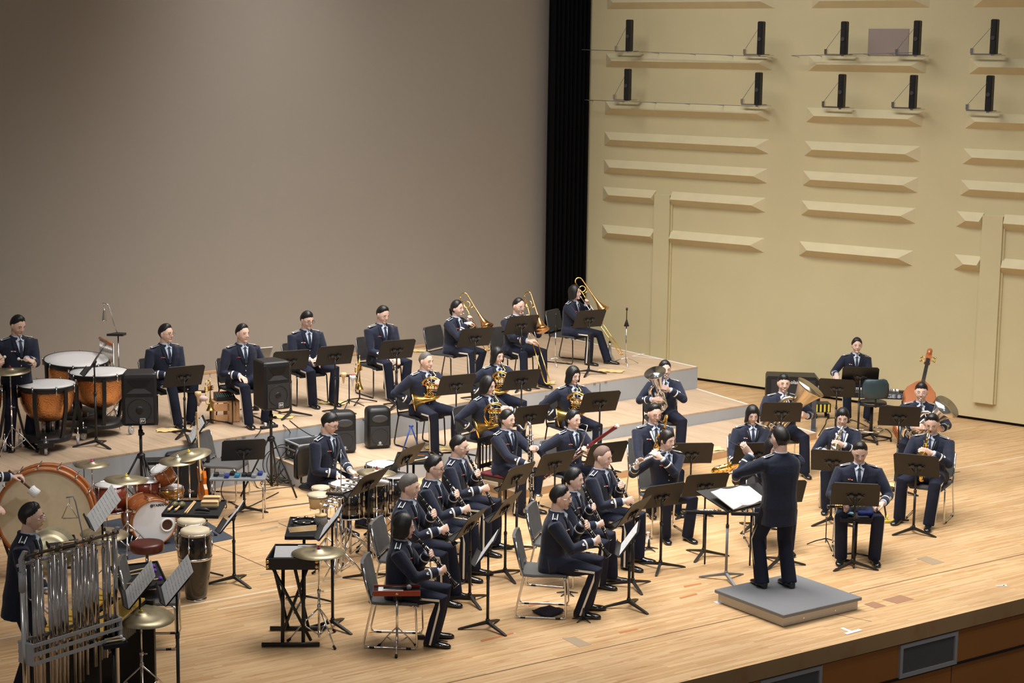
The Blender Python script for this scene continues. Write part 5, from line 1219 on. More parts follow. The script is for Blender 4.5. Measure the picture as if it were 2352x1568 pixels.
# padded posture chair of the drummer
Q = EPA['drum']; t = thing('posture_chair', 'black padded swivel chair of the drummer', 'chair', M=Matrix.Translation(Q['loc']) @ Rz(Q['yw']))
b = MB(); b.box((0, 0, .50), (.44, .42, .07), None, .03); b.build('seat', blackp, t)
b = MB(); R = []
for z, k in ((.58, .8), (.62, 1), (.88, 1), (.95, .75)): R.append([V((.20 * k * c, -.26 + q, z)) for c, q in ((-1, .03), (-.6, -.0), (0, -.015), (.6, -.0), (1, .03), (1, -.01), (.5, -.05), (-.5, -.05), (-1, -.01))])
b.loft(R); b.build('backrest', blackp, t)
b = MB(); b.tube([(0, -.15, .48), (0, -.30, .50), (0, -.30, .72)], .014, 8); b.tube([(0, 0, .10), (0, 0, .48)], .025, 10)
for k in range(4): a = PI / 2 * k + .7; b.tube([(0, 0, .12), (math.cos(a) * .26, math.sin(a) * .26, .02)], .014, 6)
b.build('base', blackm, t)
# ------------------------------------------------------------ music stands: desk px, py | hub px, py (None = hidden, then height) | plane | facing | sheet | label
def mstand(dx, dy, hx, hy, zp, yaw, who, sheet=None, tilt=28, H=None):
    if H is None:
        P = at(hx, hy, zp + .07); v0, v1 = .3, 1.8
        for _ in range(30):
            vm = (v0 + v1) / 2; q = V((P.x, P.y, zp + vm)) - cC; yy = 784 - FPX * q.dot(cU) / q.dot(cF)
            if yy > dy: v0 = vm
            else: v1 = vm
        H = v0
    else: P = at(dx, dy, zp + H)
    H = round(H / .05) * .05
    k = (round(H, 2), tilt, sheet)
    if k not in STANDS: STANDS[k] = s = mk_stand(H, tilt, sheet, W=.54)
    else: s = dup(STANDS[k])
    s.matrix_world = Matrix.Translation((P.x, P.y, zp)) @ Rz(rad(yaw) - PI / 2); s['label'] = who; s['category'] = 'music stand'; s['group'] = 'music stands'
    return s
B_ = 'black music stand '
mstand(205, 828, 221, 1012, Z3, 5, B_ + 'standing over the timpani, desk seen edge-on', tilt=32)
mstand(420, 860, 425, 988, Z3, -58, B_ + 'in front of the man with reddish glasses')
mstand(650, 825, 668, 945, Z3, -62, B_ + 'behind the second loudspeaker')
mstand(766, 818, 770, 941, Z3, -62, B_ + 'in front of the man with dark glasses and fringe')
mstand(912, 799, 911, 925, Z3, -62, B_ + 'in front of the man with the silver trumpet', 1)
mstand(1048, 886, 0, 0, Z2, -60, B_ + 'in front of the grey-haired horn player', 1, H=.98)
mstand(1092, 774, 0, 0, Z3, -60, B_ + 'in front of the trombonist with tied hair', H=.95)
mstand(1198, 748, 0, 0, Z3, -60, B_ + 'in front of the balding trombonist', H=.98)
mstand(1352, 728, 1352, 850, Z3, -60, B_ + 'in front of the trombonist by the curtain')
mstand(1198, 875, 0, 0, Z2, -62, B_ + 'right of the horn player seated farthest back', H=.98)
mstand(1220, 950, 1216, 1112, 0, -56, B_ + 'between the bass clarinet player and the bassoonist', 1)
mstand(1378, 922, 0, 0, Z2, -66, B_ + 'in front of the horn player behind the bassoonist', H=.95)
mstand(1187, 1096, 1186, 1254, 0, -35, B_ + 'in front of the bass clarinet player')
mstand(1275, 1062, 0, 0, 0, -50, B_ + 'directly in front of the bassoonist', H=.90)
mstand(1393, 1040, 0, 0, 0, -60, B_ + 'behind the shaved head, pale page on each side', 2, H=.95)
mstand(1588, 1040, 0, 0, 0, -85, B_ + 'right of the flutist, behind her shoulder', H=.80)
mstand(1515, 1139, 1517, 1293, 0, -58, B_ + 'in front of the flutist with tied hair', 1)
mstand(1618, 1116, 1616, 1264, 0, -70, B_ + 'with a flute tray, left of the conductor stand')
mstand(1435, 1170, 1453, 1334, 0, -28, B_ + 'with open pages, between shaved-head clarinettist and flute stand', 2, 34)
mstand(1441, 1230, 1444, 1380, 0, -6, B_ + 'with sheets, right of the front middle clarinettist', 2, 34)
mstand(1116, 1258, 1120, 1428, 0, -6, B_ + 'with sheets, right of the clarinettist with the bob', 2, 34)
mstand(1075, 1200, 1079, 1368, 0, -20, B_ + 'in front of the grey-haired clarinettist, pages unseen', 1, 34)
mstand(1152, 1160, 1160, 1310, 0, -22, B_ + 'in front of the older clarinettist at the back', 1, 34)
mstand(531, 1180, 538, 1324, 0, 0, B_ + 'with a sheet, right of the congas', 1, 38)
mstand(559, 1037, 561, 1164, 0, -75, B_ + 'in front of the table of effect pedals')
mstand(840, 1102, 847, 1318, 0, -28, B_ + 'in front of the black tom drums', None, 38)
mstand(757, 1198, 764, 1426, 0, 0, B_ + 'with a sheet, behind the cymbal near the glockenspiel', 2, 38)
mstand(936, 1048, 0, 0, 0, -28, B_ + 'with a page, behind the grey-haired clarinettist', 2, 34, H=1.05)
mstand(1795, 946, 0, 0, 0, -90, B_ + 'with a page, in front of the left tuba', H=1.0)
mstand(1922, 887, 1918, 1000, 0, -104, B_ + 'left of the black stool')
mstand(1976, 863, 0, 0, 0, -96, B_ + 'directly in front of the keyboard player', H=1.0)
mstand(2074, 952, 2058, 1122, 0, -98, B_ + 'with pages, in front of the right tuba player')
mstand(1905, 1054, 1908, 1190, 0, -104, B_ + 'in front of the woman with the white strap')
mstand(1962, 1130, 1958, 1289, 0, -98, B_ + 'in front of the oboist')
mstand(2105, 1071, 2098, 1212, 0, -112, B_ + 'in front of the man with the gold alto saxophone', 1)
mstand(1800, 1130, 1790, 1282, 0, -80, B_ + 'hidden behind the conductor')
mstand(1735, 1040, 0, 0, 0, -80, B_ + 'with a page, in front of the woman with the bob', 2, H=.95)
mstand(404, 1335, 411, 1640, 0, 15, B_ + 'with sheets, cut by the bottom edge of the photo', (2, .27, .36), 40)
mstand(312, 1348, 326, 1590, 0, 15, B_ + 'with sheets, behind the lowest cymbal', (2, .27, .36), 40)
mstand(216, 1172, 240, 1400, 0, 20, B_ + 'with wide white sheets in front of the bass drum', (2, .34, .40), 40)
mstand(453, 986, 456, 1120, 0, 15, B_ + 'with a white booklet above the drum kit cymbals', 2, 34)
# ============================================================ percussion and gear on stage
def ax_angle(p, q): d = q - p; return math.atan2(d.y, d.x)
timpani('large timpani with copper bowl, frontmost of the timpani', 107, 881, .355, rot=10)
timpani('timpani directly left of the loudspeaker, copper bowl in full view', 228, 853, .375, rot=-20)
timpani('widest timpani behind the others, tilted towards the player', 176, 824, .42, .90, rot=30, tilt=5)
timpani('timpani cut off by the left edge of the photo', -52, 893, .30, rot=15)
tree = cymbal_stand
cymbal_stand('cymbal in front of the timpani player on a tall chrome stand', 23, 847, 1.08, Z3, .25, .2, (4, 0), mat('dark_red_felt', (.25, .02, .05), .7))
# chimes behind the timpani
P = at(273, 845, Z3 + .75); t = thing('triangle_stand', 'tall chrome stand holding a cowbell and triangle behind the timpani', 'percussion stand', (P.x, P.y, Z3))
b = MB(); b.tube([(0, 0, .05), (0, 0, 1.22)], .010, 8); b.tube([(0, 0, 1.2), (-.05, 0, 1.35), (-.12, 0, 1.62), (-.20, 0, 1.64)], .005, 6); legs3(b, .3, .28, .008, .3); b.build('pole', chrome, t)
b = MB(); b.loft([[V((x, y, z)) for x, y in ((-.14, -.07), (.08, -.07), (.10, .06), (-.04, .10))] for z in (1.20, 1.23)], smooth=False); b.build('tray', blackp, t)
b = MB(); b.lathe([(.035, 1.38), (.030, 1.40), (.015, 1.52), (.010, 1.54)], 4, Matrix.Translation((-.18, 0, .02))); b.tube([(-.18, 0, 1.56), (-.18, 0, 1.64)], .003, 5); b.build('cowbell', silver, t)
A_, B_2 = at(229, 776, Z3 + 1.12), at(260, 792, Z3 + 1.12); t = thing('mark_tree', 'row of thin metal chimes under a brown wooden bar behind the timpani', 'wind chimes', ((A_ + B_2) / 2).to_tuple()[:2] + (Z3,)); d = (B_2 - A_) / 2; d.z = 0
b = MB(); b.tube([V((0, 0, 1.12)) - d, V((0, 0, 1.12)) + d], .022, 4); b.build('wooden_bar', drumwood, t); b = MB()
for k in range(20): f = -1 + 2 * k / 19; b.tube([V((0, 0, 1.10)) + d * f, V((0, 0, 1.10 - .34 + .13 * (k / 19))) + d * f], .0045, 5)
b.build('chime_bars', silver, t); b = MB(); b.tube([d + V((0, 0, .02)), d + V((0, 0, 1.14))], .010, 8); legs3(b, .25, .25, .008, 1, Matrix.Translation(d)); b.build('pole', chrome, t)
# loudspeakers on tripods
pa_speaker('black loudspeaker right of the timpani on a tall tripod', 0, 0, 0, 0, 0, at(327, 1182), -80, 1.17, .42, .64)
pa_speaker('black loudspeaker turned right, between the trumpet players', 0, 0, 0, 0, 0, at(624, 1136), -56, 1.16, .38, .62)
def box_speaker(px, py, zp, yaw, lab):
    P = at(px, py, zp); t = thing('portable_speaker', lab, 'speaker', (P.x, P.y, zp), rad(yaw) + PI / 2, 'portable speakers on the middle step'); W_, H_, D_ = .345, .57, .28
    b = MB(); R = []
    for z, k in ((0, .80), (.015, .92), (.05, 1), (H_ - .06, .98), (H_ - .02, .90), (H_, .70)):
        R.append([V((math.copysign(abs(math.cos(a)) ** .35, math.cos(a)) * W_ / 2 * k, math.copysign(abs(math.sin(a)) ** .45, math.sin(a)) * D_ / 2 * k, z)) for a in [2 * PI * q / 28 for q in range(28)]])
    b.loft(R); b.build('cabinet', blackp, t); y = -D_ / 2 - .002
    b = MB(); b.ball((0, y + .004, H_ * .74), (.115, .012, .055), 20, 8); b.build('horn', mat('horn_grey', (.05, .052, .056), .4), t)
    b = MB(); b.box((0, y - .003, H_ * .32), (.27, .010, .27), None, .02); b.torus((0, y - .009, H_ * .32), .115, .004, 30, 5, axis=(0, 1, 0)); b.build('grille', mat('speaker_grille', (.025, .025, .027), .6), t)
    b = MB(); b.torus((0, y - .011, H_ * .155), .016, .0025, 16, 5, axis=(0, 1, 0))
    for a in (0, 60, 120): q = Matrix.Translation((0, y - .012, H_ * .155)) @ Matrix.Rotation(rad(a), 4, 'Y'); b.box((0, 0, 0), (.003, .002, .024), q)
    b.build('emblem', white, t); text_obj('YAMAHA', .018, white, t, Matrix.Translation((0, y - .012, H_ * .105)) @ Matrix.Rotation(PI / 2, 4, 'X'))
    return t
box_speaker(787, 1037, Z2, -72, 'rounded black speaker directly behind the seated drummer')
box_speaker(867, 1026, Z2, -72, 'rounded black speaker standing alone left of the grey-haired horn player')
# flight case
P = at(687, 1064, Z2); u = (at(648, 1047, Z2) - P); u.z = 0; u.normalize(); v_ = V((u.y, -u.x, 0)); M = Matrix.Translation((P.x, P.y, Z2)) @ Matrix((u, v_ * -1, V((0, 0, 1)))).transposed().to_4x4()
M = Matrix.Translation((P.x, P.y, Z2)) @ Rz(math.atan2(u.y, u.x))
t = thing('flight_case', 'black flight case with metal edges behind the drummer', 'case', M=M); h = .24; l, w_ = .42, .50
b = MB(); b.box((l / 2, -w_ / 2, h / 2), (l - .01, w_ - .01, h - .01)); b.build('panels', blackp, t); b = MB()
for x in (0, l):
    for y in (0, -w_): b.box((x, y, h / 2), (.022, .022, h))
    for z in (.011, h * .62, h): b.box((x, -w_ / 2, z), (.02, w_, .018))
for y in (0, -w_):
    for z in (.011, h * .62, h): b.box((l / 2, y, z), (l, .02, .018))
b.box((-.005, -w_ * .35, h * .45), (.012, .10, .09)); b.build('metal_edges', alu, t)
for xx, s_ in ((.30, 'UP'), (.10, 'GM')):
    text_obj(s_, .07, white, t, Matrix.Translation((xx, .008, .085)) @ Rz(PI) @ Matrix.Rotation(PI / 2, 4, 'X'))
b = MB(); b.box((.30, .008, .15), (.01, .003, .05)); b.add([(.325, .008, .165), (.275, .008, .165), (.30, .008, .195), (.325, .010, .165), (.275, .010, .165), (.30, .010, .195)], [(0, 1, 2), (3, 5, 4)], smooth=False); b.build('arrow', white, t)
# bass drum on its frame, left
P = at(103, 1183, .70); yb = rad(-84); R = .53
t = thing('concert_bass_drum', 'large concert bass drum with pale head and wooden hoops at the left', 'bass drum', (P.x, P.y, 0), yb + PI / 2); M = Matrix.Translation((0, 0, .70)) @ Matrix.Rotation(PI / 2, 4, 'X')   # drum axis = y
b = MB(); b.lathe([(R * .955, -.22), (R * .955, .0)], 56, M); b.build('shell', drumwood, t)
b = MB(); b.lathe([(R * .93, .004), (.001, .010)], 56, M, caps=False); b.build('drum_head', calf, t)
b = MB()
for z in (-.22, -.0): b.lathe([(R * .93, z - .028), (R * 1.0, z - .028), (R * 1.0, z + .022), (R * .93, z + .022), (R * .93, z - .028)], 56, M, caps=False)
b.build('wooden_hoops', drumwood, t); b = MB(); b.lathe([(R * 1.003, -.012), (R * 1.003, .004)], 56, M, caps=False); b.build('hoop_inlay', birch, t)
for k in range(16):
    a = 2 * PI * k / 16 + .1; c, s = math.cos(a) * R * 1.03, math.sin(a) * R * 1.03; b = MB(); b.tube([(c, s, .035), (c, s, -.26)], .005, 6, M); b.tube([(c * .95, s * .95, .035), (c, s, .035)], .006, 6, M); b.tube([(c, s, .03), (c, s, .05)], .011, 8, M); b.box((c * .97, s * .97, -.11), (.03, .03, .06), M); b.build('tension_claw', chrome, t)
b = MB()
for s in (-1, 1): b.tube([(s * .35, .11, .02), (s * .48, .11, .45), (s * .52, .11, .72)], .018, 8); b.tube([(s * .35, -.15, .03), (s * .35, .37, .03)], .018, 8)
b.tube([(-.35, .11, .08), (.35, .11, .08)], .018, 8); b.build('frame', blackm, t)
# drum kit
mt_ = mat('kit_carpet', (.055, .065, .085), .95, bump=.4, bscale=200)
quad('kit_carpet', [(262, 1262), (292, 1287), (540, 1236), (483, 1203), (420, 1160), (230, 1200)], mt_, 'dark blue-grey carpet under the drum kit', 'carpet', .006)
P = at(354, 1199, .285); P = V((P.x, P.y, 0)); yk = rad(-62); KM = Matrix.Translation(P) @ Rz(yk + PI / 2); t = thing('kick_drum', 'orange-brown bass drum of the kit with white head lettered YAMAHA', 'drum', M=KM)
M = Matrix.Translation((0, 0, .285)) @ Matrix.Rotation(PI / 2, 4, 'X'); R = .275
b = MB(); b.lathe([(R * .97, -.40), (R * .97, -.0)], 48, M); b.build('shell', drumwood, t)
b = MB(); b.lathe([(R * .93, .008), (R * .70, .012), (.001, .012)], 48, M, caps=False); hd_ = b.build('drum_head', mat('white_head', (.74, .77, .82), .4), t)
b = MB()
for z in (-.40, 0): b.lathe([(R * .93, z - .02), (R * 1.0, z - .02), (R * 1.0, z + .02), (R * .93, z + .02), (R * .93, z - .02)], 48, M, caps=False)
b.build('hoops', drumwood, t)
b = MB(); b.mat(white).torus((.150, -.045, .016), .073, .012, 28, 6, M); b.mat(mat('hole_dark', (.06, .02, .012), .6)).lathe([(.062, .0135), (.001, .0135)], 28, M @ Matrix.Translation((.150, -.045, 0)), caps=False); b.build('port_hole', None, hd_)
bn = mat('printed_black', (.02, .02, .03), .5); text_obj('YAMAHA', .044, bn, hd_, M @ Matrix.Translation((.080, .200, .0135)), bold=.0012)
b = MB(); E_ = M @ Matrix.Translation((-.028, .200, .0145)); b.torus((0, 0, 0), .017, .003, 24, 5, E_)
for a in (0, 60, 120): b.box((0, 0, 0), (.004, .030, .002), E_ @ Rz(rad(a)))
b.build('emblem', bn, hd_)
for k in range(8):
    a = 2 * PI * k / 8 + .2; c, s = math.cos(a) * R * 1.04, math.sin(a) * R * 1.04; b = MB(); b.tube([(c, s, .03), (c, s, -.16)], .004, 6, M); b.box((c * .98, s * .98, .01), (.028, .028, .03), M); b.box((c * .97, s * .97, -.12), (.022, .022, .05), M); b.tube([(c, s, .03), (c * 1.06, s * 1.06, .045)], .006, 6, M); b.build('claw_hook', chrome, t)
b = MB()
for s in (-1, 1): b.tube([(s * R * .85, .03, .22), (s * (R + .06), -.10, .01)], .008, 6)
b.build('spurs', chrome, t)
def drum(label, px, py, H, R, h, shell, head, tilt=(0, 0), rot=0, legs=None, ground=0, name='tom_drum', lugs=6, cat='drum', group=None):
    """px,py = centre of the batter head at height H"""
    P = at(px, py, ground + H); t = thing(name, label, cat, (P.x, P.y, ground), rad(rot), group)
    M = Matrix.Translation((0, 0, H)) @ Matrix.Rotation(rad(tilt[0]), 4, 'X') @ Matrix.Rotation(rad(tilt[1]), 4, 'Y') @ Matrix.Translation((0, 0, -h / 2))
    ring_drum(None, t, R, h, shell, head, M, lugs)
    if legs == 'floor':
        b = MB()
        for k in range(3): a = 2 * PI * k / 3 + .5; c, s = math.cos(a) * (R + .02), math.sin(a) * (R + .02); b.tube([(c, s, H - h * .3), (c, s, .12), (c * 1.15, s * 1.15, .01)], .007, 6)
        b.build('legs', chrome, t)
    elif legs == 'stand':
        b = MB(); b.tube([(0, 0, .08), (0, 0, H - h)], .014, 8); legs3(b, .33, .30, .009, .3); b.build('stand', chrome, t); b = MB(); feet3(b, .30, .3); b.build('rubber_feet', rubber, t)
    return t
drum('small orange-brown tom mounted on the kick drum, tilted left', 368, 1075, .80, .125, .19, drumwood, drumhead, (18, -22), 0, 'stand')
drum('dark red snare-depth drum left of the kit with magenta cloth rim', 254, 1113, .66, .19, .30, drumred, drumhead, (0, 0), 0, 'floor')
drum('brown tom partly hidden behind the small mounted tom', 336, 1104, .66, .15, .20, drumred, drumhead, (0, 0), 0, 'stand')
drum('low snare drum with golden shell behind the kick drum', 388, 1118, .55, .16, .13, mat('brass_shell', (.70, .40, .12), .25, .8), drumhead, (0, 0), 0, 'stand', name='snare_drum')
cymbal_stand('cymbal with magenta felt left of the kit, top of a hi-hat rod', 211, 1062, .98, 0, .20, 1.2, (0, 0), pink)
cymbal_stand('cymbal with yellow felt over the kick drum', 290, 1096, .88, 0, .25, .7, (0, 3))
cymbal_stand('large cymbal with yellow felt right of the kit', 434, 1040, 1.02, 0, .26, .2, (6, -8))
cymbal_stand('cymbal half under the larger one, right of the small tom', 408, 1053, .98, 0, .22, 1.0, (4, 0), white)
cymbal_stand('cymbal low behind the tubular bells with no felt in view', 240, 1221, .72, 0, .25, .9, (3, 4), blackp)
cymbal_stand('bottom left cymbal with yellow felt nearest the camera', 323, 1408, .82, 0, .30, .75, (3, 6))
cymbal_stand('dark-felted cymbal in front of the glockenspiel', 732, 1263, .92, 0, .265, 1.15, (0, 0), mat('dark_red_felt', (.25, .02, .05), .7))
cymbal_stand('cymbal overlapping the black toms by the seated drummer', 865, 1080, 1.02, 0, .225, .4, (0, 3), mat('dark_red_felt', (.25, .02, .05), .7))
# drum throne
P = at(337, 1245, .52); t = thing('drum_throne', 'round brown leather drum stool with chrome base', 'stool', (P.x, P.y, 0)); b = MB(); b.lathe([(.14, .42), (.175, .43), (.182, .45), (.182, .50), (.175, .518), (.14, .525), (.001, .522)], 36); b.build('seat', mat('brown_leather', (.10, .025, .018), .35), t)
b = MB(); b.tube([(0, 0, .12), (0, 0, .42)], .018, 10); legs3(b, .30, .28, .010, .9); b.build('base', chrome, t); b = MB(); feet3(b, .28, .9); b.build('rubber_feet', rubber, t)
# congas
def conga(px, py, lab):
    P = at(px, py, .77); t = thing('conga', lab, 'conga', (P.x, P.y, 0), 0, 'congas')
    b = MB(); b.lathe([(.105, .0), (.118, .08), (.150, .30), (.168, .46), (.172, .54), (.160, .66), (.145, .735)], 36); b.build('shell', blackshell, t)
    b = MB(); b.lathe([(.150, .70), (.155, .735), (.150, .760), (.120, .772), (.001, .774)], 36, caps=False); b.build('drum_head', calf, t)
    b = MB(); b.torus((0, 0, .728), .160, .006, 36, 6); b.lathe([(.1705, .452), (.1735, .452), (.1745, .476), (.1715, .476)], 36, caps=False); b.lathe([(.108, .0), (.112, .022)], 36); b.build('metal_bands', silver, t)
    for k in range(6):
        a = 2 * PI * k / 6 + .3; c, s = math.cos(a), math.sin(a); b = MB(); b.tube([(c * .165, s * .165, .74), (c * .172, s * .172, .60)], .005, 6); b.tube([(c * .168, s * .168, .61), (c * .176, s * .176, .53)], [.020, .004], 4); b.build('tuning_lug', chrome, t)
    return t
conga(448, 1213, 'black conga with silver band, the nearer of the pair'); conga(440, 1189, 'black conga mostly hidden behind the nearer conga')
# trays with small percussion
def tray_table(label, pts, z, legs=True, name='percussion_tray', m=None):
    P = [at(x, y, z) for x, y in pts]; c = sum(P, V()) / len(P); c.z = 0; t = thing(name, label, 'tray', (c.x, c.y, 0), 0, None)
    b = MB(); poly_slab(b, [p - c for p in P], z - .03, z - .015); n = len(P)
    for i in range(n):
        p, q = P[i] - c, P[(i + 1) % n] - c; d = q - p; b.box((0, 0, 0), (d.length, .012, .035), Matrix.Translation(((p + q) / 2).to_tuple()[:2] + (z - .015,)) @ Rz(math.atan2(d.y, d.x)))
    b.build('tray_top', m or mat('black_felt', (.010, .010, .011), .95), t)
    if legs:
        b = MB(); b.tube([(0, 0, .07), (0, 0, z - .03)], .016, 8); tripod(b, .10, .30, .012); b.build('tripod', blackm, t)
    return t
tray_table('black felt tray table behind the congas holding maracas', [(372, 1180), (396, 1149), (519, 1148), (500, 1184)], .80)
def on(px, py, z): return at(px, py, z)
for px, lab in ((397, 'left'), (413, 'right')):
    P = on(px, 1163, .82); t = thing('maraca', 'olive maraca with pale wooden handle, %s of the pair' % lab, 'maraca', (P.x, P.y, .82), rad(75)); b = MB(); b.ball((.05, 0, .01), (.055, .036, .036), 14, 10); b.build('gourd', mat('olive_gourd', (.16, .14, .06), .35), t); b = MB(); b.tube([(-.01, 0, .005), (-.06, 0, -.005), (-.10, 0, -.01), (-.12, 0, -.01)], [.010, .010, .017, .010], 10); b.build('handle', birch, t)
for i, (a, c) in enumerate((((424, 1177), (446, 1151)), ((429, 1178), (449, 1152)))): stick('claves', 'pale wooden stick on the maraca tray, %s' % ('left one' if i == 0 else 'right one'), 'stick', on(*a, .805), on(*c, .805), .009, birch)
for i, (px, py) in enumerate(((487, 1146), (482, 1157))):
    P = on(px, py, .84); t = thing('wood_block', 'pale wooden temple block, %s on the tray beside the congas' % ('rear' if i == 0 else 'front'), 'wood block', (P.x, P.y, .80), rad(3)); b = MB(); b.box((0, 0, .045), (.19, .07, .07), None, .012); b.build('block', birch, t); b = MB(); b.box((0, -.034, .062), (.17, .006, .010)); b.build('slot', mat('slot_dark', (.12, .05, .02), .8), t)
P = on(465, 1172, .815); b = MB(); b.tube([(-.08, 0, 0), (-.03, .01, .012), (.03, 0, .012), (.08, -.01, 0)], [.008, .020, .022, .012], 8); o = tag(b.build('clamp_bar', blackp), 'black clamp lying in front of the wood blocks', 'clamp'); o.location = (P.x, P.y, .815)
# chair with mallet tray, bottom left
P = at(352, 1372, .45); c = chair(None, 'grey chair at the lower left carrying the mallet tray', M=Matrix.Translation((P.x, P.y, 0)) @ Rz(rad(6) - PI / 2))
tray_table('black tray of purple-headed mallets resting on a chair', [(255, 1300), (361, 1288), (384, 1338), (279, 1358)], .60, False)
pm = mat('purple_yarn', (.18, .05, .45), .9)
for i, (a, c_, hh) in enumerate((((257, 1322), (352, 1300), 'first'), ((262, 1326), (355, 1310), 'second'), ((278, 1343), (368, 1328), 'third'))):
    t = stick('mallet', 'purple yarn mallet on the chair tray, %s from the back' % hh, 'mallet', on(*a, .60), on(*c_, .60), .006, birch, .022, pm, 'purple mallets')
# tray behind the bells with sticks
tray_table('small black tray with sticks between percussionist and bass drum', [(100, 1236), (170, 1228), (176, 1248), (120, 1258)], .95)
for i, (a, c_) in enumerate((((103, 1231), (160, 1229)), ((140, 1247), (170, 1243)))): stick('drumstick', 'stick on the tray behind the tubular bells, %s' % ('dark one' if i == 0 else 'pale one'), 'drumstick', on(*a, .965), on(*c_, .965), .008, birch if i else drumwood)
P = at(160, 1176, 1.18); t = thing('triangle', 'metal triangle hanging from a bent rod left of the music sheets', 'triangle', (P.x, P.y, 0), rad(10)); b = MB()
b.tube([(-.075, 0, 1.12), (-.01, 0, 1.27), (.075, 0, 1.12), (-.065, 0, 1.118)], .0065, 8); b.build('triangle_bar', silver, t); b = MB(); b.tube([(-.03, 0, 1.33), (.04, 0, 1.34), (.06, 0, 1.28), (.12, 0, .95), (.12, 0, .10)], .007, 8); b.tube([(0, 0, 1.27), (0, 0, 1.335)], .002, 4); legs3(b, .25, .22, .007, 0, Matrix.Translation((.12, 0, 0))); b.build('holder', greymetal, t)
# pair of upright crash cymbals behind the bells
P = at(112, 1268, .85); t = thing('hand_cymbal', 'bronze hand cymbal resting upright beside the percussionist', 'cymbal', (P.x, P.y, 0), 0, None); M = Matrix.Translation((0, 0, .85)) @ Rz(rad(20)) @ Matrix.Rotation(rad(62), 4, 'X'); b = MB(); b.lathe([(.005, .03), (.05, .03), (.07, .012), (.14, .006), (.225, -.006), (.222, -.010), (.14, .0), (.06, .008), (.005, .025)], 40, M, caps=False); b.build('cymbal', goldhead, t)
M2 = Matrix.Translation((.03, .06, .87)) @ Rz(rad(20)) @ Matrix.Rotation(rad(62), 4, 'X'); b = MB(); b.lathe([(.225, -.010), (.005, -.0)], 40, M2, caps=False); b.build('rear_cymbal', goldhead, t); b = MB(); b.tube([(0, .05, .05), (0, .05, .80)], .012, 8); tripod(b, .1, .25, .01); b.build('cradle', blackm, t)
# tubular bells
A_, B_2 = at(49, 1285, 1.72), at(262, 1229, 1.72); d = B_2 - A_; Lc = d.length; t = thing('tubular_bells', 'tall rack of chrome tubular bells in grey frame at the lower left', 'tubular bells', M=Matrix.Translation((A_.x, A_.y, 0)) @ Rz(math.atan2(d.y, d.x)))
gm_ = mat('grey_frame_paint', (.40, .41, .43), .4)
for x in (0, Lc): b = MB(); b.tube([(x, 0, .05), (x, 0, 1.62)], .020, 12); b.build('upright_post', silver, t)
for x in (0, Lc): b = MB(); b.tube([(x, 0, 1.46), (x, 0, 1.62)], .028, 12); b.loft([[V((x - .012, y, z)), V((x + .012, y, z)), V((x + .012, y + .045, z)), V((x - .012, y + .045, z))] for y, z in ((-.03, 1.60), (-.02, 1.72), (-.075, 1.80))], smooth=False); b.build('bracket', gm_, t)
b = MB(); b.tube([(0.0, -.05, 1.755), (Lc, -.05, 1.755)], .014, 8); b.build('front_rail', mat('brown_rail', (.10, .06, .04), .4), t); b = MB(); b.tube([(0.0, .055, 1.66), (Lc, .055, 1.66)], .014, 8); b.build('rear_rail', gm_, t)
tb = mat('bell_tube_chrome', (.62, .58, .55), .12, 1.); n = 11
for k in range(n):
    x = .07 + (Lc - .14) * k / (n - 1); b = MB(); L_ = 1.40 - .045 * k; b.tube([(x, .055, 1.62), (x, .055, 1.62 - L_)], .0175, 14); b.tube([(x, .055, 1.62), (x, .055, 1.66)], .010, 8); b.tube([(x, .055, 1.66), (x, .055, 1.68)], .020, 10); b.build('bell_tube', tb, t)
for k in (1, 3, 4, 6, 7, 8, 10, 10.9):
    x = .07 + (Lc - .14) * (k - .5) / (n - 1); b = MB(); L_ = 1.40 - .045 * k; b.tube([(x, -.05, 1.71), (x, -.05, 1.71 - L_)], .0175, 14); b.tube([(x, -.05, 1.71), (x, -.05, 1.755)], .010, 8); b.tube([(x, -.05, 1.765), (x, -.05, 1.785)], .020, 10); b.build('bell_tube', tb, t)
zd = 1.02; b = MB()
for z in (zd, zd - .075, zd - .15):
    for y in (-.085, .085): b.box((Lc / 2, y, z), (Lc - .02, .014, .028))
for x in (.02, Lc - .02):
    b.box((x, 0, zd - .075), (.03, .18, .19), None, .01)
b.box((Lc / 2, .0, zd + .012), (Lc - .04, .17, .006)) if False else None
b.build('damper_frame', gm_, t); b = MB()
for x in (0, Lc): b.box((x, 0, .05), (.06, .70, .05))
b.box((Lc / 2, .2, .12), (Lc, .04, .05)); b.build('base', gm_, t)
# marimba behind the bells
A_, B_2 = at(120, 1500, .86), at(290, 1440, .86); M = Matrix.Translation(((A_.x + B_2.x) / 2 - .1, (A_.y + B_2.y) / 2 + .62, 0)) @ Rz(rad(80)); t = thing('xylophone', 'xylophone with yellow wooden bars behind the tubular bells', 'xylophone', M=M); yb_ = mat('yellow_bar_wood', (.80, .50, .08), .35)
for k in range(26):
    x = -.55 + 1.1 * k / 25; b = MB(); b.box((x, -.13, .86), (.036, .30 - .004 * k, .02)); b.build('bar', yb_, t)
    if k % 7 not in (2, 6): b = MB(); b.box((x + .02, .15, .885), (.034, .24 - .003 * k, .02)); b.build('bar', yb_, t)
b = MB()
for y in (-.22, -.04, .06, .24): b.box((0, y, .835), (1.2, .03, .03))
for x in (-.61, .61): b.box((x, 0, .42), (.04, .60, .84))
b.build('frame', blackm, t); b = MB()
for k in range(26): x = -.55 + 1.1 * k / 25; b.tube([(x, -.13, .82), (x, -.13, .55)], .016, 8)
b.build('resonators', greymetal, t)
tray_table('black tray with pale mallets at the foot of the tubular bells', [(232, 1462), (278, 1455), (293, 1475), (240, 1483)], .86, True)
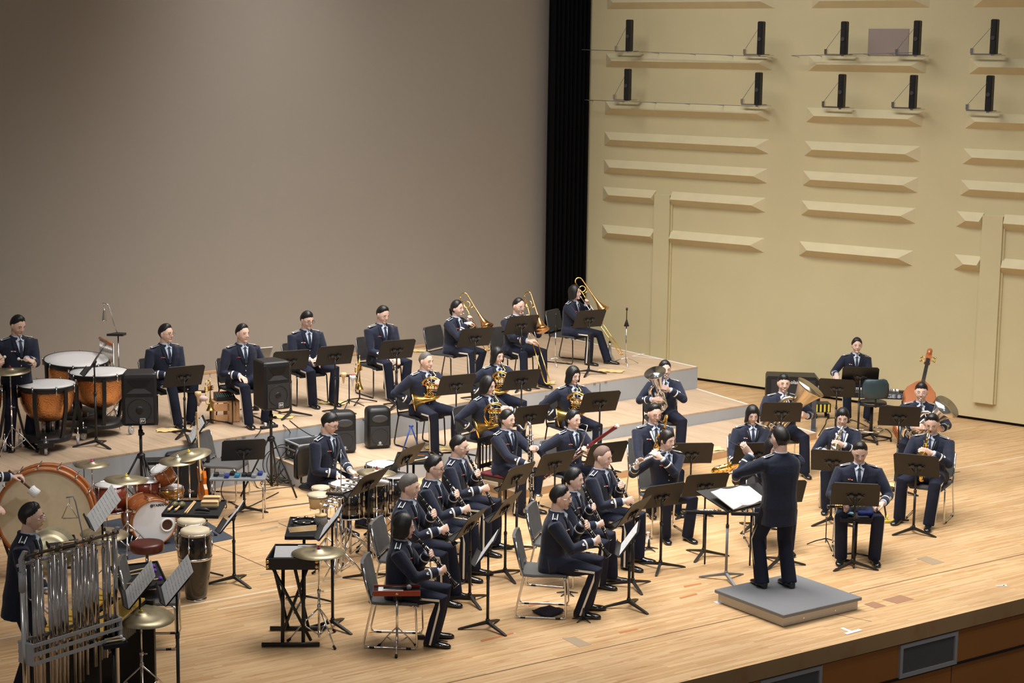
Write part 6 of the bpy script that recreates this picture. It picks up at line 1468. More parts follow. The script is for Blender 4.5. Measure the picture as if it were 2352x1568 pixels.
for i, (a, c_) in enumerate((((240, 1468), (278, 1462)), ((244, 1474), (284, 1468)))): stick('mallet', 'pale mallet on the tray right of the tubular bells, %s' % ('rear' if i == 0 else 'front'), 'mallet', on(*a, .88), on(*c_, .88), .007, birch, .016, white)
# bongos and toms of the seated drummer
for px, py, R, lab in ((736, 1117, .098, 'smaller bongo with pale head behind the other'), (732, 1133, .118, 'larger bongo with natural wood shell')):
    P = at(px, py, .92); t = thing('bongo', lab + ' by the seated drummer', 'bongo', (P.x, P.y, .76), 0, 'bongos'); b = MB(); b.lathe([(R * .82, 0), (R * .92, .08), (R, .15)], 28); b.build('shell', birch, t); b = MB(); b.lathe([(R * 1.04, .142), (R * 1.02, .160), (.001, .164)], 28, caps=False); b.build('drum_head', calf, t); b = MB(); b.torus((0, 0, .142), R * 1.06, .005, 28, 6); b.torus((0, 0, .005), R * .84, .005, 28, 6)
    for k in range(5): a = 2 * PI * k / 5; b.tube([(math.cos(a) * R * 1.07, math.sin(a) * R * 1.07, .145), (math.cos(a) * R * .86, math.sin(a) * R * .86, -.02)], .004, 5)
    b.build('hardware', chrome, t)
P = at(738, 1200, .60); t = thing('bongo_stand', 'chrome stand under the bongos', 'stand', (P.x + .02, P.y + .35, 0)); b = MB(); b.tube([(0, 0, .06), (0, 0, .78)], .014, 8); legs3(b, .34, .30, .009, .2); b.tube([(-.10, 0, .74), (.10, 0, .74)], .010, 6); b.build('pole', chrome, t)
drum('black concert tom in the middle of the drummer set, widest', 862, 1108, .84, .165, .38, blackshell, drumhead, (0, 0), 0, 'stand', group='black concert toms', lugs=8)
drum('black concert tom right of the widest one, partly behind the grey-haired clarinettist', 905, 1092, .84, .175, .40, blackshell, drumhead, (0, 0), 0, 'stand', group='black concert toms', lugs=8)
drum('black concert tom left of the widest one behind the tilted music stand', 805, 1126, .80, .145, .30, blackshell, drumhead, (0, 0), 0, 'stand', group='black concert toms', lugs=8)
drum('snare drum directly in front of the drummer hands', 794, 1111, .84, .18, .10, chrome, drumhead, (0, 0), 0, 'stand', name='snare_drum')
drum('white-headed snare drum behind the overlapping cymbal', 878, 1066, .92, .19, .14, blackshell, mat('white_head', (.74, .77, .82), .4), (0, 0), 0, 'stand', name='snare_drum')
P = at(772, 1145, .90); t = thing('crotales', 'cluster of small bronze discs on rods between bongos and toms', 'crotales', (P.x, P.y, 0)); b = MB(); rn = random.Random(4)
for k in range(16):
    i, j = k % 2, k // 2; q = at(745 + j * 10 + i * 14, 1156 - j * 9 + i * 3, .90) - P; b.lathe([(.003, .90), (.022, .90), (.055, .890), (.054, .886), (.003, .893)], 18, Matrix.Translation((q.x, q.y, 0)), caps=False); b.tube([(q.x, q.y, .80), (q.x, q.y, .905)], .003, 5)
b.build('discs', silver, t); b = MB()
q1, q2 = at(748, 1156, .80) - P, at(832, 1085, .80) - P; b.tube([(q1.x, q1.y, .80), (q2.x, q2.y, .80)], .010, 6); b.tube([(0, 0, .05), (0, 0, .80)], .014, 8); legs3(b, .36, .32, .009, .5); b.build('stand', chrome, t); b = MB(); feet3(b, .32, .5); b.build('rubber_feet', rubber, t)
P = at(783, 1048, 1.35); t = thing('triangle', 'small triangle clipped to a thin stand before the drummer', 'triangle', (P.x, P.y, 0), rad(-15)); b = MB(); b.tube([(0, 0, .78), (0, 0, 1.43)], .006, 6); b.build('rod', chrome, t); b = MB(); b.tube([(-.085, 0, 1.27), (.0, 0, 1.42), (.085, 0, 1.27), (-.075, 0, 1.268)], .005, 6); b.build('triangle_bar', greymetal, t)
b = MB(); b.box((-.06, -.02, .93), (.20, .05, .03)); b.build('clamp_tray', blackp, t); b = MB(); b.tube([(0, 0, .05), (0, 0, .80)], .010, 8); legs3(b, .3, .28, .008, .1); b.build('stand', chrome, t)
tray_table('black tray with tambourine and sticks behind the glockenspiel', [(655, 1232), (667, 1187), (742, 1190), (728, 1232)], .84)
for i in range(4): stick('drumstick', 'pale drumstick in the tray behind the glockenspiel, %s from the back' % ('first', 'second', 'third', 'fourth')[i], 'drumstick', on(662 + i, 1213 + i * 3, .86), on(727, 1207 + i * 3.4, .86), .008, birch, None, None, 'drumsticks in the tray')
P = on(700, 1195, .87); t = thing('tambourine', 'black tambourine with silver jingles in the tray', 'tambourine', (P.x, P.y, .855)); b = MB(); b.torus((0, 0, .01), .12, .012, 30, 6); b.build('ring', blackp, t); b = MB()
for k in range(8): a = 2 * PI * k / 8; b.lathe([(.003, .024), (.022, .024), (.022, .030), (.003, .030)], 12, Matrix.Translation((math.cos(a) * .12, math.sin(a) * .12, 0)))
b.build('jingles', silver, t)
P = on(737, 1200, .86); t = thing('cabasa', 'cabasa with metal beads and upright wooden handle', 'cabasa', (P.x, P.y, .845)); b = MB(); b.lathe([(.055, 0), (.060, .01), (.060, .08), (.055, .09)], 24); b.build('bead_cylinder', mat('steel_beads', (.35, .35, .36), .5, .8, bump=.8, bscale=120), t); b = MB(); b.lathe([(.062, .09), (.062, .105), (.02, .110), (.012, .13), (.014, .18), (.017, .21), (.010, .225)], 20); b.build('handle', birch, t)
P = at(888, 1192, .1); b = MB(); b.box((0, 0, .11), (.42, .34, .22)); o = tag(b.build('wooden_box', tanwood), 'brown wooden box under the black concert toms', 'box'); o.location = (P.x, P.y, 0); o.rotation_euler = (0, 0, rad(25))
# glockenspiel on an X stand
barm = mat('polished_bars', (.72, .73, .75), .35, .35)
P0_, P1_ = at(618, 1302, .80), at(724, 1302, .80); P2_ = at(636, 1228, .88); d = P1_ - P0_; Wg = .50; M = Matrix.Translation(((P0_.x + P1_.x) / 2, (P0_.y + P1_.y) / 2, 0)) @ Rz(rad(3)); Dg = .52
t = thing('glockenspiel', 'glockenspiel with silver bars in a black case on crossed stand', 'glockenspiel', M=M)
b = MB(); b.box((0, Dg / 2, .785), (Wg, Dg, .02)); b.box((0, 0, .83), (Wg, .015, .11)); b.box((0, Dg, .83), (Wg * .82, .015, .11))
for s in (-1, 1): b.loft([[V((s * Wg / 2 * k, y, z)) for z in (.775, .885)] + [V((s * (Wg / 2 - .014) * k, y, z)) for z in (.885, .775)] for y, k in ((0, 1), (Dg, .82))], smooth=False)
b.build('case', blackp, t); b = MB()
for k in range(18): y = .09 + k * .0225; b.box((-.085 + .004 * k * .3, y, .872), (.20 + .004 * (k - 17) + .06, .018, .008)); 
b.build('natural_bars', barm, t); b = MB()
for k in range(16):
    if k % 7 in (2, 6): continue
    b.box((.13, .10 + k * .0245, .882), (.18 + .004 * (k - 8), .017, .008))
b.build('sharp_bars', barm, t); b = MB()
for x in (-.235, .235):
    for z in (.805, .855): b.ball((x, -.010, z), (.018, .012, .018), 10, 8)
b.build('corner_caps', brass, t); b = MB()
for y in (.10, .42):
    b.tube([(-.20, y, .775), (.17, y, .03)], .016, 4) if y < .2 else b.tube([(.16, y, .775), (-.12, y, .03)], .016, 4)
for x in (-.12, .08): b.tube([(x, .46, .77), (x + .02, .02, .03)], .018, 4); b.tube([(x - .06, .08, .77), (x + .04, .50, .03)], .018, 4)
for y, x0, x1 in ((.0, -.30, .26), (.50, -.26, .30)): b.tube([(x0, y, .025), (x1, y, .025)], .022, 8)
b.build('crossed_stand', blackm, t)
# stool-stand with red tray and microphone
P = at(912, 1352, .62); t = thing('tray_stand', 'low chrome tripod stand with red-edged tray in front of the woman with the bob', 'stand', (P.x, P.y, 0), rad(3)); b = MB(); b.box((0, 0, .60), (.44, .20, .016)); b.build('tray', mat('black_felt', (.010, .010, .011), .95), t); b = MB(); b.box((0, -.10, .605), (.45, .014, .05)); b.box((0, .10, .605), (.45, .014, .05)); b.build('red_rims', mat('red_lacquer_wood', (.30, .035, .015), .3, coat=.4), t); b = MB(); b.ball((-.0, -.109, .603), (.016, .004, .010), 10, 6); b.build('maker_plate', brass, t)
b = MB(); b.tube([(0, 0, .07), (0, 0, .59)], .012, 8); legs3(b, .24, .21, .007, .5); b.build('tripod', chrome, t); b = MB(); feet3(b, .21, .5); b.build('rubber_feet', rubber, t)
b = MB(); b.box((0, 0, 0), (.24, .15, .008)); o = tag(b.build('paper_sheets', paper), 'white papers in a clear folder on the red-edged tray', 'paper'); o.matrix_world = Matrix.Translation((P.x - .06, P.y, .613)) @ Rz(rad(3))
t = thing('microphone', 'black handheld microphone with silver ball head on the papers', 'microphone', (P.x + .02, P.y - .02, .640), rad(5)); b = MB(); b.tube([(-.15, 0, 0), (.07, 0, 0)], [.012, .018], 12); b.build('handle', blackp, t); b = MB(); b.ball((.095, 0, .002), .026, 14, 10); b.build('grille_head', greymetal, t)
# instrument pegs on the floor
def peg(px, py, lab, zp=0, h=.12):
    P = at(px, py, zp); t = thing('clarinet_peg', lab, 'instrument peg', (P.x, P.y, zp), 0, 'clarinet pegs'); b = MB(); b.lathe([(.022, .02), (.014, .07), (.009, h), (.004, h + .01)], 12); b.build('peg', blackp, t); b = MB()
    for k in range(5): a = 2 * PI * k / 5 + .3; c, s = math.cos(a), math.sin(a); b.tube([(c * .01, s * .01, .028), (c * .12, s * .12, .005)], [.012, .004], 6)
    b.build('legs', blackp, t)
peg(1001, 1476, 'black clarinet peg on the floor before the woman with the bob'); peg(1340, 1424, 'black clarinet peg on the floor before the front middle clarinettist'); peg(1072, 1338, 'black clarinet peg by the shoes of the grey-haired clarinettist'); peg(1303, 1364, 'black clarinet peg under the empty part of the front middle chair'); peg(1490, 1262, 'black peg stand with a white top left of the flutist shoes')
P = at(1488, 1248, .0); b = MB(); b.lathe([(.03, 0), (.034, .03), (.015, .07), (.012, .12), (.02, .14)], 14); o = tag(b.build('bottle', white), 'small white bottle on the floor by the flutist', 'bottle'); o.location = (P.x, P.y, 0)
# dark cloth on the floor
P = at(1258, 1409); b = MB(); rn = random.Random(5); R = []
for i in range(6):
    r = [.125, .12, .10, .07, .035, .005][i]; R.append([V((math.cos(a) * r * (1.2 + .25 * math.sin(a * 3 + i)), math.sin(a) * r * (1 + .2 * math.cos(a * 4)), .003 + [0, .02, .035, .04, .045, .035][i] + rn.uniform(0, .022))) for a in [2 * PI * k / 18 for k in range(18)]])
b.loft(R); o = tag(b.build('crumpled_cloth', mat('dark_purple_cloth', (.030, .022, .035), .95)), 'crumpled dark purple cloth on the floor under a chair edge', 'cloth'); o.location = (P.x, P.y, 0)
b = MB(); b.box((0, 0, .02), (.085, .04, .04), None, .008); P = at(966, 1467); o = tag(b.build('small_case', blackp), 'small black case under the front left chair', 'case'); o.location = (P.x, P.y, 0)
# dust cloths
def cloth(px, py, z, lab):
    P = at(px, py, z); b = MB(); rn = random.Random(int(px)); V_ = []; n, m = 12, 8
    for i in range(n + 1):
        for j in range(m + 1): V_.append(V((-.20 + .40 * i / n + .01 * math.sin(j), -.12 + .24 * j / m + .012 * math.sin(i * 1.3), .006 + .010 * abs(math.sin(i * .9 + j * .4)) + rn.uniform(0, .003))))
    b.add(V_, [(i * (m + 1) + j, (i + 1) * (m + 1) + j, (i + 1) * (m + 1) + j + 1, i * (m + 1) + j + 1) for i in range(n) for j in range(m)]); nn = len(V_)
    b.add([V((v.x, v.y, .001)) for v in V_], [(i * (m + 1) + j, i * (m + 1) + j + 1, (i + 1) * (m + 1) + j + 1, (i + 1) * (m + 1) + j) for i in range(n) for j in range(m)])
    o = b.build('dust_cloth', cardm); o.location = (P.x, P.y, z); o.rotation_euler = (0, 0, rad(rn.uniform(-20, 25))); tag(o, lab, 'cloth', 'yellow dust cloths')
for a in ((395, 989, Z3, 'yellow dust cloth at the feet of the man with reddish glasses'), (642, 958, Z3, 'yellow dust cloth behind the second loudspeaker pole'), (764, 926, Z3, 'yellow dust cloth under the stand of the man with fringe'), (1010, 1030, Z2, 'yellow dust cloth before the grey-haired horn player'), (1245, 880, Z3, 'yellow dust cloth by the shoes of the balding trombonist'), (1403, 853, Z3, 'yellow dust cloth under the trombonist by the curtain'), (1628, 1032, Z1, 'pale cloth near the edge of the lowest step'), (2050, 1115, 0, 'pale cloth under the stand of the right tuba player'), (952, 806, Z3, 'yellow cloth beside the knee of the silver trumpet man')): cloth(*a)
# crate with mixer
P = at(512, 972, Z3); t = thing('wooden_crate', 'open pine crate standing on its side on the tall riser', 'crate', (P.x, P.y + .15, Z3), rad(22)); b = MB(); w2, d2, h2 = .36, .26, .30
for z in (.008, h2 - .008): b.box((0, 0, z), (w2, d2, .016))
for x in (-w2 / 2 + .008, w2 / 2 - .008): b.box((x, 0, h2 / 2), (.016, d2, h2))
b.box((0, -d2 / 2 + .006, .07), (w2 * .55, .012, .09), Matrix.Translation((-.06, 0, 0))); b.box((0, -d2 / 2 + .006, .22), (w2 * .55, .012, .10), Matrix.Translation((-.06, 0, 0))); b.box((.02, 0, h2 / 2), (.014, d2, h2)); b.box((.10, -d2 / 2 + .006, h2 / 2), (.15, .012, h2)); b.build('boards', pinewood, t)
t = thing('mixer', 'small black audio mixer on top of the wooden crate', 'mixer', (P.x, P.y + .15, Z3 + .30), rad(22)); b = MB(); b.loft([[V((x, y, z)) for x, y in ((-.13, -.10), (.13, -.10), (.13, .10), (-.13, .10))] for z in (0, .04)] + [[V((-.13, -.10, .05)), V((.13, -.10, .05)), V((.13, .10, .10)), V((-.13, .10, .10))]], smooth=False); b.build('housing', blackp, t); b = MB()
for i in range(8):
    for j in range(4): b.mat([greymetal, mat('green_knob', (.05, .4, .2), .5), greymetal, redm][j]).tube([(-.11 + .03 * i, -.07 + .04 * j, .055 + .010 * j), (-.11 + .03 * i, -.07 + .04 * j, .070 + .010 * j)], .007, 8)
b.build('knobs', None, t)
# tablet stand and microphone stand parts
P = at(588, 950, Z3); t = thing('tablet_stand', 'thin black stand holding a pale tablet, left of the second loudspeaker', 'stand', (P.x, P.y, Z3)); b = MB(); b.tube([(0, 0, .05), (0, 0, .78)], .010, 8); b.tube([(0, 0, .76), (.12, -.05, .80)], .008, 6); b.lathe([(.05, .05), (.03, .12), (.012, .16)], 12); tripod(b, .1, .35, .011); b.build('tripod', blackm, t); b = MB(); q = Matrix.Translation((.13, -.04, .86)) @ Rz(rad(-58) - PI / 2) @ Rx(rad(-35)); b.box((0, 0, 0), (.19, .012, .25), q); b.build('tablet', mat('pale_tablet', (.50, .46, .40), .4), t)
# trombone stands and mutes on the far riser
for px, py, pf, lab, hh in ((1437, 724, 838, 'chrome trombone stand standing free near the yellow wall', .95), (1275, 740, 838, 'chrome trombone stand behind the chair by the curtain', .85)):
    P = at(px, pf, Z3); t = thing('trombone_stand', lab, 'instrument stand', (P.x, P.y, Z3), .3, 'trombone stands'); b = MB(); b.tube([(0, 0, .04), (0, 0, hh * .72)], .010, 8); tripod(b, .12, .26, .008); b.build('tripod', chrome, t); b = MB(); b.lathe([(.045, hh * .68), (.02, hh * .76), (.008, hh * .80), (.007, hh * .95), (.018, hh * .96), (.016, hh)], 12); b.build('bell_rest', blackp, t)
P = at(1400, 832, Z3); t = thing('trombone_mute', 'silver conical trombone mute standing on the far riser', 'mute', (P.x, P.y, Z3)); b = MB(); b.lathe([(.06, .0), (.085, .02), (.085, .05), (.06, .10), (.035, .14), (.022, .28), (.018, .33), (.012, .33)], 24); b.build('mute_body', mat('brushed_aluminium', (.55, .55, .56), .35, 1.), t); b = MB(); b.tube([(0, 0, .325), (0, 0, .36)], .02, 12); b.build('cork', blackp, t)
def mute(px, py, z, lab, m, tip=None):
    P = at(px, py, z); t = thing('trumpet_mute', lab, 'mute', (P.x, P.y, z), 0, 'trumpet mutes'); b = MB(); b.lathe([(.006, -.10), (.012, -.09), (.020, -.02), (.036, .0), (.045, .02), (.042, .05), (.01, .055)], 18); b.build('mute_body', m, t)
    if tip: b = MB(); b.lathe([(.028, .054), (.028, .064), (.001, .066)], 16); b.build('cap', tip, t)
def mute_tray(px, pf, lab, rot=0):
    P = at(px, pf, Z3); t = thing('mute_holder', lab, 'stand', (P.x, P.y, Z3), rot); b = MB(); b.box((0, 0, .46), (.26, .10, .02)); b.tube([(0, 0, .05), (0, 0, .46)], .009, 6); tripod(b, .1, .22, .009); b.build('frame', blackm, t); return P
P = mute_tray(802, 935, 'small black mute holder left of the standing gold trumpet'); mute(789, 864, Z3 + .58, 'pale wooden straight mute left of the trumpet stand', birch); mute(810, 870, Z3 + .58, 'white straight mute with red cap beside the trumpet stand', white, redm)
P = mute_tray(452, 975, 'small black mute holder beside the wooden crate'); mute(455, 908, Z3 + .58, 'pale wooden straight mute left of the crate trumpet', birch)
P = at(466, 915, Z3 + .50); b = MB(); b.ball((0, 0, 0), (.07, .05, .04), 10, 6); b.tube([(-.03, 0, -.01), (-.06, -.02, -.10)], [.03, .012], 6); o = tag(b.build('hand_towel', mat('pink_towel', (.62, .45, .42), .95)), 'pinkish hand towel draped near the crate trumpet', 'towel'); o.location = P
# table with effect pedals, chair and cases by the riser
P = at(548, 1093, .50); t = thing('equipment_table', 'low folding table covered with effect pedals', 'table', (P.x, P.y, 0), rad(3)); b = MB(); b.box((0, 0, .49), (.68, .36, .02)); b.build('top', greymetal, t)
for x in (-.31, .31):
    for y in (-.15, .15): b = MB(); b.tube([(x, y, 0), (x, y, .48)], .009, 6); b.build('leg', chrome, t)
rn = random.Random(3); cols = [blackp, greymetal, bluem, blackm, mat('teal_pedal', (.02, .20, .35), .4), blackp]
for i in range(9):
    x, y = -.27 + .066 * i + rn.uniform(-.01, .01), rn.uniform(-.09, .09); b = MB(); b.box((0, 0, .02), (.055, .10, .04), None, .006); b.mat(b.mats[0]) if b.mats else None; o = b.build('effect_pedal', cols[i % 6]); q = Rz(rad(3)) @ V((x, y, .50)); o.location = (P.x + q.x, P.y + q.y, .502); tag(o, '%s effect pedal on the low table, %s from the left' % (('black', 'grey', 'blue', 'black', 'teal', 'black')[i % 6], ('first', 'second', 'third', 'fourth', 'fifth', 'sixth', 'seventh', 'eighth', 'last')[i]), 'pedal', 'effect pedals on the table')
c = chair(None, 'grey chair behind the table of effect pedals', M=Matrix.Translation(at(518, 1142)) @ Rz(rad(-12) - PI / 2))
t = thing('bass_guitar', 'orange electric bass guitar leaning against the amplifier', 'bass guitar', M=Matrix.Translation(at(468, 1163)) @ Rz(rad(-62)) @ Matrix.Rotation(rad(-8), 4, 'Y')); b = MB(); pr = [(0, .0), (.11, .01), (.155, .08), (.14, .17), (.10, .23), (.13, .31), (.11, .40), (.05, .36), (.0, .37), (-.06, .40), (-.12, .44), (-.13, .33), (-.10, .24), (-.15, .15), (-.15, .06), (-.10, .0)]
b.loft([[V((x, y_, z + .06)) for x, z in pr] for y_ in (-.02, .02)], smooth=False); b.build('body', mat('orange_lacquer', (.80, .20, .01), .25, coat=.4), t); b = MB(); b.box((0, -.024, .68), (.05, .02, .70)); b.box((0.01, -.02, 1.10), (.07, .016, .20)); b.build('neck', birch, t); b = MB(); b.box((0, -.036, .60), (.044, .004, .58)); b.build('fingerboard', ebony, t); b = MB()
for k in range(4): b.tube([(-.015 + .01 * k, -.042, .15), (-.015 + .01 * k, -.042, 1.15)], .0012, 4)
b.box((0, -.03, .16), (.07, .02, .03)); b.build('strings_and_bridge', chrome, t)
P = at(432, 1150, 0); t = thing('bass_amplifier', 'black amplifier cabinet behind the drum kit cymbals', 'amplifier', (P.x - .05, P.y + .32, 0), rad(8)); b = MB(); b.box((0, 0, .30), (.56, .36, .58), None, .02); b.build('cabinet', blackp, t); b = MB(); b.box((0, -.184, .26), (.48, .01, .42)); b.build('grille', mat('speaker_grille', (.025, .025, .027), .6), t)
t = thing('instrument_case', 'black case lying on the table edge behind the drum kit', 'case', M=Matrix.Translation(at(375, 1058, .55)) @ Rz(rad(10))); b = MB(); b.box((0, 0, .0), (.55, .25, .05), None, .01); b.build('shell', blackp, t); b = MB(); 
for x in (-.22, .22): b.tube([(x, 0, -.03), (x, 0, -.55)], .012, 6)
b.build('legs', blackm, t)
# cables
def cable(label, pts, r=.006, zz=None, group='black cables'):
    P = [at(x, y, z) for x, y, z in pts]; q = []
    for i in range(len(P) - 1):
        p0, p1, p2, p3 = P[max(i - 1, 0)], P[i], P[i + 1], P[min(i + 2, len(P) - 1)]
        for k in range(6): s = k / 6; q.append(.5 * ((2 * p1) + (p2 - p0) * s + (2 * p0 - 5 * p1 + 4 * p2 - p3) * s * s + (-p0 + 3 * p1 - 3 * p2 + p3) * s ** 3))
    q.append(P[-1]); c = q[0].copy(); c.z = 0; b = MB(); b.tube([p - c for p in q], r, 6); o = tag(b.build('cable', rubber), label, 'cable', group); o.location = c
g = Z3 + .008
cable('cable hanging over the riser edge below the power strip', [(600, 985, g), (590, 1000, g), (577, 1012, .40), (576, 1040, .2), (590, 1118, .01), (640, 1112, .01)])
cable('cable from the crate mixer along the riser boards', [(540, 925, g + .3), (548, 950, g), (565, 975, g), (600, 985, g), (630, 975, g)])
cable('cable looping over the riser edge left of the flight case', [(650, 975, g), (665, 990, g), (668, 1010, .3), (655, 1080, .01), (640, 1100, .01)])
cable('cable running along the riser front behind the case', [(665, 965, g), (690, 985, g), (715, 1000, g - .0), (722, 1000, g)])
rn = random.Random(11); P = at(655, 1114); b = MB()
for i in range(9):
    ox, oy = rn.uniform(-.12, .12), rn.uniform(-.10, .14); R = rn.uniform(.14, .26); k0 = rn.uniform(0, 6)
    if i < 5: b.tube([(ox + math.cos(a) * R, oy + math.sin(a) * .10 + .03 * math.sin(2 * a + k0), R + .012 + math.sin(a) * R * .96) for a in [2 * PI * k / 30 for k in range(30)]], .006, 6, closed=True)
    else: b.tube([(ox + math.cos(a) * R * 1.2, oy + math.sin(a) * R * .8, .010 + .012 * (1 + math.sin(3 * a + k0)) + (i - 4) * .012) for a in [2 * PI * k / 30 for k in range(30)]], .006, 6, closed=True)
o = tag(b.build('cable_heap', rubber), 'tangled heap of black cables below the flight case', 'cables', None, 'stuff'); o.location = (P.x, P.y + .1, 0)
cable('cable curving on the floor under the pedal table', [(525, 1150, .01), (560, 1165, .01), (600, 1150, .01), (640, 1130, .01)]); cable('cable dropping from the pedal table to the floor', [(515, 1098, .50), (508, 1130, .3), (520, 1165, .01), (490, 1180, .01), (470, 1190, .01)])
P = at(618, 983, Z3); t = thing('power_strip', 'black power strip on the front edge of the tall riser', 'power strip', (P.x, P.y, Z3), an3); b = MB(); b.box((0, 0, .02), (.26, .06, .04), None, .006); b.build('housing', blackp, t); b = MB(); b.box((.03, 0, .065), (.03, .03, .05)); b.box((-.06, 0, .06), (.03, .03, .04)); b.build('plugs', white, t)
# tray with sticks behind the grey-haired clarinettist, blue frame
tray_table('black tray table with a mallet, left of the older clarinettist', [(905, 1062), (914, 1038), (984, 1036), (996, 1060)], .72); stick('mallet', 'pale timpani mallet on the tray left of the older clarinettist', 'mallet', on(938, 1060, .74), on(980, 1052, .74), .008, birch, .022, white); stick('drumstick', 'brown stick at the back of the tray left of the older clarinettist', 'drumstick', on(920, 1047, .74), on(975, 1046, .74), .008, drumwood)
P = at(944, 1040, Z2); t = thing('folding_frame', 'blue metal A-shaped stand at the feet of the grey-haired horn player', 'stand', (P.x, P.y, Z2), rad(10)); b = MB()
for s in (-1, 1): b.tube([(0, 0, .38), (s * .13, s * .05, .01)], .010, 6)
b.tube([(-.03, 0, .375), (.03, 0, .375)], .014, 6); b.build('legs', mat('blue_metal', (.02, .06, .28), .4), t)
# flute trays on stands
for px, py, lab, ins in ((1622, 1177, 'narrow black tray clamped to the stand left of the conductor stand', True), (1726, 1180, 'narrow black tray below the conductor stand desk', False)):
    P = at(px, py, .62); t = thing('instrument_tray', lab, 'tray', (P.x, P.y, .62), rad(-2)); b = MB(); b.box((0, 0, 0), (.46, .12, .014)); b.box((0, -.06, .012), (.46, .006, .03)); b.build('tray', mat('black_felt', (.010, .010, .011), .95), t); b = MB(); b.tube([(0, 0, -.01), (0, 0, -.60)], .010, 6); b.build('arm', blackm, t)
    if ins: o = inst('piccolo', orient((P.x - .12, P.y, .645), (-1, 0, 0), (0, 0, 1)), 'silver piccolo lying on the narrow tray', 'piccolo', lambda: mk_piccolo())
# oboist tray
tray_table('small tray between the knees of the oboist', [(1930, 1192), (1938, 1172), (2000, 1174), (2004, 1192)], .55)
P = on(1945, 1180, .56); b = MB(); b.box((0, 0, .008), (.15, .09, .012)); o = tag(b.build('reed_case', mat('teal_case', (.10, .22, .26), .6)), 'flat teal cloth case on the oboist tray', 'case'); o.location = (P.x, P.y, .56)
P = on(1987, 1180, .58); b = MB(); b.tube([(-.085, 0, .03), (-.07, 0, .03), (.07, 0, .03), (.085, 0, .03)], [.018, .032, .032, .018], 12); o = tag(b.build('cloth_roll', bluem), 'rolled blue cloth on the oboist tray', 'cloth'); o.location = (P.x, P.y, .56)
P = at(1896, 1255); t = thing('instrument_stand', 'small black tripod stand left of the oboist shoes', 'instrument stand', (P.x, P.y, 0), .4); b = MB(); b.tube([(0, 0, .05), (0, 0, .33)], .007, 6); tripod(b, .10, .22, .008); b.build('tripod', blackm, t)
P = at(2035, 1200); t = thing('saxophone_stand', 'black folding stand with yellow cradle right of the oboist', 'instrument stand', (P.x, P.y, 0), .2); b = MB(); b.tube([(-.02, .05, .42), (-.03, .02, .25), (0, 0, .06)], .012, 8); b.tube([(0, 0, .03), (.30, .0, .02)], .012, 6); b.tube([(0, 0, .03), (-.05, .25, .02)], .012, 6); b.build('frame', blackm, t); b = MB(); b.tube([(-.07, -.02, .05), (-.03, -.03, .03), (.05, -.03, .03), (.10, -.02, .035)], .014, 6); b.tube([(0, -.02, .04), (.0, -.03, .10)], .012, 6); b.build('cradle', yellow, t)
# right: keyboard amplifier, keyboard, stool, double bass
P = at(1822, 935); t = thing('keyboard_amplifier', 'wide black keyboard amplifier against the yellow wall', 'amplifier', (P.x, P.y + .15, 0), rad(-6)); b = MB(); pr = [(-.42, 0), (.42, 0), (.44, .04), (.44, .42), (.36, .52), (-.42, .52), (-.44, .48), (-.44, .04)]
b.loft([[V((x, y_, z)) for x, z in pr] for y_ in (-.22, .22)], smooth=False); b.build('cabinet', blackp, t); b = MB(); b.box((0, -.224, .26), (.72, .012, .42)); b.build('grille', mat('speaker_grille', (.025, .025, .027), .6), t); text_obj('Roland', .085, white, t, Matrix.Translation((.02, -.233, .43)) @ Matrix.Rotation(PI / 2, 4, 'X'), bold=.001)
kz = .62; A_, B_2 = at(1862, 902, kz), at(2096, 912, kz); d = B_2 - A_; M = Matrix.Translation(((A_.x + B_2.x) / 2, (A_.y + B_2.y) / 2 + .0, 0)) @ Rz(math.atan2(d.y, d.x)); Lk = d.length
t = thing('electric_keyboard', 'long black electric keyboard on grey legs, back lettered STAGE', 'keyboard', M=M); b = MB(); b.box((0, .15, kz), (Lk, .32, .09), None, .01); b.build('body', blackp, t); b = MB(); b.box((Lk * .22, -.014, kz + .005), (Lk * .50, .006, .065)); b.build('back_panel', mat('blue_grey_panel', (.06, .09, .14), .4), t)
text_obj('STAGE 8', .075, mat('panel_lettering', (.55, .60, .68), .5), t, Matrix.Translation((Lk * .26, -.0185, kz + .002)) @ Matrix.Rotation(PI / 2, 4, 'X') @ Matrix.Diagonal((1.35, 1, 1, 1)), bold=.0015)
b = MB(); b.box((-.05, .24, kz + .05), (Lk * .80, .12, .02)); b.build('white_keys', white, t); b = MB()
for k in range(50):
    if k % 7 in (2, 6): continue
    b.box((-Lk * .43 + Lk * .78 * k / 50, .205, kz + .065), (.012, .08, .016))
b.build('black_keys', blackp, t); b = MB()
for k in range(4): b.tube([(Lk * .38 + .03 * k, .10, kz + .045), (Lk * .38 + .03 * k, .10, kz + .07)], .010, 8)
b.build('knobs', blackp, t); b = MB()
for x in (-Lk * .46, Lk * .42): b.box((x, .05, kz / 2 - .03), (.07, .05, kz - .08)); b.box((x, .15, .03), (.07, .50, .05))
b.build('leg_frame', mat('slate_leg', (.07, .075, .09), .5), t)
P = at(2003, 925, .58); t = thing('swivel_stool', 'black drafting stool with teal-grey backrest before the keyboard player', 'stool', (P.x, P.y, 0), rad(183)); b = MB(); b.lathe([(.15, .545), (.21, .555), (.22, .58), (.21, .605), (.001, .61)], 32); b.build('seat', mat('black_leatherette', (.015, .015, .016), .3), t); b = MB(); R = []
for z, k in ((.68, .75), (.71, .96), (.80, 1), (.90, .96), (.96, .80), (.975, .6)): R.append([V((.20 * k * c, .17 + q, z)) for c, q in ((-1, -.03), (-.6, .01), (0, .03), (.6, .01), (1, -.03), (1, .02), (.5, .06), (-.5, .06), (-1, .02))])
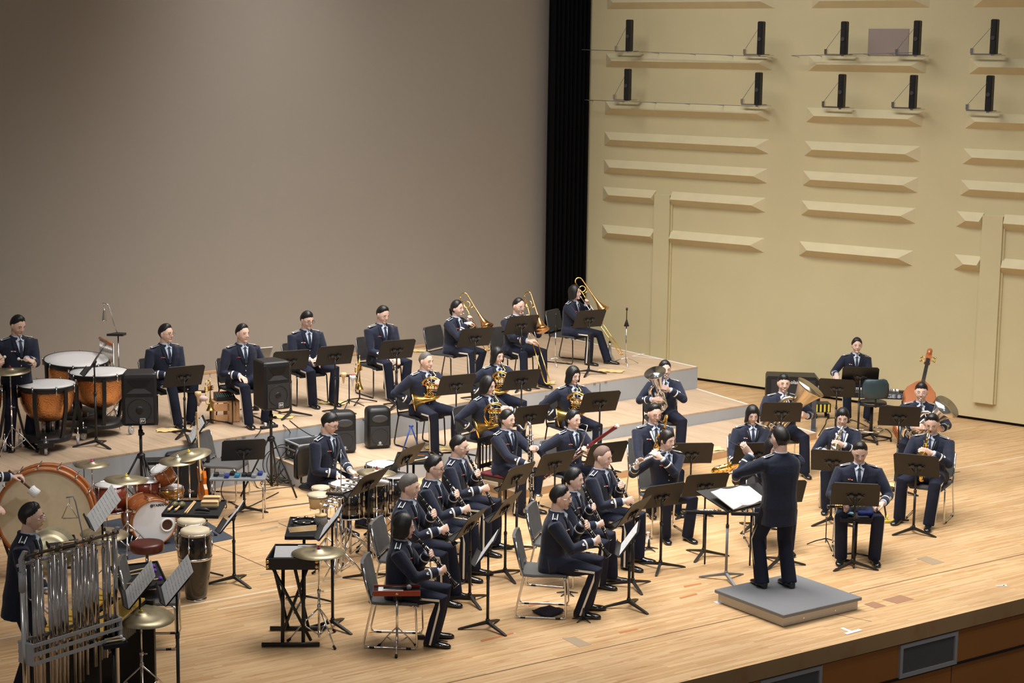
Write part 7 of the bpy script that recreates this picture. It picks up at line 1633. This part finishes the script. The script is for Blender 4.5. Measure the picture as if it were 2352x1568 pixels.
b.loft(R); b.build('backrest', mat('teal_leatherette', (.03, .055, .065), .35), t); b = MB(); b.tube([(0, 0, .08), (0, 0, .55)], .025, 10); b.tube([(0, .05, .55), (0, .22, .56), (0, .20, .72)], .014, 6)
for k in range(5): a = 2 * PI * k / 5 + .4; b.tube([(0, 0, .10), (math.cos(a) * .30, math.sin(a) * .30, .05)], .018, 6); b.tube([(math.cos(a) * .30 - .01, math.sin(a) * .30, .027), (math.cos(a) * .30 + .01, math.sin(a) * .30, .027)], .027, 10)
b.build('base', blackp, t); b = MB(); b.torus((0, 0, .17), .20, .010, 32, 6); 
for k in range(3): a = 2 * PI * k / 3; b.tube([(0, 0, .17), (math.cos(a) * .20, math.sin(a) * .20, .17)], .007, 6)
b.build('foot_ring', chrome, t)
B0 = at(2086, 1030); z1 = 1.0
for _ in range(60):
    q = at(2134, 812, z1)
    if (q - B0).length < 1.80: break
    z1 += .02
q = at(2134, 812, z1); dz = (q - B0).normalized(); M = orient(B0, dz, (.25, 1, 0)); t = thing('double_bass', 'orange-brown double bass leaning behind the right tuba player', 'double bass', M=M @ Rz(PI)); k = (q - B0).length / 1.80
b = MB(); prof = [(.0, .02), (.20, .05), (.29, .18), (.32, .34), (.27, .48), (.20, .58), (.22, .70), (.26, .80), (.22, .93), (.12, 1.03), (.04, 1.08)]
R = []
for y_, kk in ((-.09, .94), (-.075, 1.0), (.085, 1.0), (.11, .92)): R.append([V((x * kk * k, y_, (.12 + z) * k)) for x, z in prof] + [V((-x * kk * k, y_, (.12 + z) * k)) for x, z in reversed(prof[1:])])
b.loft(R, smooth=False); b.build('body', drumwood, t); b = MB(); b.box((0, .09, 1.36 * k), (.045, .05, .42 * k)); b.build('neck', birch, t); b = MB(); b.box((0, .125, 1.22 * k), (.055, .02, .80 * k)); b.build('fingerboard', ebony, t)
b = MB(); b.loft([[V((x, y_, z * k)) for x, y_ in ((-.045, .05), (.045, .05), (.045, .12), (-.045, .12))] for z in (1.55, 1.72)], smooth=False)
pts = [V((0, .07 + .055 * (1 - a / 9) * math.sin(a), (1.745 + .055 * (1 - a / 9) * math.cos(a)) * k)) for a in [i * .4 for i in range(20)]]; b.tube(pts, [.045 - .0012 * i for i in range(20)], 8); b.build('scroll', drumwood, t); b = MB()
for i in range(4): s = -1 if i % 2 else 1; z = (1.58 + .035 * i) * k; b.tube([(0, .085, z), (s * .09, .085, z)], .006, 6); b.tube([(s * .09, .085, z), (s * .115, .085, z)], .020, 8)
b.build('tuning_pegs', brass, t); b = MB()
for i in range(4): b.tube([(-.018 + .012 * i, .14, .38 * k), (-.018 + .012 * i, .145, .62 * k), (-.012 + .008 * i, .135, 1.60 * k)], .0016, 4)
b.tube([(0, 0, .13 * k), (0, 0, .0)], .006, 6); b.build('strings_and_pin', silver, t)
P = at(1885, 958); t = thing('wheeled_case', 'small case with yellow and black stripes on casters below the keyboard', 'case', (P.x, P.y, 0), rad(5)); b = MB(); b.box((0, 0, .17), (.26, .22, .14)); b.build('box', blackp, t); b = MB()
for i in range(4): b.box((-.10 + .065 * i, -.113, .17), (.028, .004, .12), Matrix.Shear('XY', 4, (0, 0)) )
b.build('yellow_stripes', yellow, t); b = MB()
for x in (-.1, .1):
    for y in (-.08, .08): b.tube([(x - .012, y, .04), (x + .012, y, .04)], .04, 12)
b.build('casters', rubber, t)
cable('cable snaking on the floor behind the stool', [(1880, 1000, .01), (1895, 975, .01), (1905, 960, .01), (1960, 965, .01), (2010, 990, .01)]); cable('cable loop on the floor right of the stool', [(2010, 1000, .01), (2035, 985, .01), (2048, 1003, .01), (2020, 1012, .01), (1990, 1008, .01)])
# conductor's stand
mtg = greymetal; P = at(1667, 1331); t = mk_stand(.98, 62, None, W=.10, desk=False, mt=greymetal); t['label'] = 'tall grey conductor stand with a wide black desk and open score'; t['category'] = 'music stand'; Hc = 1.02; Pt = at(1688, 1140, 1.02)
t.location = (P.x, P.y, 0); t.rotation_euler = (0, 0, rad(117) - PI / 2 + PI)
t.rotation_euler = (0, 0, 0); C4 = [at(1598, 1127, 1.12), at(1742, 1108, 1.15), at(1782, 1152, 1.00), at(1674, 1176, .98)]
b = MB(); L4 = [p - V((P.x, P.y, 0)) for p in C4]; n_ = (L4[1] - L4[0]).cross(L4[3] - L4[0]).normalized(); n_ = n_ if n_.z > 0 else -n_
b.loft([[p for p in L4], [p - n_ * .012 for p in L4]], smooth=False); d = L4[2] - L4[3]; b.tube([L4[3] + n_ * .012, L4[2] + n_ * .012], .012, 4); b.build('desk', deskm, t); b = MB(); m_ = sum(L4, V()) / 4; b.tube([V((0, 0, .90)), m_ - n_ * .02], .014, 8); b.build('desk_clamp', blackm, t)
t['name_hint'] = 1; del t['name_hint']; t.name = 'conductor_stand'
b = MB(); Q4 = [at(1632, 1132, 1.125), at(1720, 1119, 1.145), at(1763, 1152, 1.03), at(1684, 1172, 1.01)]; cc = sum(Q4, V()) / 4; N1 = 12; R = []
for i in range(N1 + 1):
    s = i / N1; a_ = Q4[0].lerp(Q4[1], s); c_ = Q4[3].lerp(Q4[2], s); hgt = .012 + .022 * (1 - abs(math.cos(s * 2 * PI)) ** 1.0) * (1 if True else 0)
    R.append([a_ - cc + n_ * (hgt + .006), c_ - cc + n_ * (hgt + .006), c_ - cc + n_ * .006, a_ - cc + n_ * .006])
b.loft(R, smooth=False); o = tag(b.build('open_score', paper), 'open white score lying on the conductor stand', 'sheet music'); o.location = cc
